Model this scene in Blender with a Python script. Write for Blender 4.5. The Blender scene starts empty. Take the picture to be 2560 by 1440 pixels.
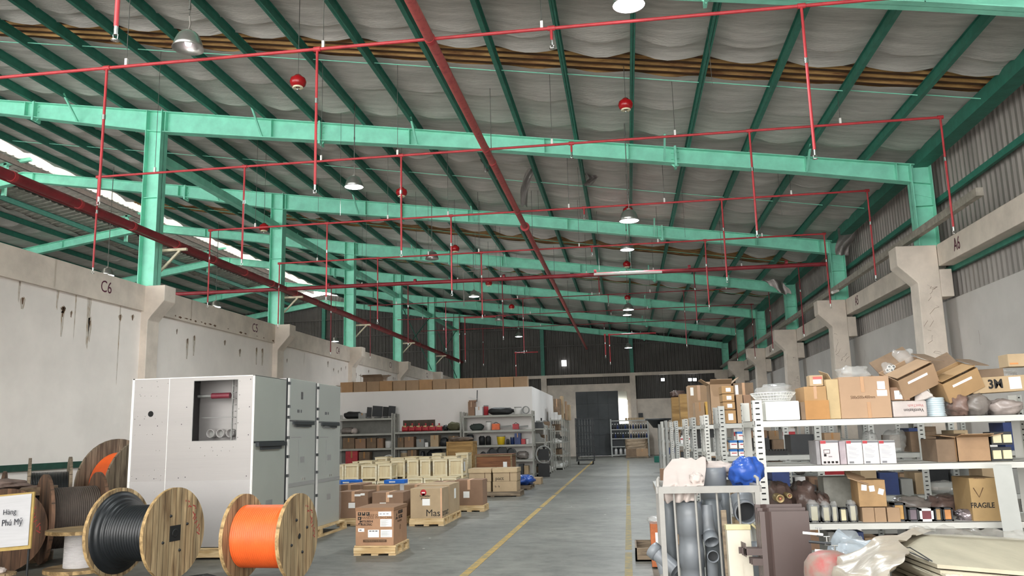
import bpy, math, random
from mathutils import Vector, Matrix, Euler
PI = math.pi
scene = bpy.context.scene
C = bpy.context.scene.collection
rnd = random.Random(7)

# ---------------------------------------------------------------- camera
FPX = 2066.117
_a = Vector((1570 - 1280, -(1076 - 720), -FPX)).normalized()      # along the aisle
_b = Vector((984 - 1280, -(-11030 - 720), -FPX)).normalized()     # up
_c = _a.cross(_b).normalized()                                    # to the right
_b = _c.cross(_a).normalized()
RW = Matrix((_c, _a, _b))
CAM = Vector((0, 0, 1.6))
cd = bpy.data.cameras.new('camera'); cam = bpy.data.objects.new('camera', cd); C.objects.link(cam)
cam.matrix_world = Matrix.Translation(CAM) @ RW.to_4x4()
cd.sensor_fit = 'HORIZONTAL'; cd.sensor_width = 36.0; cd.lens = 36.0 * FPX / 2560; cd.clip_start = 0.1; cd.clip_end = 300
scene.camera = cam

# ---------------------------------------------------------------- world, exposure
w = bpy.data.worlds.new('world'); scene.world = w; w.use_nodes = True
bg = w.node_tree.nodes['Background']; bg.inputs[0].default_value = (1.0, 0.985, 0.955, 1); bg.inputs[1].default_value = 5.6
scene.view_settings.view_transform = 'Standard'; scene.view_settings.look = 'None'
scene.view_settings.exposure = 0.45; scene.view_settings.gamma = 1.0; scene.view_settings.use_curve_mapping = False
LAMP_W = 165.0      # watts of each high bay lamp

# ---------------------------------------------------------------- measuring helpers (a pixel of the photo to a point of the place)
def ray(px, py): return RW @ Vector((px - 1280, -(py - 720), -FPX))
def onY(px, py, Y): d = ray(px, py); return CAM + d * (Y / d.y)
def onZ(px, py, z=0.0): d = ray(px, py); return CAM + d * ((z - 1.6) / d.z)
def onX(px, py, X): d = ray(px, py); return CAM + d * (X / d.x)
def rect(x0, x1, y0, y1, Y):
    """X0, X1, Z0, Z1 of an upright rectangle in the plane Y"""
    ym = (y0 + y1) / 2; xm = (x0 + x1) / 2
    return onY(x0, ym, Y).x, onY(x1, ym, Y).x, onY(xm, y1, Y).z, onY(xm, y0, Y).z

# ---------------------------------------------------------------- materials
def lin(c):
    if isinstance(c, str):
        c = tuple(int(c[i:i + 2], 16) / 255 for i in (0, 2, 4))
    return tuple((v / 12.92 if v <= 0.04045 else ((v + 0.055) / 1.055) ** 2.4) for v in c) + (1,)
_M = {}
def mat(name, col, rough=0.6, metal=0.0, var=0.12, scale=6.0, bump=0.0, bscale=30.0, stretch=(1, 1, 1), col2=None, mask=None, mix=0.5,
        emit=None, alpha=None, trans=0.0, transl=0.0, spec=0.5, ior=None):
    """one procedural material: base colour broken up by noise, optional second colour in patches, optional bump"""
    if name in _M: return _M[name]
    m = bpy.data.materials.new(name); m.use_nodes = True; nt = m.node_tree; N = nt.nodes; L = nt.links
    b = N['Principled BSDF']; c = lin(col)
    b.inputs['Base Color'].default_value = c; b.inputs['Roughness'].default_value = rough; b.inputs['Metallic'].default_value = metal
    b.inputs['Specular IOR Level'].default_value = spec
    tc = N.new('ShaderNodeTexCoord'); mp = N.new('ShaderNodeMapping'); mp.inputs['Scale'].default_value = stretch
    L.new(tc.outputs['Object'], mp.inputs['Vector'])
    if var or col2:
        n = N.new('ShaderNodeTexNoise'); n.inputs['Scale'].default_value = scale; n.inputs['Detail'].default_value = 5
        n.inputs['Roughness'].default_value = 0.6
        L.new(mp.outputs[0], n.inputs['Vector'])
        r = N.new('ShaderNodeValToRGB'); e = r.color_ramp.elements
        d = lin(col2) if col2 else tuple(v * (1 - 2.2 * var) for v in c[:3]) + (1,)
        lo = mask if mask else 0.35
        e[0].position = lo; e[1].position = min(lo + 0.22 if mask else 0.65, 1)
        e[0].color = d; e[1].color = tuple(min(1, v * (1 + (var if not col2 else 0))) for v in c[:3]) + (1,)
        L.new(n.outputs['Fac'], r.inputs['Fac']); L.new(r.outputs[0], b.inputs['Base Color'])
    if bump:
        n2 = N.new('ShaderNodeTexNoise'); n2.inputs['Scale'].default_value = bscale; n2.inputs['Detail'].default_value = 3
        L.new(mp.outputs[0], n2.inputs['Vector'])
        bp = N.new('ShaderNodeBump'); bp.inputs['Strength'].default_value = bump; bp.inputs['Distance'].default_value = 0.02
        L.new(n2.outputs['Fac'], bp.inputs['Height']); L.new(bp.outputs[0], b.inputs['Normal'])
    if emit:
        b.inputs['Emission Color'].default_value = lin(emit[0]); b.inputs['Emission Strength'].default_value = emit[1]
    if alpha is not None: b.inputs['Alpha'].default_value = alpha
    if trans: b.inputs['Transmission Weight'].default_value = trans
    if ior: b.inputs['IOR'].default_value = ior
    if transl:
        t = N.new('ShaderNodeBsdfTranslucent'); t.inputs[0].default_value = c; mx = N.new('ShaderNodeMixShader'); mx.inputs[0].default_value = transl
        out = N['Material Output']; L.new(b.outputs[0], mx.inputs[1]); L.new(t.outputs[0], mx.inputs[2]); L.new(mx.outputs[0], out.inputs[0])
    _M[name] = m; return m

def wave_wood(name, c1, c2, scale=3.0, axis='X', rough=0.7, board=0.0, dark='3a2c1e', stretch=None):
    """grain along one axis; board > 0 adds dark joints between boards of that width"""
    if name in _M: return _M[name]
    m = bpy.data.materials.new(name); m.use_nodes = True; nt = m.node_tree; N = nt.nodes; L = nt.links
    b = N['Principled BSDF']; b.inputs['Roughness'].default_value = rough
    tc = N.new('ShaderNodeTexCoord'); mp = N.new('ShaderNodeMapping')
    s = stretch or {'X': (0.12, 1, 1), 'Y': (1, 0.12, 1), 'Z': (1, 1, 0.12)}[axis]
    mp.inputs['Scale'].default_value = s; L.new(tc.outputs['Object'], mp.inputs['Vector'])
    n = N.new('ShaderNodeTexNoise'); n.inputs['Scale'].default_value = scale * 9; n.inputs['Detail'].default_value = 6; n.inputs['Distortion'].default_value = 0.6
    L.new(mp.outputs[0], n.inputs['Vector'])
    r = N.new('ShaderNodeValToRGB'); r.color_ramp.elements[0].color = lin(c2); r.color_ramp.elements[1].color = lin(c1)
    r.color_ramp.elements[0].position = 0.36; r.color_ramp.elements[1].position = 0.62
    L.new(n.outputs['Fac'], r.inputs['Fac']); outc = r.outputs[0]
    if board:
        sp = N.new('ShaderNodeSeparateXYZ'); L.new(tc.outputs['Object'], sp.inputs[0])
        mm = N.new('ShaderNodeMath'); mm.operation = 'PINGPONG'; mm.inputs[1].default_value = board / 2
        L.new(sp.outputs[{'X': 1, 'Y': 0, 'Z': 0}[axis]], mm.inputs[0])
        lt = N.new('ShaderNodeMath'); lt.operation = 'LESS_THAN'; lt.inputs[1].default_value = 0.0035; L.new(mm.outputs[0], lt.inputs[0])
        # tone per board
        fl = N.new('ShaderNodeMath'); fl.operation = 'MULTIPLY'; fl.inputs[1].default_value = 1 / board
        L.new(sp.outputs[{'X': 1, 'Y': 0, 'Z': 0}[axis]], fl.inputs[0])
        f2 = N.new('ShaderNodeMath'); f2.operation = 'ROUND'; L.new(fl.outputs[0], f2.inputs[0])
        wn = N.new('ShaderNodeTexWhiteNoise'); wn.noise_dimensions = '1D'; L.new(f2.outputs[0], wn.inputs['W'])
        mr = N.new('ShaderNodeMapRange'); mr.inputs[3].default_value = 0.62; mr.inputs[4].default_value = 1.12; L.new(wn.outputs[0], mr.inputs[0])
        mu = N.new('ShaderNodeMix'); mu.data_type = 'RGBA'; mu.blend_type = 'MULTIPLY'; mu.inputs[0].default_value = 1
        L.new(outc, mu.inputs[6]); L.new(mr.outputs[0], mu.inputs[7])
        mx = N.new('ShaderNodeMix'); mx.data_type = 'RGBA'; L.new(lt.outputs[0], mx.inputs[0]); L.new(mu.outputs[2], mx.inputs[6]); mx.inputs[7].default_value = lin(dark)
        outc = mx.outputs[2]
    L.new(outc, b.inputs['Base Color'])
    bp = N.new('ShaderNodeBump'); bp.inputs['Strength'].default_value = 0.25; bp.inputs['Distance'].default_value = 0.01
    L.new(n.outputs['Fac'], bp.inputs['Height']); L.new(bp.outputs[0], b.inputs['Normal'])
    _M[name] = m; return m

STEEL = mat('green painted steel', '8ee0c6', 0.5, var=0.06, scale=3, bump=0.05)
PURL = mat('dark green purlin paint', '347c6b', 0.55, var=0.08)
REDP = mat('red pipe paint', 'b83a40', 0.45, var=0.08, scale=4)
REDB = mat('oxide red mains and dimmed far pipes', '8c2a33', 0.5, var=0.12, scale=3)
REDB2 = mat('glossy fire red', 'a3161c', 0.25)
CONC = mat('whitewashed concrete', 'ddd1c4', 0.85, var=0.07, scale=1.6, bump=0.15, bscale=25)
PLAST = mat('white plaster', 'c0bbb6', 0.9, var=0.05, scale=0.7, bump=0.08, bscale=12)
RUST = mat('rusty sheet with light painted on ribs', 'c39c63', 0.8, var=0.3, scale=5, stretch=(0.25, 3, 1), col2='7a5230', mask=0.36)
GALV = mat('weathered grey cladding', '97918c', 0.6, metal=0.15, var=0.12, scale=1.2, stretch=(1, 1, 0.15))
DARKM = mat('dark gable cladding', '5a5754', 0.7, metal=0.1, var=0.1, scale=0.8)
CHROME = mat('bright metal', 'd8d8d6', 0.25, metal=1.0, var=0)
ALU = mat('spun aluminium', 'b9b9b6', 0.32, metal=0.9, var=0.05)
WHITEM = mat('white enamel', 'e9e8e4', 0.4, var=0.03)
BLACK = mat('black rubber', '1a1b1c', 0.6, var=0.1)
WIRE = mat('thin steel wire', '6d6c68', 0.5, metal=0.6, var=0)
GLOW = mat('lamp lens', 'ffffff', 0.5, var=0, emit=('f2f8ff', 14.0))

# ---------------------------------------------------------------- mesh builder
CAM_SCALE, CAM_SHIFT = 1.0, 0.0      # uniform scale about the camera point, and the height shift that goes with it
def at(p): return Vector((p[0] * CAM_SCALE, p[1] * CAM_SCALE, p[2] * CAM_SCALE + CAM_SHIFT))
class MB:
    def __init__(s): s.v = []; s.f = []; s.mi = []; s.sm = []
    def add(s, vs, fs, m=0, smooth=False):
        o = len(s.v); s.v += [tuple(v) for v in vs]
        for f in fs: s.f.append([o + i for i in f]); s.mi.append(m); s.sm.append(smooth)
        return s
    def box(s, c, d, rz=0.0, rot=None, m=0, bev=0.0):
        x, y, z = d[0] / 2, d[1] / 2, d[2] / 2
        vs = [(sx * x, sy * y, sz * z) for sz in (-1, 1) for sy in (-1, 1) for sx in (-1, 1)]
        R = rot.to_matrix() if rot is not None else Matrix.Rotation(rz, 3, 'Z')
        c = Vector(c)
        return s.add([R @ Vector(v) + c for v in vs], [(0, 2, 3, 1), (4, 5, 7, 6), (0, 1, 5, 4), (2, 6, 7, 3), (0, 4, 6, 2), (1, 3, 7, 5)], m)
    def b2(s, x0, x1, y0, y1, z0, z1, m=0):
        return s.box(((x0 + x1) / 2, (y0 + y1) / 2, (z0 + z1) / 2), (abs(x1 - x0), abs(y1 - y0), abs(z1 - z0)), m=m)
    def bar(s, p, q, w, h=None, m=0, up=(0, 0, 1)):
        """rectangular bar from p to q"""
        h = h or w; p = Vector(p); q = Vector(q); d = (q - p).normalized(); u = Vector(up)
        if abs(d.dot(u)) > 0.98: u = Vector((0, 1, 0))
        a = d.cross(u).normalized(); b = a.cross(d).normalized()
        vs = [e + a * (sx * w / 2) + b * (sz * h / 2) for e in (p, q) for sz in (-1, 1) for sx in (-1, 1)]
        return s.add(vs, [(0, 1, 3, 2), (4, 6, 7, 5), (0, 4, 5, 1), (2, 3, 7, 6), (0, 2, 6, 4), (1, 5, 7, 3)], m)
    def tube(s, pts, r, n=8, m=0, cap=True, closed=False):
        pts = [Vector(p) for p in pts]; k = len(pts); o = len(s.v); rs = r if isinstance(r, (list, tuple)) else [r] * k
        prev = None; vs = []
        for i, p in enumerate(pts):
            if closed: d = pts[(i + 1) % k] - pts[i - 1]
            else: d = pts[min(i + 1, k - 1)] - pts[max(i - 1, 0)]
            d.normalize()
            if prev is None:
                u = Vector((0, 0, 1)) if abs(d.z) < 0.9 else Vector((1, 0, 0)); a = d.cross(u).normalized()
            else: a = (prev - d * prev.dot(d)).normalized()
            prev = a; b = d.cross(a)
            for j in range(n):
                t = 2 * PI * j / n; vs.append(p + (a * math.cos(t) + b * math.sin(t)) * rs[i])
        fs = []
        for i in range(k if closed else k - 1):
            for j in range(n):
                i2 = (i + 1) % k
                fs.append((i * n + j, i * n + (j + 1) % n, i2 * n + (j + 1) % n, i2 * n + j))
        s.add(vs, fs, m, True)
        if cap and not closed:
            s.add(vs[:n], [tuple(range(n - 1, -1, -1))], m); s.add(vs[-n:], [tuple(range(n))], m)
        return s
    def cyl(s, p, q, r, n=16, m=0): return s.tube([p, q], r, n, m)
    def lathe(s, prof, c=(0, 0, 0), n=24, m=0, R=None, smooth=True, close=False):
        """prof: (r, z) pairs turned about z, then R, then moved to c"""
        c = Vector(c); vs = []; k = len(prof)
        for r, z in prof:
            for j in range(n):
                t = 2 * PI * j / n; v = Vector((r * math.cos(t), r * math.sin(t), z)); vs.append((R @ v if R else v) + c)
        fs = [(i * n + j, i * n + (j + 1) % n, (i + 1) * n + (j + 1) % n, (i + 1) * n + j) for i in range(k - 1) for j in range(n)]
        if close: fs += [((k - 1) * n + j, (k - 1) * n + (j + 1) % n, (j + 1) % n, j) for j in range(n)]
        return s.add(vs, fs, m, smooth)
    def prism(s, poly, a, b, axis='y', m=0):
        """poly in the two remaining axes, extruded from a to b"""
        def P(p, t): return {'y': (p[0], t, p[1]), 'x': (t, p[0], p[1]), 'z': (p[0], p[1], t)}[axis]
        n = len(poly); vs = [P(p, a) for p in poly] + [P(p, b) for p in poly]
        return s.add(vs, [tuple(range(n)), tuple(range(2 * n - 1, n - 1, -1))] + [(i, n + i, n + (i + 1) % n, (i + 1) % n) for i in range(n)], m)
    def grid(s, fn, nu, nv, m=0, smooth=True):
        vs = [fn(i / nu, j / nv) for j in range(nv + 1) for i in range(nu + 1)]
        return s.add(vs, [(j * (nu + 1) + i, j * (nu + 1) + i + 1, (j + 1) * (nu + 1) + i + 1, (j + 1) * (nu + 1) + i) for j in range(nv) for i in range(nu)], m, smooth)
    def build(s, name, mats, parent=None, bevel=0.0, loc=None, rz=0.0):
        me = bpy.data.meshes.new(name); dz = CAM_SHIFT if (parent is None and loc is None) else 0.0
        me.from_pydata([(v[0] * CAM_SCALE, v[1] * CAM_SCALE, v[2] * CAM_SCALE + dz) for v in s.v], [], s.f)
        mats = mats if isinstance(mats, (list, tuple)) else [mats]
        for x in mats: me.materials.append(x)
        me.polygons.foreach_set('material_index', s.mi); me.polygons.foreach_set('use_smooth', s.sm); me.update()
        o = bpy.data.objects.new(name, me); C.objects.link(o)
        if parent: o.parent = parent
        if loc is not None: o.location = at(loc) if parent is None else Vector(loc) * CAM_SCALE
        if rz: o.rotation_euler.z = rz
        if bevel:
            md = o.modifiers.new('bevel', 'BEVEL'); md.width = bevel * CAM_SCALE; md.segments = 2; md.limit_method = 'ANGLE'
        return o

def thing(name, label, cat, loc=(0, 0, 0), rz=0.0, group=None):
    o = bpy.data.objects.new(name, None); C.objects.link(o); o.empty_display_size = 0.1
    o.location = at(loc); o.rotation_euler = (0, 0, rz); o['label'] = label; o['category'] = cat
    if group: o['group'] = group
    return o
def tag(o, label, cat, group=None, kind=None):
    o['label'] = label; o['category'] = cat
    if group: o['group'] = group
    if kind: o['kind'] = kind
    return o
def struct(o, label=None):
    o['kind'] = 'structure'
    if label: o['label'] = label
    return o
def copy_tree(o, parent=None):
    kids = list(o.children); c = o.copy(); C.objects.link(c)
    if parent: c.parent = parent
    for k in kids: copy_tree(k, c)
    return c
_fonts = {}
def text(s, size, m, parent, loc, rot=(PI / 2, 0, 0), name='lettering', sx=1.0, align='CENTER', bold=0.0, depth=0.0008):
    cu = bpy.data.curves.new(name, 'FONT'); cu.body = s; cu.size = size * CAM_SCALE; cu.align_x = align; cu.align_y = 'CENTER'; cu.extrude = depth; cu.offset = bold * CAM_SCALE
    cu.resolution_u = 3
    t = bpy.data.objects.new(name + ' tmp', cu); C.objects.link(t)
    me = bpy.data.meshes.new_from_object(t.evaluated_get(bpy.context.evaluated_depsgraph_get()))
    bpy.data.objects.remove(t); me.materials.clear(); me.materials.append(m)
    o = bpy.data.objects.new(name, me); C.objects.link(o); o.location = at(loc) if parent is None else Vector(loc) * CAM_SCALE; o.rotation_euler = rot; o.scale = (sx, 1, 1)
    if parent: o.parent = parent
    return o
ORD = 'first second third fourth fifth sixth seventh eighth ninth tenth eleventh twelfth thirteenth fourteenth fifteenth sixteenth seventeenth eighteenth nineteenth twentieth'.split()
# ================================================================ the building
YF = [8.85 + 6 * k for k in range(7)]          # frames, the last one at the gable; bays of 6 units before scaling up about the camera
HALL_SCALE, HALL_SHIFT = 1.235, -0.376  # enlarges the building and roof services about the camera point
XR, XL, XC, RIDGE = 5.45, -39.5, -9.2, -16.9
Y0, Y1 = -6.0, 45.1
def rt(x):   # top of the rafters
    return 6.05 + 0.149 * (5.4 - x) if x > RIDGE else 6.05 + 0.149 * (5.4 - RIDGE) - 0.149 * (RIDGE - x)

# floor
fm = mat('worn grey concrete floor', '72716a', 0.5, var=0.12, scale=0.5, bump=0.05, bscale=8)
def floor_material(m):
    nt = m.node_tree; N = nt.nodes; L = nt.links; b = N['Principled BSDF']
    tc = N.new('ShaderNodeTexCoord'); sp = N.new('ShaderNodeSeparateXYZ'); L.new(tc.outputs['Object'], sp.inputs[0])
    old = b.inputs['Base Color'].links[0].from_socket
    # scuffs, running across the aisle
    mp = N.new('ShaderNodeMapping'); mp.inputs['Scale'].default_value = (1.0, 1.5, 1); mp.inputs['Rotation'].default_value = (0, 0, 0.7); L.new(tc.outputs['Object'], mp.inputs[0])
    n = N.new('ShaderNodeTexNoise'); n.inputs['Scale'].default_value = 2.6; n.inputs['Detail'].default_value = 9; n.inputs['Roughness'].default_value = 0.74; L.new(mp.outputs[0], n.inputs['Vector'])
    r = N.new('ShaderNodeValToRGB'); e = r.color_ramp.elements; e[0].position = 0.36; e[0].color = (0.42, 0.42, 0.43, 1); e[1].position = 0.56; e[1].color = (1, 1, 1, 1)
    L.new(n.outputs['Fac'], r.inputs[0])
    mu = N.new('ShaderNodeMix'); mu.data_type = 'RGBA'; mu.blend_type = 'MULTIPLY'; mu.inputs[0].default_value = 0.8; L.new(old, mu.inputs[6]); L.new(r.outputs[0], mu.inputs[7])
    cur = mu.outputs[2]
    # pale specks of dropped paper and paint
    v = N.new('ShaderNodeTexVoronoi'); v.inputs['Scale'].default_value = 1.7; L.new(tc.outputs['Object'], v.inputs['Vector'])
    lt = N.new('ShaderNodeMath'); lt.operation = 'LESS_THAN'; lt.inputs[1].default_value = 0.035; L.new(v.outputs['Distance'], lt.inputs[0])
    mx = N.new('ShaderNodeMix'); mx.data_type = 'RGBA'; L.new(lt.outputs[0], mx.inputs[0]); L.new(cur, mx.inputs[6]); mx.inputs[7].default_value = lin('c9c6bc'); cur = mx.outputs[2]
    # slab joints every 6 m and along the aisle
    def line(sock, period, off, wdt):
        a = N.new('ShaderNodeMath'); a.operation = 'ADD'; a.inputs[1].default_value = off; L.new(sock, a.inputs[0])
        p = N.new('ShaderNodeMath'); p.operation = 'PINGPONG'; p.inputs[1].default_value = period / 2; L.new(a.outputs[0], p.inputs[0])
        l = N.new('ShaderNodeMath'); l.operation = 'LESS_THAN'; l.inputs[1].default_value = wdt; L.new(p.outputs[0], l.inputs[0]); return l.outputs[0]
    for sock, per, off, wd in ((sp.outputs[1], 6.0, 3.15, 0.012), (sp.outputs[0], 4.2, 3.4, 0.008)):
        mx = N.new('ShaderNodeMix'); mx.data_type = 'RGBA'; L.new(line(sock, per, off, wd), mx.inputs[0]); L.new(cur, mx.inputs[6]); mx.inputs[7].default_value = lin('5d5e5c'); cur = mx.outputs[2]
    L.new(cur, b.inputs['Base Color'])
floor_material(fm)
struct(MB().b2(XL * HALL_SCALE, (XR + 0.4) * HALL_SCALE, Y0 * HALL_SCALE, (Y1 + 0.3) * HALL_SCALE, -0.6, 0).build('floor', fm), 'grey worn concrete warehouse floor')
YEL = mat('worn yellow floor paint', 'ac8c46', 0.7, var=0.1, scale=9, col2='7c7455', mask=0.36)
YEL2 = mat('faded yellow floor paint', '978350', 0.7, var=0.1, scale=9, col2='74705c', mask=0.40)
def fline(x, wd, m, lab):
    mb = MB(); y = 6.0
    while y < 46:
        l = min(rnd.uniform(3, 7), 46 - y); mb.b2(x - wd / 2, x + wd / 2, y, y + l, 0.0, 0.003); y += l + rnd.choice((0.02, 0.05, 0.3))
    tag(mb.build('floor_line', m), lab, 'floor marking')
fline(-1.95, 0.1, YEL, 'yellow painted line along the open side of the aisle, past the cartons')
fline(-0.07, 0.09, YEL2, 'faded straight yellow line running down the middle of the floor to the far door')

CAM_SCALE, CAM_SHIFT = HALL_SCALE, HALL_SHIFT  # walls, roof and services below are scaled up about the camera
# walls
def corrugated(name, p0, p1, z0, z1, mt, pitch=0.17, dep=0.035, flip=1):
    """upright sheet from p0 to p1 (xy), ribbed"""
    p0 = Vector((*p0, 0)); p1 = Vector((*p1, 0)); L = (p1 - p0).length; d = (p1 - p0) / L; nrm = Vector((-d.y, d.x, 0)) * flip
    n = int(L / pitch); pts = []
    for i in range(n):
        for t, h in ((0, 0), (0.35, 0), (0.5, 1), (0.85, 1)):
            pts.append(p0 + d * ((i + t) * pitch) + nrm * (h * dep))
    pts.append(p0 + d * (n * pitch))
    mb = MB(); k = len(pts)
    zz = z1 if callable(z1) else (lambda p: z1)
    vs = [(p.x, p.y, z0) for p in pts] + [(p.x, p.y, zz(p)) for p in pts]
    mb.add(vs, [(i, i + 1, k + i + 1, k + i) for i in range(k - 1)])
    return struct(mb.build(name, mt))
corrugated('wall_right', (XR + 0.25, Y1), (XR + 0.25, Y0), 3.3, 6.25, GALV, flip=-1)
struct(MB().b2(XR + 0.1, XR + 0.3, Y0, Y1, 0, 3.66).build('wall_right_plaster', PLAST), 'white plastered lower wall')
def gable_top(p): return rt(p.x) + 0.36
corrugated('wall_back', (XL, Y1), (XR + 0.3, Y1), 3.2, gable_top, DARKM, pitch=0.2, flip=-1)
for x0, x1, z in ((XL, -4.35, 3.64), (-4.35, -2.63, 4.1), (0.04, 0.44, 4.1), (0.44, XR + 0.1, 3.24)):
    struct(MB().b2(x0, x1, Y1 - 0.15, Y1, 0, z).build('wall_back_plaster', CONC), 'whitewashed lower part of the far wall')
struct(MB().b2(-2.63, 0.04, Y1 - 0.15, Y1, 3.67, 4.1).build('wall_back_lintel', CONC))
struct(MB().b2(XL, XR, Y1 - 0.3, Y1 - 0.1, 4.48, 4.64).build('trim_1', CONC), 'pale concrete tie beam across the far wall')
for x in (-4.39, 0.37): struct(MB().b2(x - 0.15, x + 0.15, Y1 - 0.35, Y1 - 0.05, 0, 4.5).build('column_gable', CONC))
# wall between the two aisles, with columns
WC = mat('stained partition plaster', 'f2eae3', 0.9, var=0.05, scale=0.5, bump=0.1, bscale=9)
struct(MB().b2(XC - 0.1, XC + 0.08, Y0, Y1, 0, 4.1).build('wall_left', WC), 'tall white partition wall with rust stains')
struct(MB().b2(XC - 0.14, XC + 0.14, Y0, Y1, 4.08, 4.57).build('trim_2', CONC), 'cream concrete beam topping the partition wall')
GRN = mat('dark green skirting paint', '1d4a3c', 0.6)
struct(MB().b2(XC + 0.08, XC + 0.12, Y0, 30, 1.22, 1.32).build('trim_3', GRN), 'dark green rail along the partition wall')
MARK = mat('maroon stencil paint', '5b2338', 0.7, var=0)
STAIN = mat('rust stain', '7a5a3c', 0.9, var=0.2, scale=9, col2='b9a68c', mask=0.4)
def concrete_column(Y, side):
    mb = MB(); s = side; X = XR + 0.05 if s > 0 else XC
    if s > 0:
        f = [(4.92, 0), (5.33, 0), (5.33, 4.57), (4.67, 4.58), (4.67, 4.24), (4.97, 3.93)]
        mb.prism(f, Y - 0.3, Y + 0.1)
        mb.b2(5.33, 5.53, Y - 0.3, Y + 0.1, 3.68, 4.15)
    else:
        f = [(-9.32, 0), (-9.32, 4.57), (-8.66, 4.57), (-8.66, 4.27), (-8.92, 3.98), (-8.98, 3.9), (-8.98, 0)]
        mb.prism(f, Y - 0.3, Y + 0.1)
    struct(mb.build('column_concrete', CONC, bevel=0.012), 'whitewashed concrete column with a corbel head')
for i, Y in enumerate(YF[:7]):
    concrete_column(Y, 1)
    concrete_column(Y, -1)
Yb = Y0
for i, Y in enumerate(YF[:7] + [Y1]):
    struct(MB().b2(5.33, 5.6, Yb, Y - 0.3, 4.2, 4.57).build('beam_concrete', CONC, bevel=0.01), 'concrete beam between the columns'); Yb = Y + 0.1
# bay marks
for i in range(5):
    Y = YF[i + 1]; n = str(6 - i)
    t = text('A' + n, 0.3, MARK, None, (5.325, Y - 1.15 - 0.1 * i, 4.39), (PI / 2, 0, -PI / 2), name='bay_mark', sx=0.75)
    tag(t, 'painted bay mark A%s on the concrete beam' % n, 'painted mark')
    t = text('C' + n, 0.3, MARK, None, (XC + 0.141, Y - 1.5 - 0.0 * i, 4.33), (PI / 2, 0, PI / 2), name='bay_mark', sx=0.9)
    tag(t, 'painted bay mark C%s on top of the partition wall' % n, 'painted mark')
# rust streaks running down the partition wall
STAINM = mat('rusty run-off', 'a08560', 0.95, var=0.2, scale=12, col2='cfc8bf', mask=0.45, stretch=(1, 3, 0.5))
DIRT = mat('black scuff', '6a503c', 0.9, var=0.1)
mb = MB(); r2 = random.Random(3)
for bay in range(5):
    for k in range(7 - bay // 2):
        y = (8.85 + 6 * bay) + (0.3 + r2.random() * 5.2 if bay else 1.6 + r2.random() * 4.0); z = 4.0 - r2.random() * 0.25; l = r2.choice((0.1, 0.14, 0.2, 0.45)); wd = r2.uniform(0.03, 0.07)
        x = XC + 0.0815
        mb.add([(x, y - wd, z - 0.05), (x, y + wd * 0.3, z), (x, y + wd, z - 0.04), (x, y + wd * 0.4, z - l), (x, y - wd * 0.3, z - l)], [(0, 1, 2, 3, 4)], 0)
        mb.add([(x + .0005, y - wd * .4, z - 0.03), (x + .0005, y + wd * .4, z - .02), (x + .0005, y + .01, z - 0.13), (x + .0005, y - .012, z - .12)], [(0, 1, 2, 3)], 1)
for k in range(26):
    y = 15.6 + k * 0.21 + r2.random() * 0.1; wd = r2.uniform(.02, .1); h = r2.uniform(.008, .03); x = XC + .141; z = 4.13 + r2.random() * 0.02
    if r2.random() < .75: mb.add([(x, y - wd, z), (x, y, z + h), (x, y + wd, z + h * .3), (x, y + wd * .3, z - h)], [(0, 1, 2, 3)], 1)
for (px, py, l, wd) in ((147, 700, 0.5, 0.04), (225, 730, 1.0, 0.06), (225, 805, 0.35, 0.05), (50, 700, 0.35, 0.03), (192, 720, 0.9, 0.018), (302, 760, 1.5, 0.02)):
    p = onX(px, py, XC + 0.082); y, z = p.y, p.z; x = XC + 0.0817
    mb.add([(x, y - wd, z + .06), (x, y + wd * .6, z + .1), (x, y + wd, z - l * .2), (x, y + wd * .3, z - l), (x, y - wd * .4, z - l * .9)], [(0, 1, 2, 3, 4)], 0)
    if l < 1.2: mb.add([(x + .0004, y - wd * .5, z), (x + .0004, y + wd * .4, z + .03), (x + .0004, y + wd * .2, z - .1)], [(0, 1, 2)], 1)
tag(mb.build('rust_stain', [STAINM, DIRT]), 'brown rust runs and scuffs on the partition wall', 'stain', kind='stuff')
# cracks on the right columns
mb = MB()
for Y in YF[1:6]:
    for k in range(6):
        x = 4.98 + r2.random() * 0.3; z = 2.4 + r2.random() * 1.7; pts = [(x, Y - 0.3015, z)]
        for j in range(5): x = min(5.3, max(4.99, x + r2.uniform(-.09, .09))); z += r2.uniform(-.12, .05); pts.append((x, Y - 0.3015, z))
        for a, b in zip(pts, pts[1:]): mb.add([(a[0], a[1], a[2]), (b[0], b[1], b[2]), (b[0] + .003, b[1], b[2] - .004), (a[0] + .003, a[1], a[2] - .004)], [(0, 1, 2, 3)])
for k in range(22):
    y = 9 + r2.random() * 22; z = 2.4 + r2.random() * 1.1; x = XR + 0.098; 
    for j in range(5):
        y2 = y + r2.uniform(-.1, .1); z2 = z - r2.uniform(0, .12); mb.add([(x, y, z), (x, y2, z2), (x, y2 + .006, z2), (x, y + .006, z)], [(0, 1, 2, 3)]); y, z = y2, z2
tag(mb.build('crack_marks', DIRT), 'thin dark cracks on the right wall and its columns', 'crack', kind='stuff')

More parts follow.
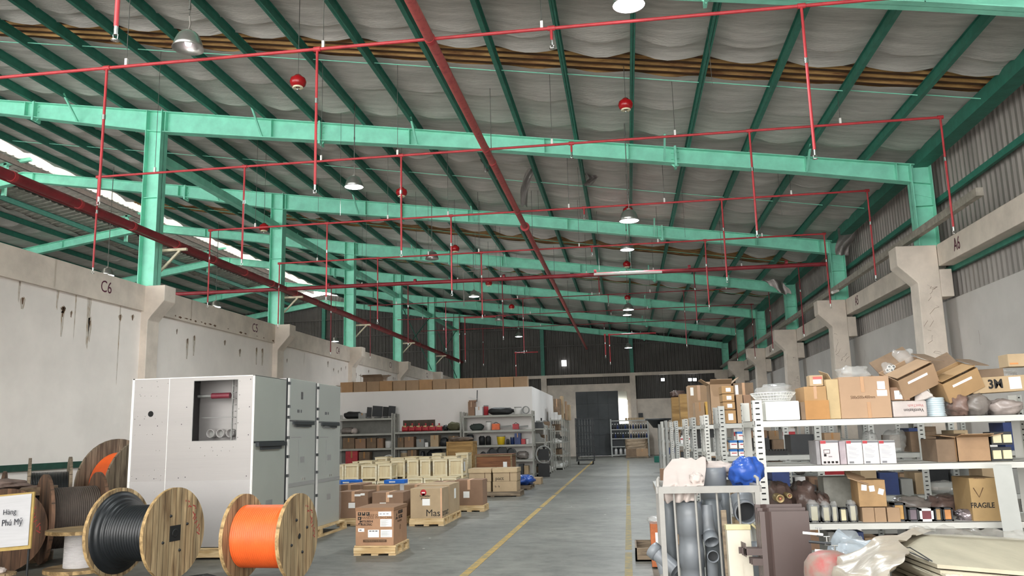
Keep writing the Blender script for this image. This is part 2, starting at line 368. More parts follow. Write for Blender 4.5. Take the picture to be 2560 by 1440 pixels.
# ---------------------------------------------------------------- steel frames
def frame(i, Y):
    # columns
    for X, zb, zt in ((5.29, 4.57, rt(5.29)), (XC + 0.02, 4.57, rt(XC))):
        if i == 0: zb = 4.57
        mb = MB(); h = 0.17; w_ = 0.13
        mb.b2(X - h, X + h, Y - 0.006, Y + 0.006, zb, zt)
        mb.b2(X - h, X - h + 0.012, Y - w_, Y + w_, zb, zt); mb.b2(X + h - 0.012, X + h, Y - w_, Y + w_, zb, zt)
        mb.b2(X - h, X + h, Y - w_, Y + w_, zb, zb + 0.015); mb.b2(X - h, X + h, Y - .09, Y + .09, (zb + zt) / 2, (zb + zt) / 2 + .012)
        if X > 0:   # haunch where the column carries the rafter
            mb.prism([(X - h, zt - 0.5), (X + h, zt - 0.6), (X + h, zt), (X - h, zt)], Y - .02, Y + .02)
        struct(mb.build('column_steel', STEEL), 'green steel column')
    # rafter: tapered I section, right slope and left slope
    ks = [(XR, .34), (3.4, .3), (-2.2, .3), (-6, .38), (-9.2, .44), (-12.6, .3), (RIDGE, .28)]
    mb = MB()
    def seg(x0, d0, x1, d1):
        for yy0, yy1 in ((Y - .005, Y + .005),):
            mb.prism([(x0, rt(x0)), (x1, rt(x1)), (x1, rt(x1) - d1), (x0, rt(x0) - d0)], yy0, yy1)
        mb.prism([(x0, rt(x0)), (x1, rt(x1)), (x1, rt(x1) - .014), (x0, rt(x0) - .014)], Y - .1, Y + .1)
        mb.prism([(x0, rt(x0) - d0 + .014), (x1, rt(x1) - d1 + .014), (x1, rt(x1) - d1), (x0, rt(x0) - d0)], Y - .1, Y + .1)
    for (a, da), (b, db) in zip(ks, ks[1:]): seg(a, da, b, db)
    ml = [(RIDGE * 2 - a, d) for a, d in ks]
    for (a, da), (b, db) in zip(ml, ml[1:]):
        if b < XL: break
        seg(a, da, b, db)
    # stiffeners and end plates
    def dep(x):
        xx = x if x > RIDGE else 2 * RIDGE - x
        for (a, da), (b, db) in zip(ks, ks[1:]):
            if b <= xx <= a: return da + (db - da) * (a - xx) / (a - b)
        return .3
    for x in [4.9, 3.38, 0.25, -1.3, -3.9, -6.7, -8.95, -9.35, -12.1, -14.5, -16.6, -17.2, -20, -23, -26]:
        mb.b2(x - .006, x + .006, Y - .1, Y + .1, rt(x) - dep(x), rt(x))
    for x in (1.1, -5.7, -11.9):       # bolted splices
        mb.b2(x - .02, x + .02, Y - .12, Y + .12, rt(x) - dep(x) - .07, rt(x) + .02)
        for s in (-1, 1): mb.prism([(x, rt(x) - dep(x)), (x + s * .08, rt(x) - dep(x)), (x, rt(x) - dep(x) - .08)], Y - .006, Y + .006)
        for zz in (.08, .2): mb.b2(x - .07, x + .07, Y - .03, Y + .03, rt(x) - zz - .006, rt(x) - zz + .006)
    # flange braces up to the purlins
    for x in (3.38, 0.9, -3.75, -6.9, -10.9):
        for s in (-1, 1): mb.bar((x, Y + s * .06, rt(x) - dep(x) + .02), (x - .0, Y + s * .55, rt(x) + .06), .035, .035)
    struct(mb.build('beam_rafter', STEEL), 'green steel rafter spanning the hall')
for i, Y in enumerate(YF): frame(i, Y)
# gable posts
for x in (-28, -24, -20.0, -16.9, -12.6, -4.43, 0.37):
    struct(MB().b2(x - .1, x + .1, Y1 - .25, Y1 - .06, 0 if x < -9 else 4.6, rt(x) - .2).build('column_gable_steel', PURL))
for z in (6.2, 7.2, 8.2):
    x1 = min(XR, 5.4 - (z - 6.0) / .149); x0 = 2 * RIDGE - x1
    if x1 > x0: struct(MB().b2(max(x0, XL), x1, Y1 - .14, Y1 - .05, z, z + .06).build('beam_girt', DARKM))
# purlins
px_ = [5.42 - 1.02 * k for k in range(21)]
def purlin(x):
    mb = MB(); z = rt(x); s = 1 if x > RIDGE else -1
    mb.b2(x - .003, x + .003, Y0, Y1, z, z + .17)
    mb.b2(x - .035, x + .03, Y0, Y1, z, z + .006); mb.b2(x - .03, x + .035, Y0, Y1, z + .164, z + .17)
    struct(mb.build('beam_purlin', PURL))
for x in [q for q in px_ if q > -15.7] + [2 * RIDGE - q for q in px_ if q > -15.0]: purlin(x)
struct(MB().b2(5.2, 5.45, Y0, Y1, rt(5.4) - .02, rt(5.4) + .2).build('beam_eave', PURL), 'green eave strut')
for X, z in ((5.52, 5.35), (5.56, 4.12)):
    struct(MB().b2(X, X + .06, Y0, Y1, z, z + .1).build('beam_wall_girt', PURL))
# two pale cable trunks along the right wall
struct(MB().b2(5.0, 5.1, 12.0, Y1, 4.72, 4.84).build('trim_4', mat('grey cable tray', 'a29b90', .7)), 'pale cable tray running along the right wall')
# sag rods between purlins
mb = MB()
for Y in [11.95, 17.9, 23.9, 29.9]:
    for a, b in zip(px_[:-1], px_[1:]): mb.bar((a - .04, Y, rt(a) + .05), (b + .04, Y, rt(b) + .05), .012, .012)
struct(mb.build('trim_5', STEEL), 'thin green sag rods between the purlins')

# ---------------------------------------------------------------- foil lining
def foil_material(name, base, rough, metal):
    m = bpy.data.materials.new(name); m.use_nodes = True; nt = m.node_tree; N = nt.nodes; L = nt.links; b = N['Principled BSDF']
    b.inputs['Roughness'].default_value = rough; b.inputs['Metallic'].default_value = metal
    tc = N.new('ShaderNodeTexCoord'); mp = N.new('ShaderNodeMapping'); mp.inputs['Scale'].default_value = (0.5, 4, 1); L.new(tc.outputs['Object'], mp.inputs[0])
    n = N.new('ShaderNodeTexNoise'); n.inputs['Scale'].default_value = 1.6; n.inputs['Detail'].default_value = 7; n.inputs['Roughness'].default_value = .65; L.new(mp.outputs[0], n.inputs['Vector'])
    r = N.new('ShaderNodeValToRGB'); e = r.color_ramp.elements; c = lin(base); e[0].position = .3; e[1].position = .7
    e[0].color = tuple(v * .72 for v in c[:3]) + (1,); e[1].color = tuple(min(1, v * 1.2) for v in c[:3]) + (1,); L.new(n.outputs['Fac'], r.inputs[0]); L.new(r.outputs[0], b.inputs['Base Color'])
    n2 = N.new('ShaderNodeTexNoise'); n2.inputs['Scale'].default_value = 14; n2.inputs['Detail'].default_value = 5; L.new(mp.outputs[0], n2.inputs['Vector'])
    bp = N.new('ShaderNodeBump'); bp.inputs['Strength'].default_value = .55; bp.inputs['Distance'].default_value = .03; L.new(n2.outputs['Fac'], bp.inputs['Height']); L.new(bp.outputs[0], b.inputs['Normal'])
    return m
FOIL = foil_material('dull silver insulation foil', 'c6c3be', 0.55, 0.08)
def is_rust(y, x):
    return any(a < y < b for a, b in ((11.3, 12.05), (23.7, 24.9), (30.0, 30.8), (-0.6, .2))) and x > -15
mb = MB(); r3 = random.Random(11)
def foil_strip(x0, x1, ya, yb, q):
    """one foil strip across the slope, sagging between purlins and lapped over the next"""
    n = int(abs(x1 - x0) / 0.17); rows = 5
    ph = [r3.uniform(0, 6) for _ in range(4)]; amp = r3.uniform(.02, .07); lap = r3.uniform(.05, .1)
    def f(u, v):
        x = x0 + (x1 - x0) * u; y = ya + (yb - ya) * v
        k = ((5.42 - (x if x > RIDGE else 2 * RIDGE - x)) / 1.02) % 1.0
        sag = math.sin(PI * k) ** 2
        edge = 1 - min(1, 4 * v * (1 - v)) * .75
        z = rt(x) + .2 - sag * (amp * edge * (.6 + .6 * math.sin(x * .9 + ph[0])) + .015) - v ** 3 * lap * .85 * sag ** .35 + .006 * math.sin(x * 9 + ph[2] + y * 5) * sag
        return (x, y + .02 * math.sin(x * 1.3 + ph[1]) * (1 if v > .5 else -1), z)
    mb.grid(f, n, rows)
for side in (0, 1):
    X0, X1_ = (5.6, -15.6) if side == 0 else (-19.5, XL)
    y = Y0
    while y < Y1:
        d = 1.18; y2 = min(y + d, Y1); hit = False
        for a, b in ((-.6, .2), (11.3, 12.05), (23.7, 24.9), (30.0, 30.8)):
            if side == 0 and y < b and y2 > a:
                if y < a - .05: y2 = a
                else: y = b; y2 = min(y + d, Y1) if y + d < Y1 else Y1; hit = True
        foil_strip(X0, X1_, y, y2 + .03, 0); y = y2
struct(mb.build('ceiling', FOIL), 'sagging silver insulation foil under the roof')
RUST2 = mat('rusty sheet with shade painted in valleys', '5a3b24', .85, var=.25, scale=6, stretch=(.25, 3, 1))  # over the rust, light is painted on the ribs and shade in the valleys
# corrugated sheets seen between the foil strips
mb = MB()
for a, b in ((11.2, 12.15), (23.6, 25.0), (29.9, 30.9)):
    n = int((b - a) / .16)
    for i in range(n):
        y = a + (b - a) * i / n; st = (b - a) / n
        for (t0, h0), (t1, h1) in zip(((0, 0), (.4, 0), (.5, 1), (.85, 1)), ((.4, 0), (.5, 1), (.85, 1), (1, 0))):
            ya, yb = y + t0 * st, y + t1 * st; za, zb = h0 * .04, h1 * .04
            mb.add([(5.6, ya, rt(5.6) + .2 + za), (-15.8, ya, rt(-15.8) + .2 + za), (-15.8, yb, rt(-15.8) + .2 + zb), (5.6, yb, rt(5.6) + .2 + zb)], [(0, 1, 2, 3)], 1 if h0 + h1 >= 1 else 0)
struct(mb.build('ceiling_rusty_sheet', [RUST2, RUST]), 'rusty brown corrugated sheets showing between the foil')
# roof skin above everything, keeps the sky out
mb = MB()
for a, b in ((5.9, -15.6), (-18.2, XL)):
    mb.add([(a, Y0, rt(a) + .34), (b, Y0, rt(b) + .34), (b, Y1 + .2, rt(b) + .34), (a, Y1 + .2, rt(a) + .34)], [(0, 1, 2, 3)])
struct(mb.build('roof_skin', GALV))
struct(MB().b2(XL - .2, XL, Y0, Y1, 0, rt(XL) + .3).build('wall_far_left', PLAST))
# ridge monitor
MONW = mat('translucent roof sheet', 'ddd8cc', .6, var=.04, scale=2, transl=.2)
MONG = mat('galvanised monitor sheet', 'b5b3ac', .6, metal=.1)
def mon(x0, z0, x1, z1, mt, lab):
    mb = MB(); y = 4.0
    while y < 45:
        for (t0, h0), (t1, h1) in zip(((0, 0), (.6, 0), (.7, 1), (.9, 1)), ((.6, 0), (.7, 1), (.9, 1), (1, 0))):
            ya, yb = y + t0 * .3, y + t1 * .3
            mb.add([(x0, ya, z0 + h0 * .03), (x1, ya, z1 + h0 * .03), (x1, yb, z1 + h1 * .03), (x0, yb, z0 + h1 * .03)], [(0, 1, 2, 3)])
        y += .3
    return struct(mb.build('roof_monitor_sheet', mt), lab)
mon(-14.9, 9.95, -15.9, 10.08, MONG, 'grey sheets of the ridge monitor')
mon(-15.9, 10.08, -17.5, 9.98, MONW, 'daylit translucent sheets of the ridge monitor')
mon(-17.5, 9.98, -19.0, 9.75, MONG, 'grey sheets at the far side of the ridge monitor')
BARE = mat('bare roof sheet', 'aaa89f', .6, metal=.1)
mb = MB(); y = Y0
while y < Y1:
    for (t0, h0), (t1, h1) in zip(((0, 0), (.6, 0), (.7, 1), (.9, 1)), ((.6, 0), (.7, 1), (.9, 1), (1, 0))):
        ya, yb = y + t0 * .3, y + t1 * .3
        mb.add([(-18.2, ya, rt(-18.2) + .2 + h0 * .03), (-19.6, ya, rt(-19.6) + .2 + h0 * .03), (-19.6, yb, rt(-19.6) + .2 + h1 * .03), (-18.2, yb, rt(-18.2) + .2 + h1 * .03)], [(0, 1, 2, 3)])
    y += .3
struct(mb.build('ceiling_bare_sheet', BARE), 'bare ribbed sheet beside the ridge opening')
struct(MB().b2(-17.62, -17.54, 4, 45, 9.78, 9.93).build('beam_ridge_edge', mat('brown edge beam', '5a504a', .7)))
for k in range(5):
    Y = 9.2 + 6.1 * k
    mb = MB(); x = -18.0; mb.b2(x - .05, x + .05, Y - .05, Y + .05, rt(x) - .3, 9.9)
    mb.bar((x - .85, Y, 9.83), (x + .8, Y, 10.0), .1, .13)
    struct(mb.build('beam_monitor_post', STEEL), 'green post of the ridge monitor')
    mb = MB(); mb.bar((-18.1, Y, 9.93), (-18.1, Y + 6.1, 9.4), .012); mb.bar((-18.1, Y, 9.4), (-18.1, Y + 6.1, 9.93), .012); struct(mb.build('trim_brace', DARKM))
# far sliding door
struct(MB().b2(-.46, .05, Y1 - .22, Y1 - .17, .3, 1.95).build('door_2', mat('dull grey door sheet b', '5f6261', .6, var=.1)), 'dull lower panel beside the sliding door')
DM = mat('dull grey door sheet', '4f5254', .6, metal=.2, var=.12, scale=.7)
d = MB(); d.b2(-2.7, -.44, Y1 - .3, Y1 - .22, .31, 3.7)
for x in (-2.1, -1.55, -1.0): d.b2(x - .02, x + .02, Y1 - .33, Y1 - .3, .32, 3.7)
for z in (1.4, 2.2, 3.05): d.b2(-2.7, -.44, Y1 - .33, Y1 - .3, z, z + .03)
struct(d.build('door_1', DM), 'tall grey sliding door at the end of the aisle')
struct(MB().b2(-.44, 0.03, Y1 - .2, Y1 - .16, 1.95, 3.66).build('window_1', mat('daylit curtain strip', 'f4f4ee', .8, var=0, transl=.8)), 'bright daylit strip beside the sliding door')
# ================================================================ services under the roof
# high bay lamps
SHIN = mat('shade inside', 'd9cfd6', .25, metal=.6, var=0)
def lamp_proto(on):
    t = thing('high_bay_lamp', '', 'lamp')
    sh = MB(); sh.lathe([(.03, .0), (.085, -.008), (.105, -.025), (.125, -.055), (.142, -.095), (.156, -.14), (.176, -.2), (.17, -.2), (.15, -.14), (.136, -.095), (.118, -.058), (.08, -.03)], n=28)
    sh.build('lamp_shade', ALU, t)
    k = MB(); k.lathe([(0, .03), (.035, .03), (.04, .0), (.0, .0)], n=12); k.tube([(0, 0, .03), (0.012, 0, .1), (0, 0, .2)], .008, 6); k.build('ballast_cap', GALV, t)
    if on:
        l = MB(); l.lathe([(0, -.205), (.1, -.203), (.166, -.196)], n=28); l.build('lens', GLOW, t)
    else:
        l = MB(); l.lathe([(0, -.17), (.03, -.16), (.042, -.12), (.03, -.08), (.015, -.04)], n=14); l.build('bulb', mat('dim bulb', 'fff4ec', .3, var=0, emit=('ffe9f0', 2.2)), t)
    return t
def lamp(Y, px, py, label, on=True, row=None):
    p = onY(px, py, Y); base = lamp_on if on else lamp_off
    o = copy_tree(base); o.location = at((p.x, p.y, p.z + .2)); o['label'] = label; o['group'] = row or 'high bay lamps hanging under the roof'
    top = rt(p.x) + .19 - (p.z + .2)
    r = MB(); r.tube([(0, 0, .18), (0.004, 0, .3)], .004, 6); r.tube([(0, 0, .3), (0, 0, top)], .009, 6); r.tube([(0, 0, .28), (0, 0, .33)], .014, 8)
    if top > .9: r.tube([(0, 0, top * .5), (0, 0, top * .5 + .05)], .014, 8)
    r.build('hanging_rod', WIRE, o)
    if on:
        ld = bpy.data.lights.new('lamp_light', 'AREA'); ld.shape = 'DISK'; ld.size = .3; ld.energy = LAMP_W; ld.color = (.93, .98, 1.0); ld.spread = math.radians(165)
        lo = bpy.data.objects.new('lamp_light', ld); C.objects.link(lo); lo.parent = o; lo.location = (0, 0, -.225 * CAM_SCALE)
    return o
lamp_on = lamp_proto(True); lamp_off = lamp_proto(False)
for Y, px, py, lb in ((8.2, 1572, 14, 'largest lit bell lamp, at the top edge over the middle aisle'), (14.2, 1573, 553, 'lit bell lamp over the middle aisle, hung low behind a red extinguisher ball'),
                      (20.2, 1568, 625, 'lit bell lamp over the middle aisle, third from the front'), (26.3, 1571, 775, 'lit bell lamp over the middle aisle, just above a smaller looking one'),
                      (32.2, 1568, 788, 'lit bell lamp over the middle aisle, close under another lamp'), (38.2, 1571, 870, 'lit bell lamp over the middle aisle, hanging furthest in before the dark gable'),
                      (14.1, 885, 468, 'lit bell lamp on a long rod before the second rafter, left of centre'), (26.2, 1185, 742, 'lit bell lamp left of the main pipe, under the long cross pipe'),
                      (38.2, 1297, 842, 'lit bell lamp in front of the dark gable, left of the main pipe'), (20.0, 268, 689, 'lit bell lamp behind the partition wall beside the mark C6'),
                      (26.0, 539, 768, 'lit bell lamp behind the partition wall, second from the mark C6'), (38.0, 838, 854, 'lit bell lamp behind the partition wall beside the mark C4')):
    lamp(Y, px, py, lb)
lamp(8.2, 470, 122, 'unlit aluminium bell lamp with a bare bulb, hanging large at the upper left', False)
lamp(20.2, 1080, 648, 'dark bell lamp with a dim bulb beside the fourth rafter', False)
lamp(32.1, 1248, 801, 'small dim bell lamp far in, between two lit ones left of the main pipe', False)
for nq, (Y, X) in enumerate(((2.2, 0.22), (2.2, -4.6), (-3.8, 0.22), (-3.8, -4.6), (8, -14), (14, -14), (32, -14), (20, -24), (32, -24))):     # the same rows carry on behind the camera and behind the partition
    q = copy_tree(lamp_on); q.location = at((X, Y, 6.1)); q['label'] = 'lit bell lamp outside the view, %s of the rows going on' % ORD[nq]; q['group'] = 'high bay lamps out of the picture'
    MB().tube([(0, 0, .18), (0, 0, rt(X) + .19 - 6.1)], .009, 6).build('hanging_rod', WIRE, q)
    ld = bpy.data.lights.new('lamp_light', 'AREA'); ld.shape = 'DISK'; ld.size = .3; ld.energy = LAMP_W; ld.color = (.93, .98, 1.0); ld.spread = math.radians(165)
    lo = bpy.data.objects.new('lamp_light', ld); C.objects.link(lo); lo.parent = q; lo.location = (0, 0, -.225 * CAM_SCALE)
for b in (lamp_on, lamp_off):
    for k in list(b.children): bpy.data.objects.remove(k)
    bpy.data.objects.remove(b)

# red extinguisher balls under the purlins
def ball(px, py, z, lb, s=1.0):
    p = onZ(px, py, z); t = thing('extinguisher_ball', lb, 'fire extinguisher', p, group='red extinguisher balls under the roof')
    MB().lathe([(0, .1), (.04, .1), (.06, .075), (.098, .05), (.112, 0), (.1, -.045), (.07, -.07), (0, -.07)], n=20).build('dome', REDB2, t)
    a = MB(); a.lathe([(.065, -.06), (.075, -.085), (.05, -.09), (.03, -.075)], n=16); a.build('white_label', mat('cream label', 'e6dfc0', .6, var=0), t)
    a = MB(); a.tube([(0, 0, -.06), (0, 0, -.11)], .014, 8); a.lathe([(0, -.11), (.025, -.112), (.0, -.118)], n=8); a.build('nozzle', CHROME, t)
    a = MB(); a.tube([(0, 0, .1), (0, 0, rt(p.x) + .19 - p.z)], .005, 5); a.build('hanger', WIRE, t)
for px, py, z, lb in ((745, 205, 6.4, 'red extinguisher ball at the upper left, above the first rafter'), (1564, 262, 6.4, 'red extinguisher ball under the middle purlin, above the first rafter'),
                      (1004, 481, 6.3, 'red extinguisher ball behind a red drop pipe, between first and second rafter'), (1570, 527, 6.2, 'red extinguisher ball half hidden behind a lit lamp'),
                      (1138, 622, 6.3, 'red extinguisher ball under the third bay, left of the main pipe'), (1567, 661, 6.2, 'red extinguisher ball just above the long cross pipe'),
                      (660, 569, 6.3, 'red extinguisher ball close to the second green column on the partition'), (1222, 708, 6.3, 'small red extinguisher ball just under the long cross pipe'),
                      (1569, 744, 6.2, 'tiny red extinguisher ball above two lamps close together'), (1279, 767, 6.3, 'tiny red extinguisher ball far in, left of the main pipe')):
    ball(px, py, z, lb)

# sprinkler pipes
def head(mb, x, y, z):
    mb.tube([(x, y, z + .04), (x, y, z - .02)], .014, 8, m=1); mb.tube([(x - .018, y, z - .02), (x - .014, y, z - .055), (x + .014, y, z - .055), (x + .018, y, z - .02)], .003, 5, m=1)
    mb.lathe([(0, -.058), (.03, -.06), (0, -.063)], (x, y, z), 10, m=1)
MX = -2.0; PZ = 6.0
def sprinkler_branch(Y, xa, xb, drops, hangers, lb, z=PZ, r=.02, mm=None):
    t = thing('sprinkler_pipe', lb, 'sprinkler pipe', (xa, Y, z), group='red sprinkler branch pipes')
    mb = MB(); mb.tube([(0, 0, 0), (xb - xa, 0, 0)], r, 8)
    for x in [d[0] for d in drops]: mb.tube([(x - xa - .04, 0, 0), (x - xa + .04, 0, 0)], r * 1.5, 8)
    mb.build('pipe', mm or REDP, t)
    for x, zb in drops:
        d = MB(); d.tube([(x - xa, 0, 0), (x - xa, 0, zb - z)], r * .8, 8)
        if z - zb > .6: d.tube([(x - xa, 0, (zb - z) * .37), (x - xa, 0, (zb - z) * .37 - .06)], r * 1.05, 8, m=1)
        head(d, x - xa, 0, zb - z - .04); d.build('drop_pipe', [mm or REDP, CHROME], t)
    for x in hangers:
        h = MB(); h.tube([(x - xa, 0, .02), (x - xa, 0, rt(x) + .19 - z)], .0045, 5); h.box((x - xa, 0, .05), (.03, .03, .09), m=1); h.build('hanger', [WIRE, WHITEM], t)
    return t
DX = {}
zb = 4.45
dr = [onY(px, py, 12.25).x for px, py in ((248, 430), (612, 415), (1003, 388), (1428, 355), (1873, 325), (2350, 290))]
d0 = [(dr[0], zb), (dr[1], zb), (dr[2], zb), (dr[3], 5.86), (dr[4], zb), (dr[5], zb - .1)]
hg = [dr[0] + 1.0, dr[1] + 1.3, dr[2] - .06, dr[3] - .3, dr[4] - 1.1, dr[5] - 1.4]
sprinkler_branch(4.75, dr[0] - .2, dr[5], [(onY(290, 70, 4.75).x, onY(290, 66, 4.75).z)], [-1.2], 'red sprinkler pipe overhead whose drop shows alone at the top left')
b1 = [onY(px, py, 8.5).x for px, py in ((267, 178), (793, 130), (1378, 70), (2003, 14))]
sprinkler_branch(8.5, -8.9, 4.9, [(b1[0], onY(248, 492, 8.5).z), (b1[1], onY(788, 462, 8.5).z), (b1[2], 5.86), (b1[3], onY(2025, 375, 8.5).z)],
                 [onY(315, 170, 8.5).x, onY(808, 118, 8.5).x, onY(1354, 62, 8.5).x], 'red sprinkler pipe crossing the top of the picture with four drops')
sprinkler_branch(12.25, dr[0], dr[5], d0, hg, 'red sprinkler pipe running across in front of the first rafter')
names = ['just before the second rafter', 'just before the third rafter', 'above the long cross pipe', 'behind the long cross pipe', 'in the fifth bay', 'in the sixth bay', 'last before the dark gable']
for k, Y in enumerate((16.04, 19.6, 23.2, 26.9, 30.6, 34.3)):
    r5 = random.Random(Y); dd = [(x + (.0 if k < 2 else r5.uniform(-.3, .3)), zz if k < 2 else zz + r5.uniform(-.4, .1)) for x, zz in d0]
    sprinkler_branch(Y, dr[0] + .0, dr[5], dd if k < 4 else dd[1::2], hg if k < 4 else hg[::2], 'red sprinkler pipe ' + names[k], r=.02 if k < 3 else .015, mm=REDP if k < 2 else REDB)  # far runs take the darker red, their dimness put into the colour
def small_branch(px0, px1, py, Y, pd, lb):
    a = onY(px0, py, Y); b = onY(px1, py, Y); z = a.z
    sprinkler_branch(Y, a.x, b.x, [(onY(q, py, Y).x, onY(q, e, Y).z) for q, e in pd], [(a.x + b.x) / 2], lb, z=z, r=.025)
small_branch(1160, 1265, 795, 33, [(1162, 900)], 'short bright red pipe run with one long drop left of centre')
small_branch(1520, 1640, 837, 31, [(1523, 905), (1512, 888)], 'short bright red pipe run with two drops right of the main pipe')
small_branch(1288, 1345, 882, 36, [(1289, 965)], 'short red pipe run with a drop over the row of cartons')
# main pipe along the hall
t = thing('sprinkler_main_pipe', 'thick red sprinkler main running down the length of the hall', 'pipe', (MX, 0, PZ))
mb = MB(); mb.tube([(0, Y0 + 1, .0), (0, 44.7, .0)], .057, 14); mb.build('pipe', mat('mottled red pipe', 'bc5a58', .55, var=.12, scale=10, col2='9c4548', mask=.3), t)
for Y in (17.3,): mb = MB(); mb.tube([(0, Y - .03, 0), (0, Y + .03, 0)], .1, 16); mb.build('flange', REDP, t)
for Y in (4.7, 8.5, 12.25, 12.9, 16.04, 19.6, 23.2): mb = MB(); mb.tube([(0, Y - .04, 0), (0, Y + .04, 0)], .063, 14); mb.build('coupling', REDP, t)
for Y in (6.8, 12.8, 18.8, 24.8, 30.8): mb = MB(); mb.tube([(0, Y, .05), (0, Y, rt(MX) + .1 - PZ)], .006, 6); mb.build('hanger', WIRE, t)
# big pipe along the columns of the partition wall
LX, LZ = -8.72, 5.47
t = thing('fire_main_pipe', 'dark red fire main carried on brackets along the green columns', 'pipe', (LX, 0, LZ))
MB().tube([(0, Y0 + 1, 0), (0, 44, 0)], .075, 14).build('pipe', REDB, t)
MB().tube([(-.14, Y0 + 1, -.02), (-.14, 44, -.02)], .03, 8).build('side_pipe', REDB, t)
for k in range(22): 
    Y = 9.0 + 1.5 * k
    MB().tube([(0, Y - .035, 0), (0, Y + .035, 0)], .083, 14).build('coupling', REDP, t)
cy = onX(712, 718, LX).y
t = thing('cross_pipe', 'long dark red pipe crossing the whole hall below the rafters', 'pipe', (LX, cy, LZ + .03))
xe = onY(2065, 660, cy).x
mb = MB(); mb.tube([(-9.5, 0, 0), (xe - LX, 0, (onY(2065, 660, cy).z - LZ - .03))], .05, 12); mb.build('pipe', REDB, t)
for k in range(6): x = 1.2 + 2.3 * k; mb = MB(); mb.tube([(x - .03, 0, 0), (x + .03, 0, 0)], .062, 12); mb.build('coupling', REDB, t)
for k in range(4): x = 2.2 + 3 * k; mb = MB(); mb.tube([(x, 0, .04), (x, 0, rt(x + LX) + .1 - LZ)], .005, 5); mb.build('hanger', WIRE, t)
BR = mat('cream bracket paint', 'cfc6ab', .6)
for i, Y in enumerate(YF[1:6]):
    t = thing('pipe_bracket', 'cream angle bracket carrying the fire main at the %s green column' % ORD[i], 'bracket', (-9.05, Y + .16, 5.36), group='brackets under the fire main')
    mb = MB(); mb.bar((0, 0, 0), (.55, 0, 0), .06, .05); mb.bar((0, 0, -.42), (.4, 0, -.02), .04, .04); mb.build('arm', BR, t)
# longitudinal strut between the columns on the partition, and rod bracing in the far bays
for a, b in zip(YF[1:6], YF[2:]):
    struct(MB().bar((-9.2, a + .1, 7.3), (-9.2, b - .1, 7.3), .16, .16).build('beam_strut', STEEL), 'green strut tying the columns together')
for a, b in ((YF[5], YF[6]), (YF[4], YF[5])):
    mb = MB(); mb.bar((-9.2, a, 4.7), (-9.2, b, 7.3), .03); mb.bar((-9.2, a, 7.3), (-9.2, b, 4.7), .03); struct(mb.build('trim_brace', PURL), 'rod cross bracing')
# thin pale hanging conduits and wires
hw = [(1350, 20, 9.4), (808, 30, 9.0), (1448, 510, 17), (1345, 500, 19), (1395, 520, 20), (850, 500, 14.5), (950, 120, 12.0), (1775, 160, 10.5), (1040, 600, 20), (1495, 600, 24), (1710, 560, 18), (1950, 500, 16), (1240, 640, 22), (1660, 850, 34), (1765, 880, 36)]
rank = {i: k for k, i in enumerate(sorted(range(len(hw)), key=lambda i: hw[i][0]))}
for i, (px, py, Y) in enumerate(hw):
    p = onY(px, py, Y); mb = MB(); l = 1.1 + (i * 37 % 10) / 12
    if p.z > rt(p.x): continue
    mb.tube([(p.x, Y, rt(p.x) + .19), (p.x + .01, Y, p.z - .3)], .0035, 5)
    tag(mb.build('hanging_wire', WIRE), 'thin steel wire hanging from the roof, %s of the wires counted from the left' % ORD[rank[i]], 'wire', group='thin wires hanging from the roof')
hc = onY(1158, 680, 24); t = thing('hanging_conduit', 'pale thin conduit dropping from a short run, left of the main pipe', 'conduit', hc)
mb = MB(); p = hc; q = onY(1220, 676, 24) - p; e = onY(1160, 765, 24) - p; mb.tube([e, (0, 0, 0), q], .014, 6); mb.tube([q * .5, q * .5 + Vector((0, 0, rt(p.x) + .19 - p.z))], .006, 5); mb.build('conduit', GALV, t)
# pale horizontal trunking seen along the cross pipe
a = onY(1485, 686, cy - .25); b = onY(1655, 680, cy - .25)
t = thing('strip_light_fitting', 'long pale strip fitting lying along the cross pipe', 'light fitting', a); mb = MB(); mb.bar((0, 0, 0), b - a, .09, .05); mb.build('housing', WHITEM, t)
mb = MB(); c_ = (b - a) * .55; mb.tube([c_, c_ + Vector((0, 0, rt(a.x + c_.x) - a.z))], .008, 6); mb.build('hanging_rod', WIRE, t)

# torn foil hanging down
FT = foil_material('crumpled torn foil', 'a19b98', .35, .6)
def shred(name, pts, wd, lb, seed):
    r = random.Random(seed); mb = MB(); n = len(pts)
    for (a, b) in zip(pts[:-1], pts[1:]):
        a = Vector(a); b = Vector(b)
    def f(u, v):
        s = v * (n - 1); i = min(int(s), n - 2); p = Vector(pts[i]).lerp(Vector(pts[i + 1]), s - i)
        return p + Vector(((u - .5) * wd * (1 - .4 * v) + .02 * math.sin(9 * v + seed), .05 * math.sin(u * 7 + v * 5 + seed), .02 * math.sin(u * 11 + v * 13)))
    mb.grid(f, 8, 16)
    return tag(mb.build(name, FT), lb, 'torn foil', group='torn foil hanging from the roof')
def P(px, py, Y): return onY(px, py, Y)
shred('foil_shred', [P(1475, 405, 17.6), P(1468, 425, 17.4), P(1482, 445, 17.5), P(1468, 462, 17.4)], .3, 'crumpled shiny foil scrap hanging in two knots above the second rafter', 1)
shred('foil_shred', [P(1332, 415, 17.4), P(1320, 450, 17.4), P(1308, 480, 17.3), P(1312, 515, 17.2)], .22, 'long twisted foil strip hanging beside the main pipe', 2)
shred('foil_shred', [P(1208, 385, 17.0), P(1212, 410, 17.0), P(1220, 430, 17)], .14, 'small foil scrap hanging just under the first rafter', 3)
shred('foil_shred', [P(2120, 570, 20.0), P(2112, 600, 19.9), P(2105, 638, 19.9)], .45, 'big dull foil flap hanging beside the fifth bay column on the right', 4)
shred('foil_shred', [P(2330, 245, 13.1), P(2390, 275, 13.1), P(2440, 300, 13.1)], .35, 'sagging foil sheet come loose near the right eave', 5)
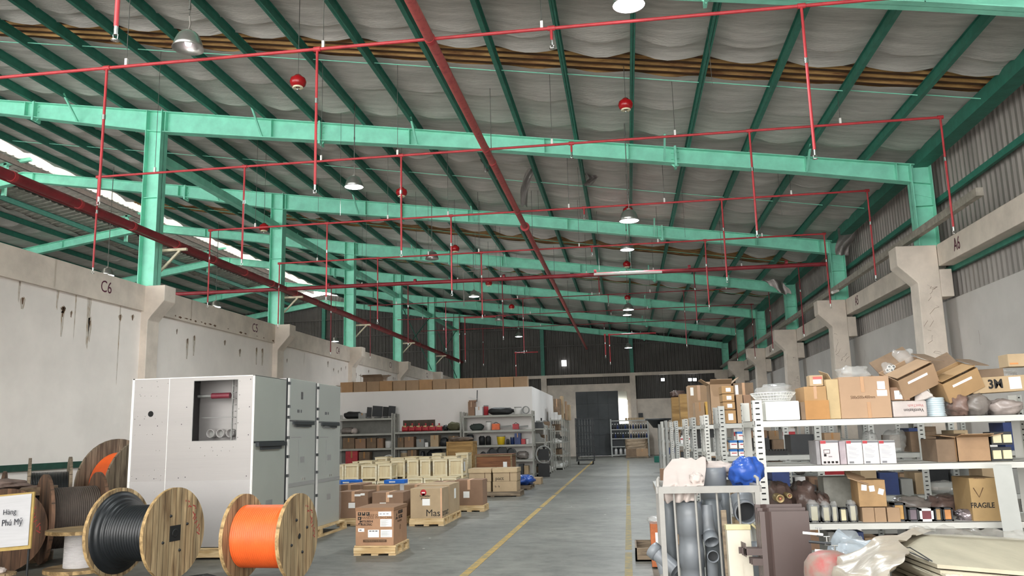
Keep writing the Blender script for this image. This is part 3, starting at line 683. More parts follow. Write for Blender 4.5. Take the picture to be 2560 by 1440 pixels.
shred('foil_shred', [P(1925, 700, 26), P(1950, 715, 26), P(1965, 735, 26)], .5, 'torn foil flap hanging over the end of the third rafter on the right', 6)
shred('foil_shred', [P(1850, 735, 32), P(1885, 742, 32), P(1905, 750, 32)], .6, 'torn dark foil sagging over the fourth rafter on the right', 7)
# cameras and small wall things
def cctv(p, lb, a=0):
    t = thing('security_camera', lb, 'camera', p, a); mb = MB(); mb.tube([(0, 0, 0), (-.14, -.1, -.05)], .035, 10); mb.build('body', WHITEM, t)
    mb = MB(); mb.box((0.03, 0.02, 0.06), (.03, .03, .16)); mb.build('mount', WHITEM, t)
cctv(onX(2093, 727, 5.0), 'white security camera on the cable tray, before the second right column')
cctv(onY(2335, 238, 12.8), 'white floodlight box under the eave at the top right')
for px, py, lb in ((1657, 949, 'single small white floodlight low on the dark gable'), (1725, 949, 'first of the pair of small floodlights on the dark gable'), (1737, 949, 'second of the pair of small floodlights on the dark gable')):
    p = onY(px, py, 44.98); t = thing('flood_light', lb, 'floodlight', p, group='small floodlights on the gable')
    MB().box((0, .08, 0), (.22, .1, .2)).build('housing', BLACK, t); MB().box((0, 0.01, 0), (.17, .02, .14)).build('lens', GLOW, t)
p = onY(1410, 908, 44.95)
struct(MB().box(p, (.26, .04, .32)).build('window_2', mat('daylight hole', 'ffffff', .5, var=0, emit=('ffffff', 2.5))), 'small daylit hole in the gable')
p = onX(2083, 881, 5.5); t = thing('fire_bell', 'small red fire bell on the right wall beside the second column', 'fire bell', p)
MB().lathe([(0, .06), (.07, .05), (.09, 0), (0, 0)], n=16, R=Matrix.Rotation(-PI / 2, 3, 'Y')).build('gong', REDB2, t)
MB().box((0, 0, -.2), (.05, .08, .1)).build('call_point', BLACK, t)

CAM_SCALE, CAM_SHIFT = 1.0, 0.0      # from here on nothing is scaled about the camera
# ================================================================ things: builders
from mathutils import noise
KRAFT = mat('brown carton board', 'a08468', .8, var=.05, scale=3, bump=.03)
KRAFT2 = mat('reddish carton board', '8e705a', .8, var=.06, scale=3)
KRAFT3 = mat('yellowish carton board', 'b0997a', .8, var=.05, scale=3)
KRAFT4 = mat('dusty dark carton board', '776350', .85, var=.1, scale=4)
TAPE = mat('brown packing tape', 'a5794c', .25, var=.04)
TAPE2 = mat('pale paper tape', 'cfa482', .5, var=.04)
PAPER = mat('white paper label', 'f0efec', .7, var=0)
INK = mat('black print', '1d1b1a', .8, var=0)
INKG = mat('grey print', '77777a', .8, var=0)
INKB = mat('brown print', '59402c', .8, var=0)
INKR = mat('red print', 'b3202c', .7, var=0)
WHITEC = mat('white carton board', 'dedcda', .75, var=.04)
GREYC = mat('grey carton board', '8f8f8c', .8, var=.05)
DARKB = mat('dark plastic', '2b2d30', .5, var=.1)
BLUEC = mat('blue print board', '1f6ed0', .6, var=.05)
NAVY = mat('navy plastic', '24386b', .5, var=.1)
REDC = mat('red plastic', 'b03038', .5, var=.08)
ORC = mat('orange plastic', 'e0672f', .5, var=.08)
YELC = mat('yellow plastic', 'd9b822', .5, var=.05)
TEALC = mat('teal board', '1e6b5c', .7, var=.05)
BRASS = mat('tarnished brass', 'a8926a', .4, metal=.6)
PVC = mat('grey pvc', '777b80', .38, var=.04)
PVCD = mat('darker grey pvc', '62676b', .42, var=.04)
PALW = wave_wood('pallet wood', 'dcc398', 'b99a6b', 2.5, 'X')
PALW2 = wave_wood('pallet wood lengthwise', 'dcc398', 'b99a6b', 2.5, 'Y')
DPAL = wave_wood('grey old pallet wood', '8b7a64', '5d5042', 2.5, 'X')
CRW = wave_wood('pale plywood', 'ecdcb6', 'dcc79c', 1.2, 'Z')
CRF = wave_wood('pale batten', 'f8edd2', 'ecdcb6', 2, 'X')
OLDW = wave_wood('old brown plywood', 'b08c56', '8a6a3e', 1.2, 'X')
OLDR = wave_wood('reddish plywood', '8b5b39', '6e4429', 1.5, 'X')
REELW = wave_wood('reel planks', 'c6ad85', '8a7050', 1.3, 'X', board=.095)
REELW2 = wave_wood('weathered reel planks', '9c8c76', '665849', 1.3, 'X', board=.11)
REELW3 = wave_wood('brown reel planks', '7a5a44', '4f3a2c', 1.3, 'X', board=.11)
REELE = wave_wood('reel rim', 'bfa070', '7d6542', 2, 'X', stretch=(1, 1, 1))
CBLK = mat('black cable sheath', '1c1f22', .38, var=.08)
CORG = mat('orange cable sheath', 'f0692d', .42, var=.04)
CWHT = mat('white wound cord', 'dcd8d8', .6, var=.05, bump=.4, bscale=90, stretch=(1, 1, 4))
CBRN = mat('dusty dark cable', '4a4039', .7, var=.1)
RACKG = mat('grey rack paint', 'b0b1ad', .5, var=.05, scale=2)
RACKW = mat('off white rack paint', 'cbcac4', .45, var=.04, scale=2)
RACKD = mat('dim grey rack paint', 'a8a79f', .55, var=.06, scale=2)
HOLE = mat('slot shadow', '151515', .9, var=0)
BAGM = mat('clear plastic bag', 'cfcfcd', .18, var=.05, alpha=.33, bump=.6, bscale=9)
BAGM2 = mat('milky plastic sheet', 'a59b8d', .28, var=.06, bump=.7, bscale=6)
BAGD = mat('smoky plastic bag', '8a827c', .25, var=.1, alpha=.75, bump=.7, bscale=8)
CLOTH = mat('white cloth', 'bcb0aa', .95, var=.05, scale=3)
BLUEB = mat('blue plastic sack', '2f55a8', .3, var=.12, scale=4, bump=.6, bscale=7)

def carton(label, x0, x1, y, dep, z0, z1, m=KRAFT, rz=0, tape=True, labels=(), group=None, cat='carton', flaps=0, name='carton', tapem=None, vt=None, bev=.004, gap=True):
    """closed (or open, flaps>0) carton, front face at y, labels (u, v, w, h) in front-face fractions"""
    W = abs(x1 - x0); H = abs(z1 - z0); t = thing(name, label, cat, ((x0 + x1) / 2, y + dep / 2, min(z0, z1)), rz, group)
    tm = tapem or TAPE
    if flaps:
        mb = MB(); th = .006
        mb.b2(-W / 2, W / 2, -dep / 2, -dep / 2 + th, 0, H); mb.b2(-W / 2, W / 2, dep / 2 - th, dep / 2, 0, H); mb.b2(-W / 2, -W / 2 + th, -dep / 2, dep / 2, 0, H); mb.b2(W / 2 - th, W / 2, -dep / 2, dep / 2, 0, H); mb.b2(-W / 2, W / 2, -dep / 2, dep / 2, 0, th)
        mb.build('body', m, t)
        fl = min(W, dep) * .45; a = math.radians(flaps)
        for sx, sy in ((0, -1), (0, 1), (1, 0), (-1, 0)):
            aa = a * rnd.uniform(.6, 1.2)
            if sx == 0: c = (0, sy * dep / 2, H); e = (0, sy * (dep / 2 + fl * math.cos(aa)), H + fl * math.sin(aa)); f = MB().bar(c, e, W * .97, th, up=(0, 0, 1))
            else: c = (sx * W / 2, 0, H); e = (sx * (W / 2 + fl * math.cos(aa)), 0, H + fl * math.sin(aa)); f = MB().bar(c, e, dep * .97, th, up=(0, 0, 1))
            f.build('flap', m, t)
    else:
        MB().b2(-W / 2, W / 2, -dep / 2, dep / 2, 0, H).build('body', m, t, bevel=bev)
        if gap:
            MB().b2(-W / 2 + .002, W / 2 - .002, -.003, .003, H, H + .002).build('lid_seam', INKB, t)
    if tape and W > .1:
        tw = min(.06, W * .14); mb = MB(); mb.b2(-tw / 2, tw / 2, -dep / 2 - .0015, -dep / 2, H * .62, H)
        if not flaps: mb.b2(-tw / 2, tw / 2, -dep / 2, dep / 2, H, H + .002)
        mb.build('tape', tm, t)
    for (u, v, lw, lh) in labels:
        MB().b2(-W / 2 + u * W, -W / 2 + (u + lw) * W, -dep / 2 - .003, -dep / 2 - .0005, v * H, (v + lh) * H).build('paper_label', PAPER, t)
    return t
def pcarton(label, px0, px1, py0, py1, Y, dep, m=KRAFT, **k):
    x0, x1, z0, z1 = rect(px0, px1, py0, py1, Y)
    if 'z0' in k: z0 = k.pop('z0')
    return carton(label, x0, x1, Y, dep, z0, z1, m, **k)
def pallet(label, x0, x1, y0, y1, h=.13, m=PALW, group=None, z=0):
    t = thing('pallet', label, 'pallet', ((x0 + x1) / 2, (y0 + y1) / 2, z), 0, group); W = x1 - x0; D = y1 - y0
    mb = MB(); n = max(4, int(D / .17))
    for i in range(n): y = -D / 2 + D * (i + .5) / n; mb.b2(-W / 2, W / 2, y - D / n * .4, y + D / n * .4, h - .022, h)
    mb.build('deck', m, t)
    mb = MB()
    for x in (-W / 2 + .05, 0, W / 2 - .05): mb.b2(x - .045, x + .045, -D / 2 + .01, D / 2 - .01, .02, h - .022) if False else None
    for x in (-W / 2 + .05, 0, W / 2 - .05):
        for y in (-D / 2 + .06, 0, D / 2 - .06): mb.b2(x - .05, x + .05, y - .05, y + .05, .02, h - .024)
        mb.b2(x - .05, x + .05, -D / 2, D / 2, 0, .02)
    mb.build('blocks', m, t)
    mb = MB(); mb.b2(-W / 2, W / 2, -D / 2 - .012, -D / 2 + .005, .028, h - .024) ; mb.build('front_board', m, t)
    return t
def crate(label, x0, x1, y, dep, z0, z1, m=CRW, f=CRF, legs=True, group='pale plywood crates', paper=False):
    W = x1 - x0; H = z1 - z0; t = thing('wooden_crate', label, 'crate', ((x0 + x1) / 2, y + dep / 2, z0), 0, group); b = .05; lg = .06 if legs else 0
    MB().b2(-W / 2 + .02, W / 2 - .02, -dep / 2 + .035, dep / 2 - .035, lg, H - .02).build('panels', m, t)
    mb = MB()
    for s in (-1, 1):
        for q in (-1, 1):
            mb.b2(s * W / 2, s * (W / 2 - b), q * dep / 2, q * (dep / 2 - .02), 0, H); mb.b2(s * W / 2, s * (W / 2 - .02), q * (dep / 2 - .02), q * (dep / 2 - b), 0, H)
        mb.b2(-W / 2 + b, W / 2 - b, s * dep / 2, s * (dep / 2 - .02), H - b, H); mb.b2(-W / 2 + b, W / 2 - b, s * dep / 2, s * (dep / 2 - .02), lg, lg + b)
        mb.b2(s * W / 2, s * (W / 2 - .02), -dep / 2 + b, dep / 2 - b, H - b, H); mb.b2(s * W / 2, s * (W / 2 - .02), -dep / 2 + b, dep / 2 - b, lg, lg + b)
    mb.build('battens', f, t)
    MB().b2(-W / 2 - .01, W / 2 + .01, -dep / 2 - .01, dep / 2 + .01, H, H + .015).build('lid', m, t)
    if paper: MB().b2(W / 2, W / 2 + .003, -dep * .3, dep * .1, H * .35, H * .85).build('paper_label', PAPER, t)
    return t
def reel(label, c, rz, R, wd, rc, cm, wm=REELW, wound=24, plate=True, upright=False, rim=None, lean=0.0, flare=False, th=.045, red=False):
    """drum whose axis lies along local x; c is the point of contact height 0 below its middle"""
    t = thing('cable_reel', label, 'cable reel', (c[0], c[1], c[2] if len(c) > 2 else 0), rz)
    B = Euler((0, PI / 2, 0)).to_matrix().to_4x4()
    for s in (-1, 1):
        mb = MB(); n = 40
        mb.lathe([(0, -th / 2), (R, -th / 2), (R, th / 2), (0, th / 2)], n=n, smooth=False)
        mi = [1 if (n <= i < 2 * n) else 0 for i in range(3 * n)]; mb.mi = mi
        o = mb.build('flange', [wm, rim or REELE], t)
        if upright: o.location = (0, 0, wd / 2 + s * (wd / 2 - th / 2))
        else: o.matrix_local = Matrix.Translation((s * (wd / 2 - th / 2), 0, R)) @ Matrix.Rotation(lean, 4, 'X') @ B
        if s == 1 and not upright:
            nb = MB()
            if plate:
                nb.add([(-.09, -.09, .004), (.09, -.09, .004), (.09, .09, .004), (-.09, .09, .004), (-.09, -.09, -.002), (.09, -.09, -.002), (.09, .09, -.002), (-.09, .09, -.002)], [(0, 1, 2, 3), (0, 4, 5, 1), (1, 5, 6, 2), (2, 6, 7, 3), (3, 7, 4, 0)], 0)
                nb.lathe([(.03, .004), (.045, .012), (.05, .004)], n=18, m=0)
            nb.lathe([(0, .005), (.032, .0055)], n=16, m=1)
            for k in range(4):
                a = k * PI / 2 + .4; nb.lathe([(0, .016), (.014, .014), (.018, 0)], (math.cos(a) * R * .42, math.sin(a) * R * .42, 0), 8, m=0)
            q = nb.build('hub_plate', [BLACK, HOLE], o); q.location = (0, 0, th / 2)
            if red:
                rr = random.Random(5); g = MB()
                for k in range(14):
                    a = 1.45 + k * .095 + rr.uniform(-.02, .02); r_ = R * (.74 + rr.uniform(-.06, .09)); u = Vector((math.cos(a) * r_, math.sin(a) * r_, .0015)); v = Vector((rr.uniform(-.03, .03), rr.uniform(-.03, .03), 0)); w2 = Vector((-v.y, v.x, 0)).normalized() * .007 if v.length else Vector((.01, 0, 0))
                    g.add([u - v - w2, u + v - w2, u + v + w2, u - v + w2], [(0, 1, 2, 3)])
                q = g.build('red_lettering', mat('faded red chalk', 'a8453f', .9, var=.1), o); q.location = (0, 0, th / 2)
    L = wd - 2 * th; prof = []; k = wound
    for i in range(k):
        x = -L / 2 + L * i / k; 
        for j in range(4):
            a = PI * j / 4; rr_ = rc + (L / k / 2) * math.sin(a)
            if flare: rr_ += (R * .92 - rc) * max(0, 1 - (i + j / 4) / k * 4) ** 2
            prof.append((rr_, x + L / k * j / 4))
    prof.append((rc, L / 2)); mb = MB(); mb.lathe(prof, n=36); o = mb.build('wound_cable', cm, t)
    if upright: o.location = (0, 0, wd / 2)
    else: o.matrix_local = Matrix.Translation((0, 0, R)) @ B
    return t
def blob(name, label, cat, c, s, m, seed=0, amp=.25, freq=2.0, n=28, rot=0, group=None, flat=True, parent=None, crease=.0, pw=.8):
    """crumpled rounded lump resting on z=c.z"""
    mb = MB(); c = Vector(c); s = Vector(s)
    def f(u, v):
        th_ = u * 2 * PI; ph = v * PI; d = Vector((math.sin(ph) * math.cos(th_), math.sin(ph) * math.sin(th_), math.cos(ph)))
        k = 1 + amp * .6 * (noise.noise(d * freq + Vector((seed, 0, 0))) * 1.4 + crease * abs(noise.noise(d * freq * 3 + Vector((0, seed, 0)))) * -1.2)
        sg = lambda a: math.copysign(abs(a) ** pw, a)
        p = Vector((sg(d.x) * s.x * k, sg(d.y) * s.y * k, sg(d.z) * s.z * k + s.z))
        if flat and p.z < .02: p.z = .0 + .001 * math.sin(u * 40)
        return p
    mb.grid(f, n, n // 2 + 2)
    o = mb.build(name, m, parent, loc=c, rz=rot)
    if label: tag(o, label, cat, group)
    return o

# ================================================================ left side
# switchgear cabinets
CY = 11.15
sx0 = onY(322, 1160, CY).x; sx1 = onY(632, 1160, CY).x; cz0 = .15; cz1 = onY(637, 937, CY).z
CABP = mat('bare zinc sheet', 'aaa6a4', .42, metal=.2, var=.04, scale=1.2, bump=.06, bscale=60, stretch=(.05, 1, 2))
CABF = mat('pale grey cabinet paint', 'a5aaa3', .4, var=.03, scale=1)
SEAL = mat('dark rubber seal', '2c3134', .6, var=0)
FILM = mat('stretch film', 'e6e6e6', .12, var=0, alpha=.16, bump=.5, bscale=7, stretch=(1, 1, .3))
REDW = mat('dark red busbar tube', '7d3440', .4)
yb = [CY] + [onX(px, 1100, sx1).y for px in (714, 788, 850)]
hts = [cz1, onX(752, 950, sx1).z - .0, onX(818, 962, sx1).z]
for i in range(3):
    y0, y1 = yb[i] + (.03 if i else 0), yb[i + 1] - .01; W = y1 - y0; H = hts[i] - cz0; D = sx1 - sx0
    t = thing('switchgear_cabinet', ['bare metal switchgear cabinet nearest the viewer with a window cut in its side', 'middle grey switchgear cabinet of the row of three, with a black slotted window', 'film wrapped grey switchgear cabinet farthest in the row of three'][i], 'electrical cabinet', (sx1 - D / 2, (y0 + y1) / 2, cz0), 0, 'switchgear cabinets on pallets')
    x = D / 2
    if i == 0:   # hollow near side with a window opening
        wx0, wx1, wz0, wz1 = (onY(483, 1030, CY).x, onY(592, 1030, CY).x, onY(540, 1101, CY).z, onY(540, 951, CY).z); ox = sx1 - D / 2
        wx0 -= ox; wx1 -= ox; wz0 -= cz0; wz1 -= cz0; yf = -W / 2
        mb = MB(); mb.b2(-x, wx0, yf, yf + .01, 0, H); mb.b2(wx1, x, yf, yf + .01, 0, H); mb.b2(wx0, wx1, yf, yf + .01, 0, wz0); mb.b2(wx0, wx1, yf, yf + .01, wz1, H)
        mb.b2(-x, x, W / 2 - .01, W / 2, 0, H); mb.b2(-x, x, yf, W / 2, H - .01, H); mb.b2(-x, x, yf, W / 2, 0, .01); mb.b2(-x, -x + .01, yf, W / 2, 0, H); mb.b2(x - .03, x - .02, yf, W / 2, 0, H)
        mb.b2(wx0 - .2, wx1 + .1, yf + .55, yf + .56, wz0 - .3, H - .02)      # partition seen through the window
        mb.build('side_panels', CABP, t)
        mb = MB(); rx = -.365; mb.b2(rx - .004, rx + .004, yf - .004, yf, .35, H)
        mb.b2(-x - .006, -x + .03, yf - .006, yf, 0, H); mb.b2(x - .03, x - .012, yf - .006, yf, 0, H); mb.b2(x - .008, x + .0, yf - .006, yf, 0, H); mb.b2(-x, x, yf - .006, yf, H - .012, H)
        mb.build('edge_strip', WHITEM, t)
        # rivets and holes, at the photo's places
        riv = [(355, 969), (395, 967), (350, 986), (420, 958), (393, 954), (344, 1041), (337, 1048), (363, 1041), (361, 1047), (388, 1046), (405, 1055), (439, 1054), (352, 990), (362, 990), (378, 990), (392, 990), (337, 1087), (367, 1086), (381, 1086), (390, 1126), (399, 1126), (386, 1175), (396, 1175), (413, 1175), (329, 1190), (358, 1189), (372, 1189), (402, 1189), (390, 1195), (401, 1200), (386, 1229), (386, 1236), (474, 1120), (501, 1119), (529, 1118), (556, 1118), (583, 1117), (532, 1127), (553, 1127), (574, 1127), (512, 1139), (543, 1138), (600, 952), (599, 987), (597, 1022), (595, 1057), (594, 1093), (511, 1371), (522, 1371)]
        mb = MB()
        for (px, py) in riv:
            p = onY(px, py, CY); mb.lathe([(0, .006), (.006, .004), (.008, 0)], (p.x - ox, yf - .0005, p.z - cz0), 8, R=Matrix.Rotation(PI / 2, 3, 'X'))
        for (px, py) in ((467, 1018), (359, 948), (627, 948), (624, 1017), (621, 1087), (616, 1190), (341, 1197), (446, 1195), (463, 1193), (394, 1065), (454, 1061), (350, 1063), (385, 1197)):
            p = onY(px, py, CY); mb.lathe([(0, .001), (.007, .0012)], (p.x - ox, yf - .0015, p.z - cz0), 8, m=1, R=Matrix.Rotation(PI / 2, 3, 'X'))
        mb.build('rivets', [CHROME, HOLE], t)
        p = onY(377, 1035, CY); mb = MB(); R_ = Matrix.Rotation(PI / 2, 3, 'X')
        mb.lathe([(0, .001), (.042, .0015)], (p.x - ox, yf - .001, p.z - cz0), 20, R=R_); mb.build('round_cutout', HOLE, t)
        mb = MB(); mb.b2(wx0 - .008, wx1 + .008, yf - .002, yf + .012, wz0 - .008, wz0); mb.b2(wx0 - .008, wx1 + .008, yf - .002, yf + .012, wz1, wz1 + .008); mb.b2(wx0 - .008, wx0, yf - .002, yf + .012, wz0, wz1); mb.b2(wx1, wx1 + .008, yf - .002, yf + .012, wz0, wz1)
        mb.build('window_edge', GREYC, t)
        # innards
        zz = onY(530, 990, CY + .3).z - cz0; mb = MB(); mb.cyl((wx0 - .1, yf + .3, zz), (wx0 + .17, yf + .3, zz), .02, 12, 0); mb.cyl((wx0 + .12, yf + .3, zz), (wx0 + .4, yf + .3, zz), .042, 16, 1); mb.build('bushing_tube', [GREYC, REDW], t)
        mb = MB(); xr = wx1 - .17
        mb.b2(xr - .008, xr + .008, yf + .2, yf + .22, wz0 - .05, wz1 + .02)
        for k in range(8): mb.b2(xr, xr + .06, yf + .18, yf + .21, wz1 - .08 - k * .09, wz1 - .072 - k * .09)
        mb.b2(wx0, wx1, yf + .25, yf + .262, (wz0 + wz1) / 2 - .1, (wz0 + wz1) / 2 - .09)
        mb.build('inner_rail', GREYC, t)
        for k in range(3):
            xx = wx0 + .09 + k * .15; mb = MB(); mb.lathe([(.062, -.1), (.062, 0), (.052, .0), (.052, -.1)], (xx, yf + .34, wz0 + .1), 20, R=R_); mb.lathe([(0, -.08), (.052, -.08)], (xx, yf + .34, wz0 + .1), 16, R=R_, m=1); mb.build('bushing_spout', [CABP, GREYC], t)
    else:
        mb = MB(); mb.b2(-x, x - .02, -W / 2, W / 2, 0, H); mb.build('housing', CABP, t)
    # front facing the aisle (+x)
    def door(z0, z1, nm='door'):
        return MB().b2(x - .02, x + (.0 if i == 0 else .006), -W / 2 + (.012 if i == 0 else .08), W / 2 - .012, z0 * H, z1 * H).build(nm, CABF, t, bevel=.004)
    mb = MB(); mb.b2(x - .022, x - .006, -W / 2 + .004, W / 2 - .002, 0.0, H); mb.build('door_seal', SEAL, t)
    if i == 0:
        d2 = door(.0, .595); d1 = door(.605, 1.0)
        hb = MB(); hb.b2(x - .01, x + .05, -W / 2 + .07, W / 2 - .05, .575 * H, .6 * H); hb.b2(x + .01, x + .03, -W / 2 + .2, W / 2 - .2, .555 * H, .58 * H); hb.build('vent_hood', SEAL, t)
        MB().b2(x, x + .004, -.1, .12, .19 * H, .25 * H).build('nameplate', GREYC, t)
        MB().b2(x, x + .004, -W / 2 + .05, -W / 2 + .11, .21 * H, .27 * H).build('small_plate', SEAL, t)
    else:
        MB().b2(x - .02, x + .018, -W / 2 + .03, -W / 2 + .065, 0, H).build('hinge_post', WHITEM, t)
        door(.0, .30); door(.305, .72); door(.73, 1.0, 'door')
        MB().b2(x, x + .012, -W / 2 + .07, W / 2 - .02, .30 * H, .325 * H).build('dark_strip', GREYC, t)
        hb = MB(); hb.b2(x, x + .05, -W / 2 + .2, W / 2 - .15, .70 * H, .722 * H); hb.b2(x, x + .035, -W / 2 + .3, W / 2 - .25, .685 * H, .705 * H); hb.build('vent_hood', SEAL, t)
        for zz in (.97, .82, .75, .62, .5, .38, .22, .04): MB().b2(x, x + .024, -W / 2 + .02, -W / 2 + .075, zz * H - .03, zz * H + .015).build('hinge', SEAL, t)
        if i == 1: MB().b2(x + .005, x + .01, -.06, .02, .87 * H, .92 * H).build('slotted_window', HOLE, t)
        MB().b2(x + .005, x + .01, -.06, .12, .45 * H, .49 * H).build('nameplate', GREYC, t)
        MB().b2(x + .005, x + .01, -.06, .12, .17 * H, .21 * H).build('nameplate', GREYC, t)
        mb = MB(); mb.b2(x + .005, x + .012, -.2, -.12, .78 * H, .8 * H); mb.b2(x + .005, x + .012, -.06, -.03, .78 * H, .8 * H); mb.build('switch', SEAL, t)
        mb = MB(); mb.b2(x + .005, x + .008, -W / 2 + .16, -.02, .615 * H, .62 * H); mb.b2(x + .005, x + .008, -.13, -.12, .42 * H, .6 * H); mb.build('slot', GREYC, t)
        mb = MB(); mb.b2(x + .005, x + .014, .03, .07, .335 * H, .35 * H); mb.b2(x + .005, x + .014, .12, .15, .335 * H, .35 * H); mb.build('lock', CHROME, t)
    # stretch film, standing off the sheet
    e = .012; r7 = random.Random(i + 2)
    def ff(u, v):
        y = -W / 2 + W * u; return (x + .03 + .02 * noise.noise(Vector((y * 4, v * 5, i))), y, v * H * .995 + .005)
    if i: MB().grid(ff, 14, 26).build('stretch_film', FILM, t)
    if i == 0:
        MB().grid(lambda u, v: (-x + 2 * x * u, -W / 2 - .008 - .006 * noise.noise(Vector((u * 9, v * 16, 3))), .01 + v * H * .38), 24, 20).build('stretch_film', FILM, t)
pallet('pale pallet under the front cabinet', sx0 + .1, sx1 + .0, CY - .05, yb[1] - .05, .15)
pallet('pale pallet under the two film wrapped cabinets', sx0 + .1, sx1 + .12, yb[1] + .02, yb[3] + .08, .15, PALW2)

# reels
def fx(px, py, Y): return onY(px, py, Y).x
a = (onY(430, 1350, 9.5).x + onY(285, 1350, 9.7).x) / 2
reel('wooden reel of black cable with a black hub plate, in front of the cabinets', (a + .02, 9.62), math.radians(-10), .53, .86, .31, CBLK, flare=True, wound=20, red=True)
a = (onY(737, 1357, 9.5).x + onY(612, 1357, 9.6).x) / 2
reel('wooden reel full of bright orange cable', (a, 9.56), math.radians(-5), .485, .74, .345, CORG, wound=26, plate=False, red=True)
mb = MB(); t = thing('cable_tail', 'loose black cable ends lying under the black cable reel', 'cable', (-4.9, 9.3, 0))
for k in range(5): mb.tube([(-.3 - .1 * k, -.1, .02), (-.1, .1 + .05 * k, .05), (.15 + .03 * k, .1, .02), (.3, -.15 + .06 * k, .015)], .012, 6)
mb.build('cable', CBLK, t)
reel('upright spool of white cord between the big reels', (-7.08, 10.25), 0, .43, .52, .2, CWHT, upright=True, wound=30, wm=REELW)
reel('big weathered reel of dusty dark cable leaning beside the cabinets', (-7.8, 11.0), math.radians(48), .60, .72, .40, CBRN, REELW3, rim=REELW3)
reel('large grey weathered reel between the brown slab topped one and the wall', (-9.35, 12.6), math.radians(38), .70, .62, .46, CBLK, REELW2, rim=REELW2)
reel('tallest reel, standing by the wall with orange cable showing', (-9.0, 14.3), math.radians(-18), .84, .8, .58, CORG, REELW2, rim=REELW2)
reel('upright black cable reel with a double plank top', (-8.55, 11.05), 0, .40, 1.02, .36, CBLK, REELW3, upright=True, rim=wave_wood('slab edge', '8d7860', '6d5a48', 2, 'X'), th=.11)
reel('dark low reel close to the green wall rail', (-10.2, 12.3), math.radians(35), .6, .5, .35, CBRN, REELW3, rim=REELW3)
reel('brown reel half hidden behind the handwritten sign', (-8.15, 10.05), math.radians(-30), .53, .45, .3, CBLK, REELW3, rim=REELW3, red=True)
blob('tarpaulin', 'crumpled brown tarpaulin heaped on a reel at the left edge', 'tarpaulin', (-8.35, 10.15, 1.03), (.42, .3, .07), mat('brown tarpaulin', '6b5a52', .8, var=.12), 4, .35, 3)
# handwritten sign
SY = 8.9; x0, x1, z0, z1 = rect(-60, 76, 1236, 1378, SY)
t = thing('sign_stand', 'white handwritten sign in a yellow edged frame on a thin stand', 'sign', ((x0 + x1) / 2, SY, 0))
W = x1 - x0; H = z1 - z0; zc = (z0 + z1) / 2; tilt = Euler((math.radians(-6), math.radians(-4), math.radians(4)))
MB().box((0, .02, 0), (W, .02, H)).build('board', mat('yellowed frame board', 'a58b4e', .7, var=.1), t)
sg = MB(); sg.box((0, .0, .01), (W - .05, .008, H - .06)); s1 = sg.build('paper', mat('laminated white paper', 'b4b3b5', .3, var=.03, bump=.15, bscale=3, stretch=(.3, 1, 5)), t)
for o in t.children: o.location = (0, 0, zc); o.rotation_euler = tilt
PEN = mat('dark pen ink', '22232e', .6, var=0)
a = onY(26, 1280, SY) - t.location; text('Hàng', .085, PEN, t, (a.x, -.012 - .002, a.z), (PI / 2 - math.radians(6), math.radians(-4), 0), sx=.95)
a = onY(32, 1306, SY) - t.location; text('Phú Mỹ', .1, PEN, t, (a.x, -.012, a.z), (PI / 2 - math.radians(6), math.radians(-4), 0), sx=.85)
mb = MB(); xp = onY(62, 1400, SY).x - t.location.x; mb.tube([(xp, .05, z0 + .1), (xp, .05, .12)], .012, 8)
for a in (0.3, 2.2, 4.0, 5.3): mb.tube([(xp, .05, .14), (xp + .18 * math.cos(a), .05 + .18 * math.sin(a), .0)], .01, 6)
mb.build('stand', BLACK, t)
p = onZ(8, 1436, .1); t = thing('small_spool', 'small wooden spool end with pale rag at the lower left corner', 'spool', (p.x, p.y, 0))
MB().lathe([(0, 0), (.14, 0), (.14, .03), (.06, .03), (.06, .09), (.14, .09), (.14, .12), (0, .12)], n=24, smooth=False).build('body', REELW, t)
blob('rag', None, None, (-.05, 0, .12), (.07, .05, .03), CLOTH, 3, .4, 3, parent=t)

# cartons on the floor
def base_pallet(label, x0, x1, y, dep, m=PALW): return pallet(label, x0 - .02, x1 + .03, y - .01, y + dep + .03, .13, m)
# A: carton with three diamonds
Y = 11.4; x0, x1, _, z1 = rect(889, 984, 1270, 1370, Y); dep = onX(1017, 1300, x1).y - Y; dep = min(dep, 1.0)
base_pallet('new pallet under the carton standing alone at the front', x0, x1, Y, dep)
t = carton('orange brown carton with diamond logo, standing alone in front of the others', x0, x1, Y, dep, .13, z1, mat('orange carton board', 'a98264', .75, var=.05), tape=False)
W = x1 - x0; H = z1 - .13; yf = -dep / 2 - .001; xf = W / 2 + .001
def F(u, v): return (-W / 2 + u * W, yf, v * H)
def lab(par, u, v, w_, h_, m=PAPER, nm='paper_label'):
    return MB().b2(-W / 2 + u * W, -W / 2 + (u + w_) * W, yf - .002, yf, v * H, (v + h_) * H).build(nm, m, par)
MB().b2(-W / 2 - .005, W / 2 + .005, -dep / 2 - .005, dep / 2 + .005, H - .04, H + .004).build('lid', mat('darker carton lid', '8f6c50', .8, var=.05), t)
for (u, v) in ((.06, .8), (.17, .8), (.28, .8), (.06, .68)): lab(t, u, v, .085, .09, INK, 'handling_symbol')
mb = MB()
for (u, v) in ((.085, .83), (.195, .845), (.3, .83), (.085, .7)): mb.b2(-W / 2 + u * W, -W / 2 + (u + .03) * W, yf - .004, yf - .002, v * H, (v + .045) * H)
mb.build('handling_symbol', KRAFT, t)
text('KEEP DRY', .045, INKB, t, F(.5, .8), sx=1.1); text('HANDLE WITH CARE', .045, INKB, t, F(.56, .74), sx=1.05)
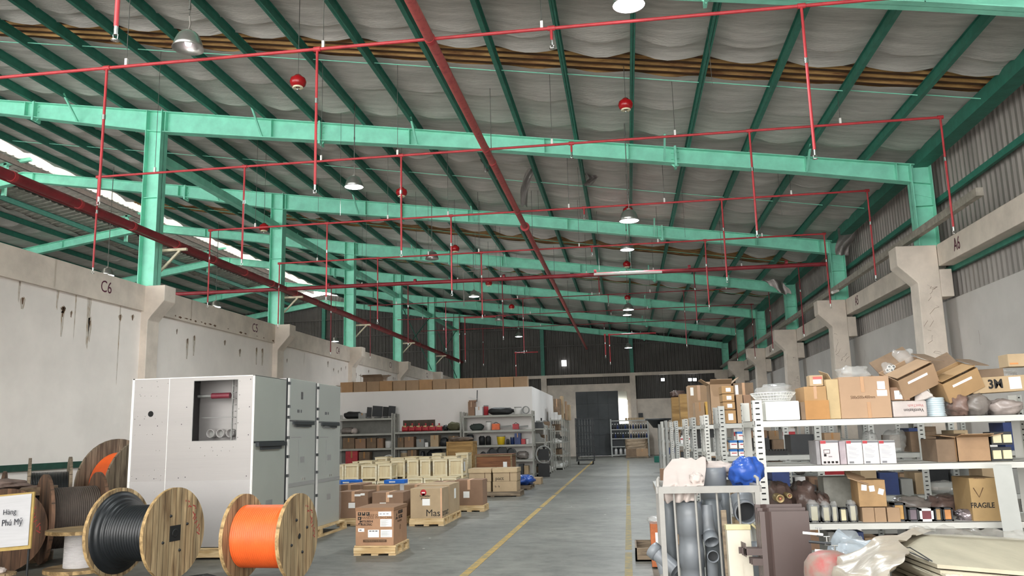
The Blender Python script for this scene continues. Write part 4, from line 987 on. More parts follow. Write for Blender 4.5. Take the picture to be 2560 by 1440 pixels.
def diamonds(par, c, s, rot=0, ax='y', m=INK):
    mb = MB(); c = Vector(c)
    for a in (90, 210, 330):
        a = math.radians(a); d = Vector((math.cos(a), 0, math.sin(a))); e = Vector((-d.z, 0, d.x)); o = d * .0
        pts = [o, d * s * .5 + e * s * .29, d * s, d * s * .5 - e * s * .29]
        if ax == 'x': pts = [Vector((0, p.x, p.z)) for p in pts]
        mb.add([p + c for p in pts], [(0, 1, 2, 3)])
    return mb.build('logo', m, par)
diamonds(t, (F(.12, .6)[0], yf - .001, F(.12, .6)[2]), .035); text('MITSUBISHI\nELECTRIC', .04, INK, t, F(.29, .6), sx=.9, bold=.0008)
text('INDUSTRIAL AUTOMATION', .018, INKB, t, F(.22, .545))
for L4 in ((.6, .78, .34, .12), (.65, .5, .3, .2), (.33, .22, .29, .2), (.66, .22, .3, .2), (.07, .37, .16, .09)): lab(t, *L4)
mb = MB()
for k in range(9): mb.b2(-W / 2 + .67 * W, -W / 2 + (.8 + .12 * ((k * 7) % 3) / 3) * W, yf - .004, yf - .002, (.52 + k * .018) * H, (.525 + k * .018) * H)
for k in range(7): mb.b2(-W / 2 + .68 * W, -W / 2 + (.9 - .06 * (k % 2)) * W, yf - .004, yf - .002, (.25 + k * .02) * H, (.255 + k * .02) * H)
for k in range(3): mb.b2(-W / 2 + (.36 + k * .08) * W, -W / 2 + (.42 + k * .08) * W, yf - .004, yf - .002, .37 * H, .4 * H)
for k in range(3): mb.b2(-W / 2 + (.63 + k * .09) * W, -W / 2 + (.69 + k * .09) * W, yf - .004, yf - .002, .83 * H, .85 * H)
mb.b2(-W / 2 + .1 * W, -W / 2 + .16 * W, yf - .004, yf - .002, .4 * H, .43 * H)
mb.build('label_print', INKG, t)
lab(t, .2, .09, .62, .07, INKB, 'dark_strip')
text('THIS PRODUCT IS RECYCLED', .022, KRAFT, t, (F(.51, .125)[0], yf - .003, F(.51, .125)[2]))
R90 = (PI / 2, 0, PI / 2)
q = diamonds(t, (xf + .001, -dep / 2 + .22 * dep, .72 * H), .06, ax='x'); text('MITSUBISHI\nELECTRIC', .065, INK, t, (xf + .001, .0, .77 * H), R90, sx=.7, bold=.001)
text('PRECAUTIONS', .04, INKB, t, (xf + .001, -.05, .6 * H), R90, sx=.8); text('17', .09, INKB, t, (xf + .001, -.02, .42 * H), R90, sx=.6)
# B: two tall cartons behind each other with big printed word
Y = 15.0; x0, x1, _, z1 = rect(1026, 1105, 1221, 1306, Y); y1 = onX(1123, 1260, x1).y; y2 = onX(1149, 1250, x1).y
base_pallet('pallet under the yellowish carton with the big printed word', x0, x1, Y, y1 - Y - .02)
t = carton('yellowish carton with a big printed word wrapping its corner and a red seal', x0, x1, Y, y1 - Y - .02, .13, z1, KRAFT3, tape=False, tapem=TAPE2)
W = x1 - x0; dep = y1 - Y - .02; H = z1 - .13; yf = -dep / 2 - .001; xf = W / 2 + .001
text('Mas', .17, INK, t, (W / 2 - .165, yf, .17 * H), sx=1.0, bold=.0); text('terpact', .17, INK, t, (xf, -.02, .17 * H), R90, sx=min(1.6, dep / .56 * .95), bold=.0)
mb = MB(); mb.lathe([(0, .002), (.055, .002), (.056, 0)], (-.05, yf, .86 * H), 20, R=Matrix.Rotation(PI / 2, 3, 'X')); mb.b2(-.07, -.04, yf - .002, yf, .76 * H, .82 * H); mb.b2(-.055, -.025, yf - .002, yf, .76 * H, .82 * H); mb.build('red_seal', INKR, t)
MB().b2(-.08, -.02, yf - .004, yf - .002, .84 * H, .875 * H).build('paper_label', PAPER, t)
text('Schneider\nElectric', .05, INK, t, (-.02, yf, .7 * H), bold=.001); lab(t, .38, .43, .24, .22)
MB().b2(W / 2 - .03, W / 2 + .0005, yf, yf + .001, 0, H).build('tape', TAPE2, t)
base_pallet('pallet under the second yellowish carton', x0, x1, y1 + .05, y2 - y1 - .07)
t = carton('plain yellowish carton right behind the one with the big printed word', x0, x1, y1 + .05, y2 - y1 - .05, .13, z1 + .02, KRAFT3, tape=False)
MB().b2(W / 2, W / 2 + .003, -.05, .1, .5 * H, .85 * H).build('paper_label', PAPER, t)
# the other floor cartons: px0 px1 py0 py_bottom Y depth
def floor_carton(label, px0, px1, py0, Y, pys, m, labels, pal=True, **k):
    x0, x1, _, z1 = rect(px0, px1, py0, 1300, Y); dep = (onX(pys, 1240, x1).y - Y) if pys else .7; dep = max(.35, min(dep, 1.1))
    if pal: base_pallet('pallet under the ' + label, x0, x1, Y, dep)
    return carton(label, x0, x1, Y, dep, .13, z1, m, labels=labels, tapem=TAPE2, **k)
floor_carton('reddish carton at the aisle side, behind the tall yellowish pair', 1138, 1207, 1200, 17.6, 1218, KRAFT2, ((.3, .3, .22, .25),))
floor_carton('reddish carton half hidden between front carton and yellowish pair', 930, 1008, 1231, 15.2, 1027, KRAFT2, ((.5, .8, .16, .1), (.25, .5, .2, .1)))
floor_carton('reddish carton next to the wrapped cabinets', 845, 920, 1229, 15.2, 940, KRAFT2, ((.55, .82, .2, .08), (.75, .85, .14, .08), (.35, .38, .22, .2)))
floor_carton('low carton topped by a blue box, behind the reddish one', 846, 900, 1212, 17.0, 930, KRAFT2, (), pal=True)
floor_carton('carton with its top showing behind the half hidden reddish one', 905, 985, 1214, 17.2, 1000, KRAFT, (), pal=True)
floor_carton('carton with a loose paper on top, behind the plain yellowish one', 1075, 1135, 1206, 18.6, 1150, KRAFT2, ((.3, .8, .4, .1),))
floor_carton('carton row end behind the yellowish pair', 1010, 1070, 1212, 18.0, 1085, KRAFT, (), pal=True)
# blue flat boxes
for (a, b, c_, d_, Y, lb) in ((844, 896, 1201, 1211, 18.2, 'flat blue box lying next to the cabinets'), (960, 1011, 1200, 1209, 18.9, 'flat blue printed box on the cartons, left of the printed word')):
    x0, x1, z0, z1 = rect(a, b, c_, d_, Y); t = carton(lb, x0, x1, Y, .3, z0, z1, BLUEC, tape=False, labels=((.25, .3, .3, .35),), name='flat_box', cat='box', gap=False)
    pallet_box = carton('pale base box under the ' + lb.split(',')[0], x0, x1, Y + .02, .28, .0, z0, WHITEC, tape=False, name='carton')
# pale plywood crates, two layers
def crates():
    r = random.Random(21); row = [(844, 859, 1163), (861, 896, 1161), (903, 942, 1163), (944, 979, 1160), (981, 1012, 1152), (1018, 1046, 1149), (1050, 1076, 1149), (1082, 1118, 1149), (1122, 1157, 1147)]
    for i, (a, b, py) in enumerate(row):
        Y = 23.2 + (.0 if i < 4 else .9) ; x0, x1, _, z1 = rect(a, b, py, 1200, Y); z1 = min(z1, .9)
        crate('pale plywood crate in the top row, %s from the cabinets' % ORD[i], x0, x1, Y, .6, .37, z1, paper=i in (4, 6, 8))
        crate('low pale crate under the %s plywood crate from the cabinets' % ORD[i], x0 - .02, x1 + .02, Y - .05, .7, 0, .36, legs=False)
        if i < 8: crate('pale plywood crate in the second row, %s from the cabinets' % ORD[i], x0 + .12, x1 + .1, Y + .95, .6, .37, z1 + .05)
        if i < 8: crate('low pale crate in the second row under the %s one' % ORD[i], x0 + .1, x1 + .1, Y + .9, .65, 0, .36, legs=False)
        if i in (1, 2, 3, 5, 7): crate('pale plywood crate in the third row, behind the %s one' % ORD[i], x0 + .25, x1 + .22, Y + 2.1, .6, .0, z1 + .12)
    for i, (a, b) in enumerate(((1010, 1050), (1052, 1095), (1097, 1135))):
        x0, x1, _, z1 = rect(a, b, 1196, 1230, 21.6); crate('low pale crate in front of the crate rows, %s one' % ORD[i], x0, x1, 21.9, .6, 0, z1, legs=False)
crates()
# printed pair of lidded boxes on a dark pallet
Y = 21.6
pallet('dark old pallet under the four lidded cartons', fx(1172, 1235, Y) - .1, fx(1296, 1235, Y) + .05, Y - .02, Y + .8, .13, DPAL)
for i, (a, b) in enumerate(((1172, 1227), (1232, 1292))):
    x0, x1, z0, z1 = rect(a, b, 1205, 1233, Y); zm = onY(1230, 1204, Y).z; zt = onY(1230, 1172, Y).z
    t = carton(['lower carton of the stack behind, away from the aisle', 'lower carton of the stack behind, at the aisle side'][i], x0, x1, Y, .75, .13, zm, KRAFT3, tape=False, group='lidded cartons on the dark pallet')
    text('↑ ↑', .08, INK, t, (-.2, -.377, .12))
    t = carton(['upper lidded carton away from the aisle, print half hidden', 'upper lidded carton at the aisle side, printed pact'][i], x0 + .01, x1 + .01, Y, .75, zm + .004, zt, KRAFT3, tape=False, group='lidded cartons on the dark pallet')
    W = x1 - x0; H = zt - zm; MB().b2(-W / 2 - .01, W / 2 + .01, -.395, .39, H - .1, H + .006).build('lid', mat('lighter lid board', 'bda684', .8, var=.04), t)
    MB().b2(.12, .135, -.378, -.375, 0, H - .1).build('strap', INKB, t)
    text('pact', .13 if i else .1, INK if i else INKB, t, ([.12, -W / 2 + .17][i], -.377, .07 if i else .03), sx=1)
# brown crates behind
x0, x1, z0, z1 = rect(1187, 1268, 1137, 1168, 25.5); pallet('grey old pallet under the reddish plywood crate', x0, x1 + .1, 25.5, 26.4, .13, DPAL)
t = crate('old crate with reddish panels behind the lidded cartons', x0, x1 + .15, 25.5, .9, .13, z1, OLDR, wave_wood('grey brown batten', '8f7b5c', '6c5a41', 2, 'X'), False, group=None)
MB().b2(.3, .42, -.46, -.452, .3, .62).build('paper_label', PAPER, t)
x0, x1, z0, z1 = rect(1116, 1182, 1105, 1143, 27.5)
crate('tall brown plywood crate towering over the pale crates', x0, x1, 27.5, .8, 0.0, z1, OLDW, wave_wood('brown batten', 'ad8a55', '8e6d40', 2, 'X'), False, group=None)
p = Vector(((x0 + x1) / 2, 27.8, z1 + .02)); blob('junk_heap', 'dusty offcuts heaped on the tall brown crate', 'scrap', p, (.4, .3, .07), mat('dusty scrap', '6e5f52', .8, var=.2), 6, .5, 5)
t = blob('blue_tarp', 'bright blue tarpaulin on the floor at the end of the cartons', 'tarpaulin', onY(1308, 1215, 24.5) * 1, (.32, .4, .14), BLUEB, 8, .4, 3); t.location.z = .12
pallet('grey old pallet holding the blue tarpaulin', onY(1290, 1215, 24.5).x, onY(1330, 1215, 24.5).x, 24.1, 25.2, .12, DPAL)
carton('flat brown board box at the foot of the shelves', onY(1320, 1190, 26.5).x, onY(1352, 1190, 26.5).x, 26.5, .6, 0, .2, KRAFT3, tape=False)
# ================================================================ white store room and the shelves in front of it
BY = 31.3
bx = onY(1330, 1000, BY).x; bz = onY(1330, 966, BY).z; bye = onX(1382, 1003, bx).y; bxl = -11.2
BW = mat('white painted board', 'e6e2df', .8, var=.02, scale=.6)
struct(MB().b2(bxl, bx, BY, bye, 0, bz).build('wall_store_room', BW), 'white box shaped store room')
mb = MB()
for py in (1052, 1049):
    pass
for px in (1353, 1377):
    y = onX(px, 1050, bx).y; mb.b2(bx - .01, bx + .01, y - .25, y + .25, onX(px, 1060, bx).z, onX(px, 1045, bx).z)
struct(mb.build('window_3', HOLE), 'small dark hatches in the side of the store room')
x0, x1, z0, z1 = rect(1008, 1088, 1050, 1079, BY); struct(MB().b2(x0, x1, BY - .02, BY + .02, z0, z1).build('window_4', mat('dark planked hatch', '54493f', .8, var=.2, scale=3, stretch=(4, 1, .3))), 'dark planked hatch in the store room front')
# row of cartons on its roof
xs = [onY(q, 965, BY).x for q in (848, 1318)]; n = 14; cw = (xs[1] - xs[0]) / n
for i in range(n):
    h = .40 + .0 * i; 
    carton('brown carton on the store room roof, %s from its left end' % ORD[i], xs[0] + cw * i + .012, xs[0] + cw * (i + 1) - .012, BY + .1 + .02 * (i % 3), .5, bz, bz + h, KRAFT if i % 3 else mat('mid brown board', 'a98460', .8, var=.04), tape=False, group='cartons in a row on the store room roof', gap=False)
pcarton('open carton standing behind the row on the store room roof', 908, 958, 943, 958, BY + 1.2, .5, KRAFT4, z0=bz, flaps=30, tape=False)

def rack(label, x0, x1, y0, y1, zs, ztop, m=RACKD, group='shelf racks', bt=.06, pw=.06, slots=True, along='x', ztf=None):
    """bolted shelf rack: four slotted uprights and flat shelves with folded lips"""
    t = thing('shelf_rack', label, 'rack', ((x0 + x1) / 2, (y0 + y1) / 2, 0), 0, group); W = x1 - x0; D = y1 - y0; hw, hd = W / 2, D / 2
    for sx in (-1, 1):
        for sy in (-1, 1):
            mb = MB(); X = sx * (hw - pw / 2); Yc = sy * (hd - .0015)
            zt = ztop if sy < 0 or ztf is None else ztf
            mb.b2(X - pw / 2, X + pw / 2, Yc - .0015, Yc + .0015, 0, zt)
            mb.b2(sx * hw - .0015, sx * hw + .0015, sy * hd, sy * (hd - pw), 0, zt)
            if slots:
                k = 0; z = .06
                while z < zt - .02:
                    mb.b2(X - pw * .22, X + pw * .22, sy * (hd + .001) - .0012, sy * (hd + .001) + .0012, z, z + .012, 1)
                    mb.b2(sx * hw - .003, sx * hw + .003, sy * (hd - pw * .3), sy * (hd - pw * .7), z, z + .012, 1); z += .05
            mb.build('upright', [m, HOLE], t)
    for z in zs:
        mb = MB(); mb.b2(-hw + .004, hw - .004, -hd + .004, hd - .004, z - .004, z)
        mb.b2(-hw + pw * .6, hw - pw * .6, -hd + .004, -hd + .012, z - bt, z); mb.b2(-hw + pw * .6, hw - pw * .6, hd - .012, hd - .004, z - bt, z)
        mb.b2(-hw + .004, -hw + .01, -hd, hd, z - bt, z); mb.b2(hw - .01, hw - .004, -hd, hd, z - bt, z)
        mb.build('shelf', m, t)
    return t
RY = 30.6; RD = .6
def zat(px, py, Y=RY): return onY(px, py, Y).z
R1 = (-11.0, onY(982, 1100, RY).x); R2 = (onY(984, 1100, RY).x, onY(1154, 1100, RY).x); R3 = (onY(1157, 1100, RY).x, onY(1334, 1100, RY).x)
z1 = [zat(915, q) for q in (1046, 1084, 1121)] + [.42]; z2 = [zat(1070, q) for q in (1078, 1117)] + [.42]; z3 = [zat(1245, q) for q in (1037, 1075, 1112, 1150)] + [.12]
rack('grey shelf rack against the store room, nearest the cabinets', *R1, RY, RY + RD, z1, zat(980, 1033), group='grey racks before the store room', bt=.075)
rack('lower grey shelf rack between the other two before the store room', *R2, RY, RY + RD, z2, zat(990, 1034), group='grey racks before the store room', bt=.075)
rack('grey shelf rack before the store room, at its corner to the aisle', *R3, RY, RY + RD, z3, zat(1330, 1026), group='grey racks before the store room', bt=.075)
BP = mat('dim back board', '7e7d78', .8, var=.05)
for (a, b_), q0, q1, lb in ((R1, 1048, 1150, 'grey back board behind the rack nearest the cabinets'), (R2, 1080, 1150, 'grey back board behind the low middle rack')):
    t = thing('back_board', lb, 'board', ((a + b_) / 2, RY + RD + .04, zat(915, q1) - .1)); MB().b2(-(b_ - a) / 2 + .05, (b_ - a) / 2 - .05, -.01, .01, 0, zat(915, q0) - zat(915, q1) + .1).build('board', BP, t)

def item(kind, px0, px1, pyt, zs, m, label, Y=RY, dep=.35, group=None, off=.06, **k):
    """one thing standing on a shelf at height zs, spanning px0..px1, its top at pyt"""
    xm = (px0 + px1) / 2; x0 = onY(px0, pyt, Y + off).x; x1 = onY(px1, pyt, Y + off).x; z = onY(xm, pyt, Y + off).z; z = max(z, zs + .03); W = x1 - x0; H = z - zs; c = ((x0 + x1) / 2, Y + off + dep / 2, zs)
    if kind == 'box': return carton(label, x0, x1, Y + off, dep, zs, z, m, tape=k.get('tape', W > .18), labels=k.get('labels', ()), group=group, name=k.get('name', 'carton'), cat=k.get('cat', 'box'), gap=False, flaps=k.get('flaps', 0), bev=0, rz=k.get('rz', 0))
    t = thing(k.get('name', kind), label, k.get('cat', kind), c, k.get('rz', 0), group)
    r = W / 2
    if kind in ('drum', 'bucket', 'jar', 'tin', 'pot'):
        a = .82 if kind == 'bucket' else 1.0
        MB().lathe([(0, 0), (r * a, 0), (r * (1 if kind != 'jar' else 1.05), H * .8), (r * .98 if kind != 'jar' else r * .7, H * .93), (0, H * .93)], n=18).build('body', m, t)
        MB().lathe([(r * 1.02, H * .88), (r * 1.02, H), (0, H)] if kind != 'jar' else [(r * .6, H * .9), (r * .6, H), (0, H)], n=18, smooth=False).build('lid', k.get('m2', GREYC), t)
    elif kind in ('bag', 'heap', 'cloth'):
        blob('body', None, None, (0, 0, 0), (r, dep / 2, H / 2), m, seed=px0, amp=k.get('amp', .35), freq=k.get('freq', 3), n=k.get('n', 20), parent=t, crease=k.get('crease', .3))
    elif kind == 'monitor':
        mb = MB(); mb.box((0, 0, H * .55), (W, .05, H * .85), rot=Euler((.08, .1, 0))); mb.build('screen', m, t); MB().b2(-W * .3, W * .3, -.05, .15, 0, .03).build('foot', m, t)
    elif kind == 'elbow':
        pts = [Vector((-r * .5, 0, H * .2)), Vector((-r * .2, 0, H * .5)), Vector((r * .1, -.02, H * .6)), Vector((r * .35, -.12, H * .55))]; R0 = H * .34
        mb = MB(); mb.tube(pts, R0 * .85, 14, cap=False); mb.tube([pts[-1], pts[-1] + Vector((.03, -.1, 0))], R0, 16, cap=False); mb.build('body', m, t); mb = MB(); mb.tube([pts[-1] + Vector((.01, -.03, 0)), pts[-1] + Vector((.028, -.095, 0))], R0 * .82, 16); mb.build('bore', DARKB, t); t.location.z += .0
    elif kind == 'pipe':
        mb = MB(); mb.lathe([(H / 2, -dep / 2), (H / 2, dep / 2), (H / 2 * .86, dep / 2), (H / 2 * .86, -dep / 2)], (0, 0, H / 2), 20, R=Matrix.Rotation(PI / 2, 3, 'X'), close=True); mb.build('body', m, t)
    elif kind == 'coil':
        mb = MB()
        for q in range(4): mb.tube([(math.cos(a * PI / 8) * (r * .8), (q - 1.5) * .04, H / 2 + math.sin(a * PI / 8) * (H * .42)) for a in range(16)], .018, 6, closed=True)
        mb.build('cable', m, t)
    elif kind == 'valve':
        mb = MB(); mb.cyl((-W * .45, 0, H * .3), (W * .45, 0, H * .3), H * .26, 12); mb.cyl((0, 0, H * .3), (0, 0, H), H * .1, 8); mb.cyl((-W * .47, 0, H * .3), (-W * .38, 0, H * .3), H * .36, 12); mb.cyl((W * .38, 0, H * .3), (W * .47, 0, H * .3), H * .36, 12); mb.build('body', m, t)
        MB().box((0, -.1, H * .62), (W * .5, .05, H * .2)).build('label_band', BRASS, t)
    elif kind == 'saw':
        MB().box((-W * .3, 0, H * .45), (W * .38, .16, H * .8)).build('body', m, t); mb = MB(); mb.bar((-W * .1, 0, H * .4), (W * .48, 0, H * .5), .02, H * .25); mb.build('bar', GREYC, t)
        mb = MB(); mb.tube([(-W * .45, 0, H * .8), (-W * .3, 0, H * 1.05), (-W * .12, 0, H * .8)], .012, 6); mb.build('handle', BLACK, t)
    return t
G = lambda s: 'goods on the ' + s
A = 'rack nearest the cabinets'; B = 'low middle rack'; D_ = 'corner rack by the aisle'
S = z1
for a in (('heap', 856, 905, 1029, S[0], BLACK, 'heap of black cases on top of the ' + A), ('box', 896, 914, 1033, S[0], GREYC, 'small grey box by the black cases, top of the ' + A),
          ('monitor', 914, 925, 1017, S[0], DARKB, 'narrow dark monitor, first of the four on top of the ' + A), ('monitor', 928, 952, 1014, S[0], DARKB, 'wide dark monitor, second of the four on top of the ' + A), ('monitor', 954, 967, 1016, S[0], BLACK, 'leaning black monitor, third of the four on top of the ' + A), ('monitor', 968, 985, 1014, S[0], DARKB, 'dark monitor at the post end, on top of the ' + A),
          ('bag', 848, 884, 1068, S[1], BAGD, 'limp dusty bag on the second shelf of the ' + A), ('bag', 875, 890, 1070, S[1], CLOTH, 'small white bundle on the second shelf of the ' + A),
          ('box', 857, 886, 1095, S[2], KRAFT4, 'dusty carton at the cabinet end, third shelf of the ' + A), ('box', 888, 914, 1097, S[2], KRAFT2, 'second dusty carton, third shelf of the ' + A), ('box', 917, 940, 1095, S[2], KRAFT4, 'third dusty carton, third shelf of the ' + A), ('box', 943, 957, 1096, S[2], KRAFT2, 'narrow brown carton, third shelf of the ' + A), ('drum', 960, 979, 1101, S[2], WHITEC, 'pale drum by the post, third shelf of the ' + A),
          ('box', 864, 894, 1128, S[3], REDC, 'dull red crate on the bottom shelf of the ' + A), ('box', 897, 924, 1130, S[3], KRAFT4, 'dark carton beside the red crate, bottom of the ' + A), ('pipe', 944, 958, 1144, S[3], WHITEM, 'white pipe ring, bottom shelf of the ' + A), ('pipe', 963, 979, 1137, S[3], WHITEM, 'larger white pipe ring by the post, bottom shelf of the ' + A)):
    item(*a, name={'box': 'box', 'monitor': 'computer_monitor', 'heap': 'case_heap', 'bag': 'bag', 'drum': 'drum', 'pipe': 'pipe_ring'}[a[0]], cat={'monitor': 'monitor', 'heap': 'case', 'pipe': 'pipe'}.get(a[0], a[0]))
S = z2
for i in range(6): item('valve', 1003 + i * 17, 1018 + i * 17, 1058, S[0], REDC, 'red cast valve with a cream band, %s in the row on the %s' % (ORD[i], B), group='red valves in a row', cat='valve')
for a in (('bag', 1105, 1118, 1062, S[0], BLACK, 'black bag end beside the red valves'), ('cloth', 1116, 1148, 1055, S[0], mat('olive canvas', '55533c', .9, var=.1), 'olive canvas bundle on top of the ' + B),
          ('box', 994, 1009, 1094, S[1], KRAFT4, 'small brown box by the first post, second shelf of the ' + B), ('box', 1011, 1034, 1092, S[1], KRAFT2, 'brown carton with a slit, second shelf of the ' + B), ('box', 1041, 1060, 1098, S[1], GREYC, 'grey open box, second shelf of the ' + B), ('box', 1062, 1070, 1106, S[1], WHITEC, 'tiny white box, second shelf of the ' + B), ('box', 1076, 1096, 1088, S[1], KRAFT3, 'yellowish tub shaped box, second shelf of the ' + B), ('bag', 1098, 1118, 1094, S[1], DARKB, 'dark bag with pale label, second shelf of the ' + B), ('box', 1121, 1147, 1090, S[1], KRAFT4, 'dark carton with white scrawl, second shelf of the ' + B),
          ('drum', 999, 1018, 1127, S[2], KRAFT3, 'round brown drum, bottom shelf of the ' + B), ('box', 1019, 1041, 1125, S[2], KRAFT4, 'brown carton with a white tag, bottom shelf of the ' + B), ('heap', 1048, 1060, 1128, S[2], DARKB, 'small dark heap, bottom shelf of the ' + B), ('heap', 1063, 1108, 1124, S[2], BLACK, 'wide black heap, bottom shelf of the ' + B)):
    item(*a, name={'heap': 'cable_heap', 'cloth': 'canvas_bundle'}.get(a[0], a[0]), cat={'heap': 'cable', 'cloth': 'canvas'}.get(a[0], a[0]))
S = z3
for a in (('box', 1170, 1186, 1004, S[0], KRAFT2, 'reddish carton under a tilted tray, on the ' + D_), ('box', 1188, 1206, 1017, S[0], WHITEC, 'pale box with a lid on top of the ' + D_), ('drum', 1207, 1219, 1013, S[0], REDC, 'dull red kettle on top of the ' + D_), ('heap', 1218, 1282, 1018, S[0], BLACK, 'long heap of black bags on top of the ' + D_), ('drum', 1284, 1302, 1017, S[0], WHITEC, 'pale round tin on top of the ' + D_), ('coil', 1303, 1323, 1014, S[0], GREYC, 'rolled pale cable coil on top of the ' + D_),
          ('cloth', 1172, 1208, 1059, S[1], mat('dark green canvas', '39433f', .9, var=.1), 'folded dark green sheet, second shelf of the ' + D_), ('drum', 1213, 1226, 1053, S[1], WHITEC, 'white drum, second shelf of the ' + D_), ('saw', 1228, 1278, 1056, S[1], ORC, 'orange chainsaw on the second shelf of the ' + D_), ('saw', 1280, 1320, 1057, S[1], REDC, 'red power tool with a long arm, second shelf of the ' + D_), 
          ('jar', 1164, 1182, 1084, S[2], DARKB, 'dark lantern by the post, third shelf of the ' + D_), ('jar', 1195, 1210, 1089, S[2], BLACK, 'first of two black domed lamps, third shelf of the ' + D_), ('jar', 1212, 1225, 1089, S[2], BLACK, 'second of two black domed lamps, third shelf of the ' + D_), ('bucket', 1240, 1261, 1089, S[2], YELC, 'yellow bucket, third shelf of the ' + D_), ('jar', 1264, 1272, 1097, S[2], DARKB, 'small dark jar beside the yellow bucket'), ('drum', 1274, 1284, 1092, S[2], NAVY, 'blue tin, third shelf of the ' + D_), ('box', 1286, 1301, 1083, S[2], NAVY, 'navy box, third shelf of the ' + D_), ('box', 1303, 1312, 1097, S[2], REDC, 'small red box, third shelf of the ' + D_), ('tin', 1313, 1320, 1096, S[2], WHITEC, 'white cup by the post, third shelf of the ' + D_),
          ('elbow', 1196, 1214, 1126, S[3], PVCD, 'dark grey pipe bend, fourth shelf of the ' + D_), ('elbow', 1216, 1238, 1116, S[3], PVC, 'second grey pipe bend, fourth shelf of the ' + D_), ('elbow', 1238, 1262, 1111, S[3], PVC, 'big grey pipe bend facing the front, fourth shelf of the ' + D_), ('elbow', 1263, 1284, 1116, S[3], PVC, 'grey pipe branch with a small bore, fourth shelf of the ' + D_), ('bag', 1290, 1320, 1128, S[3], BAGD, 'heap of grey plastic scrap, fourth shelf of the ' + D_),
          ('box', 1296, 1308, 1160, S[4], DARKB, 'dark box on the bottom shelf of the ' + D_), ('box', 1310, 1321, 1164, S[4], KRAFT3, 'yellowish carton on the bottom shelf of the ' + D_)):
    item(*a, name={'heap': 'bag_heap', 'cloth': 'folded_sheet', 'saw': 'chainsaw', 'elbow': 'pipe_bend', 'coil': 'cable_coil'}.get(a[0], a[0]), cat={'heap': 'bags', 'cloth': 'sheet', 'saw': 'power tool', 'elbow': 'pipe', 'coil': 'cable'}.get(a[0], a[0]))
# tilted trays stacked on the corner rack
p = onY(1180, 1000, RY); t = thing('paper_tray', 'tilted brown and white tray balanced on the reddish carton', 'tray', (p.x, RY + .2, onY(1178, 1004, RY + .06).z + .004)); MB().box((0, 0, .12), (.3, .25, .05), rot=Euler((0, .2, 0))).build('tray', WHITEC, t); MB().box((0, 0, .02), (.28, .24, .05)).build('base', KRAFT2, t); MB().bar((.15, 0, 0), (.17, 0, .42), .03).build('post', DARKB, t)

# racks along the aisle side of the store room
def side_rack(label, xf, y0, y1, zs, ztop, m=RACKD):
    t = thing('shelf_rack', label, 'rack', (xf - .25, (y0 + y1) / 2, 0), 0, 'grey racks along the aisle side'); L = y1 - y0; k = max(2, int(round(L / 1.1)))
    for j in range(k + 1):
        for sx in (-.25, .25):
            y = -L / 2 + L * j / k; mb = MB(); mb.b2(sx - .025, sx + .025, y - .03, y + .03, 0, ztop)
            if sx > 0:
                z = .08
                while z < ztop - .03: mb.b2(sx - .012, sx + .012, y - .033, y - .029, z, z + .015, 1); z += .06
            mb.build('upright', [m, HOLE], t)
    for z in zs: mb = MB(); mb.b2(-.25, .25, -L / 2, L / 2, z - .004, z); mb.b2(.242, .25, -L / 2, L / 2, z - .05, z); mb.b2(-.25, .25, -L / 2, -L / 2 + .008, z - .05, z); mb.build('shelf', m, t)
    return t
xa = onZ(1345, 1192).x + .28
za = [onX(1345, q, xa).z for q in (1070, 1107, 1145)]
side_rack('lower grey rack along the aisle side of the store room', xa, 31.4, 35.4, za + [.12], onX(1343, 1062, xa).z)
xb = onZ(1425, 1166).x - .05; yb0 = 36.4; yb1 = 40.6
zb_ = [onX(1425, q, xb).z for q in (1052, 1076, 1102, 1130)]
side_rack('taller grey rack farther along the aisle side of the store room', xb, yb0, yb1, zb_ + [.12], onX(1420, 1050, xb).z + .05)
r8 = random.Random(17)
kinds = [('cream moulding', WHITEC), ('grey casting', GREYC), ('brown box', KRAFT4), ('white bracket', WHITEM), ('dark case', DARKB)]
for (xf, y0, y1, zs, nm) in ((xa, 31.5, 35.3, za + [.12], 'lower aisle side rack'), (xb, 36.6, 40.4, zb_ + [.12], 'taller aisle side rack')):
    for si, z in enumerate(zs):
        k = 5 if nm[0] == 'l' else 4; step = (y1 - y0) / k
        for j in range(k):
            kn, m = r8.choice(kinds); y = y0 + step * j + .08; h = r8.uniform(.16, .34); w = r8.uniform(.3, .42); l = step * r8.uniform(.5, .8)
            lb = '%s on the %s, %s shelf down, %s from its front' % (kn, nm, ORD[si], ORD[j])
            if kn in ('brown box', 'dark case'): carton(lb, xf - .46, xf - .46 + w, y, l, z, z + h, m, tape=False, name='box', cat='box', gap=False, bev=0, group='goods on the aisle side racks')
            else:
                t = thing('casting', lb, 'casting', (xf - .26, y + l / 2, z), r8.uniform(-.15, .15), 'goods on the aisle side racks'); mb = MB(); mb.prism([(-w / 2, 0), (w / 2, 0), (w / 2, h * .35), (w * .15, h * .5), (0, h), (-w / 2, h)], -l / 2, l / 2); mb.build('body', m, t)
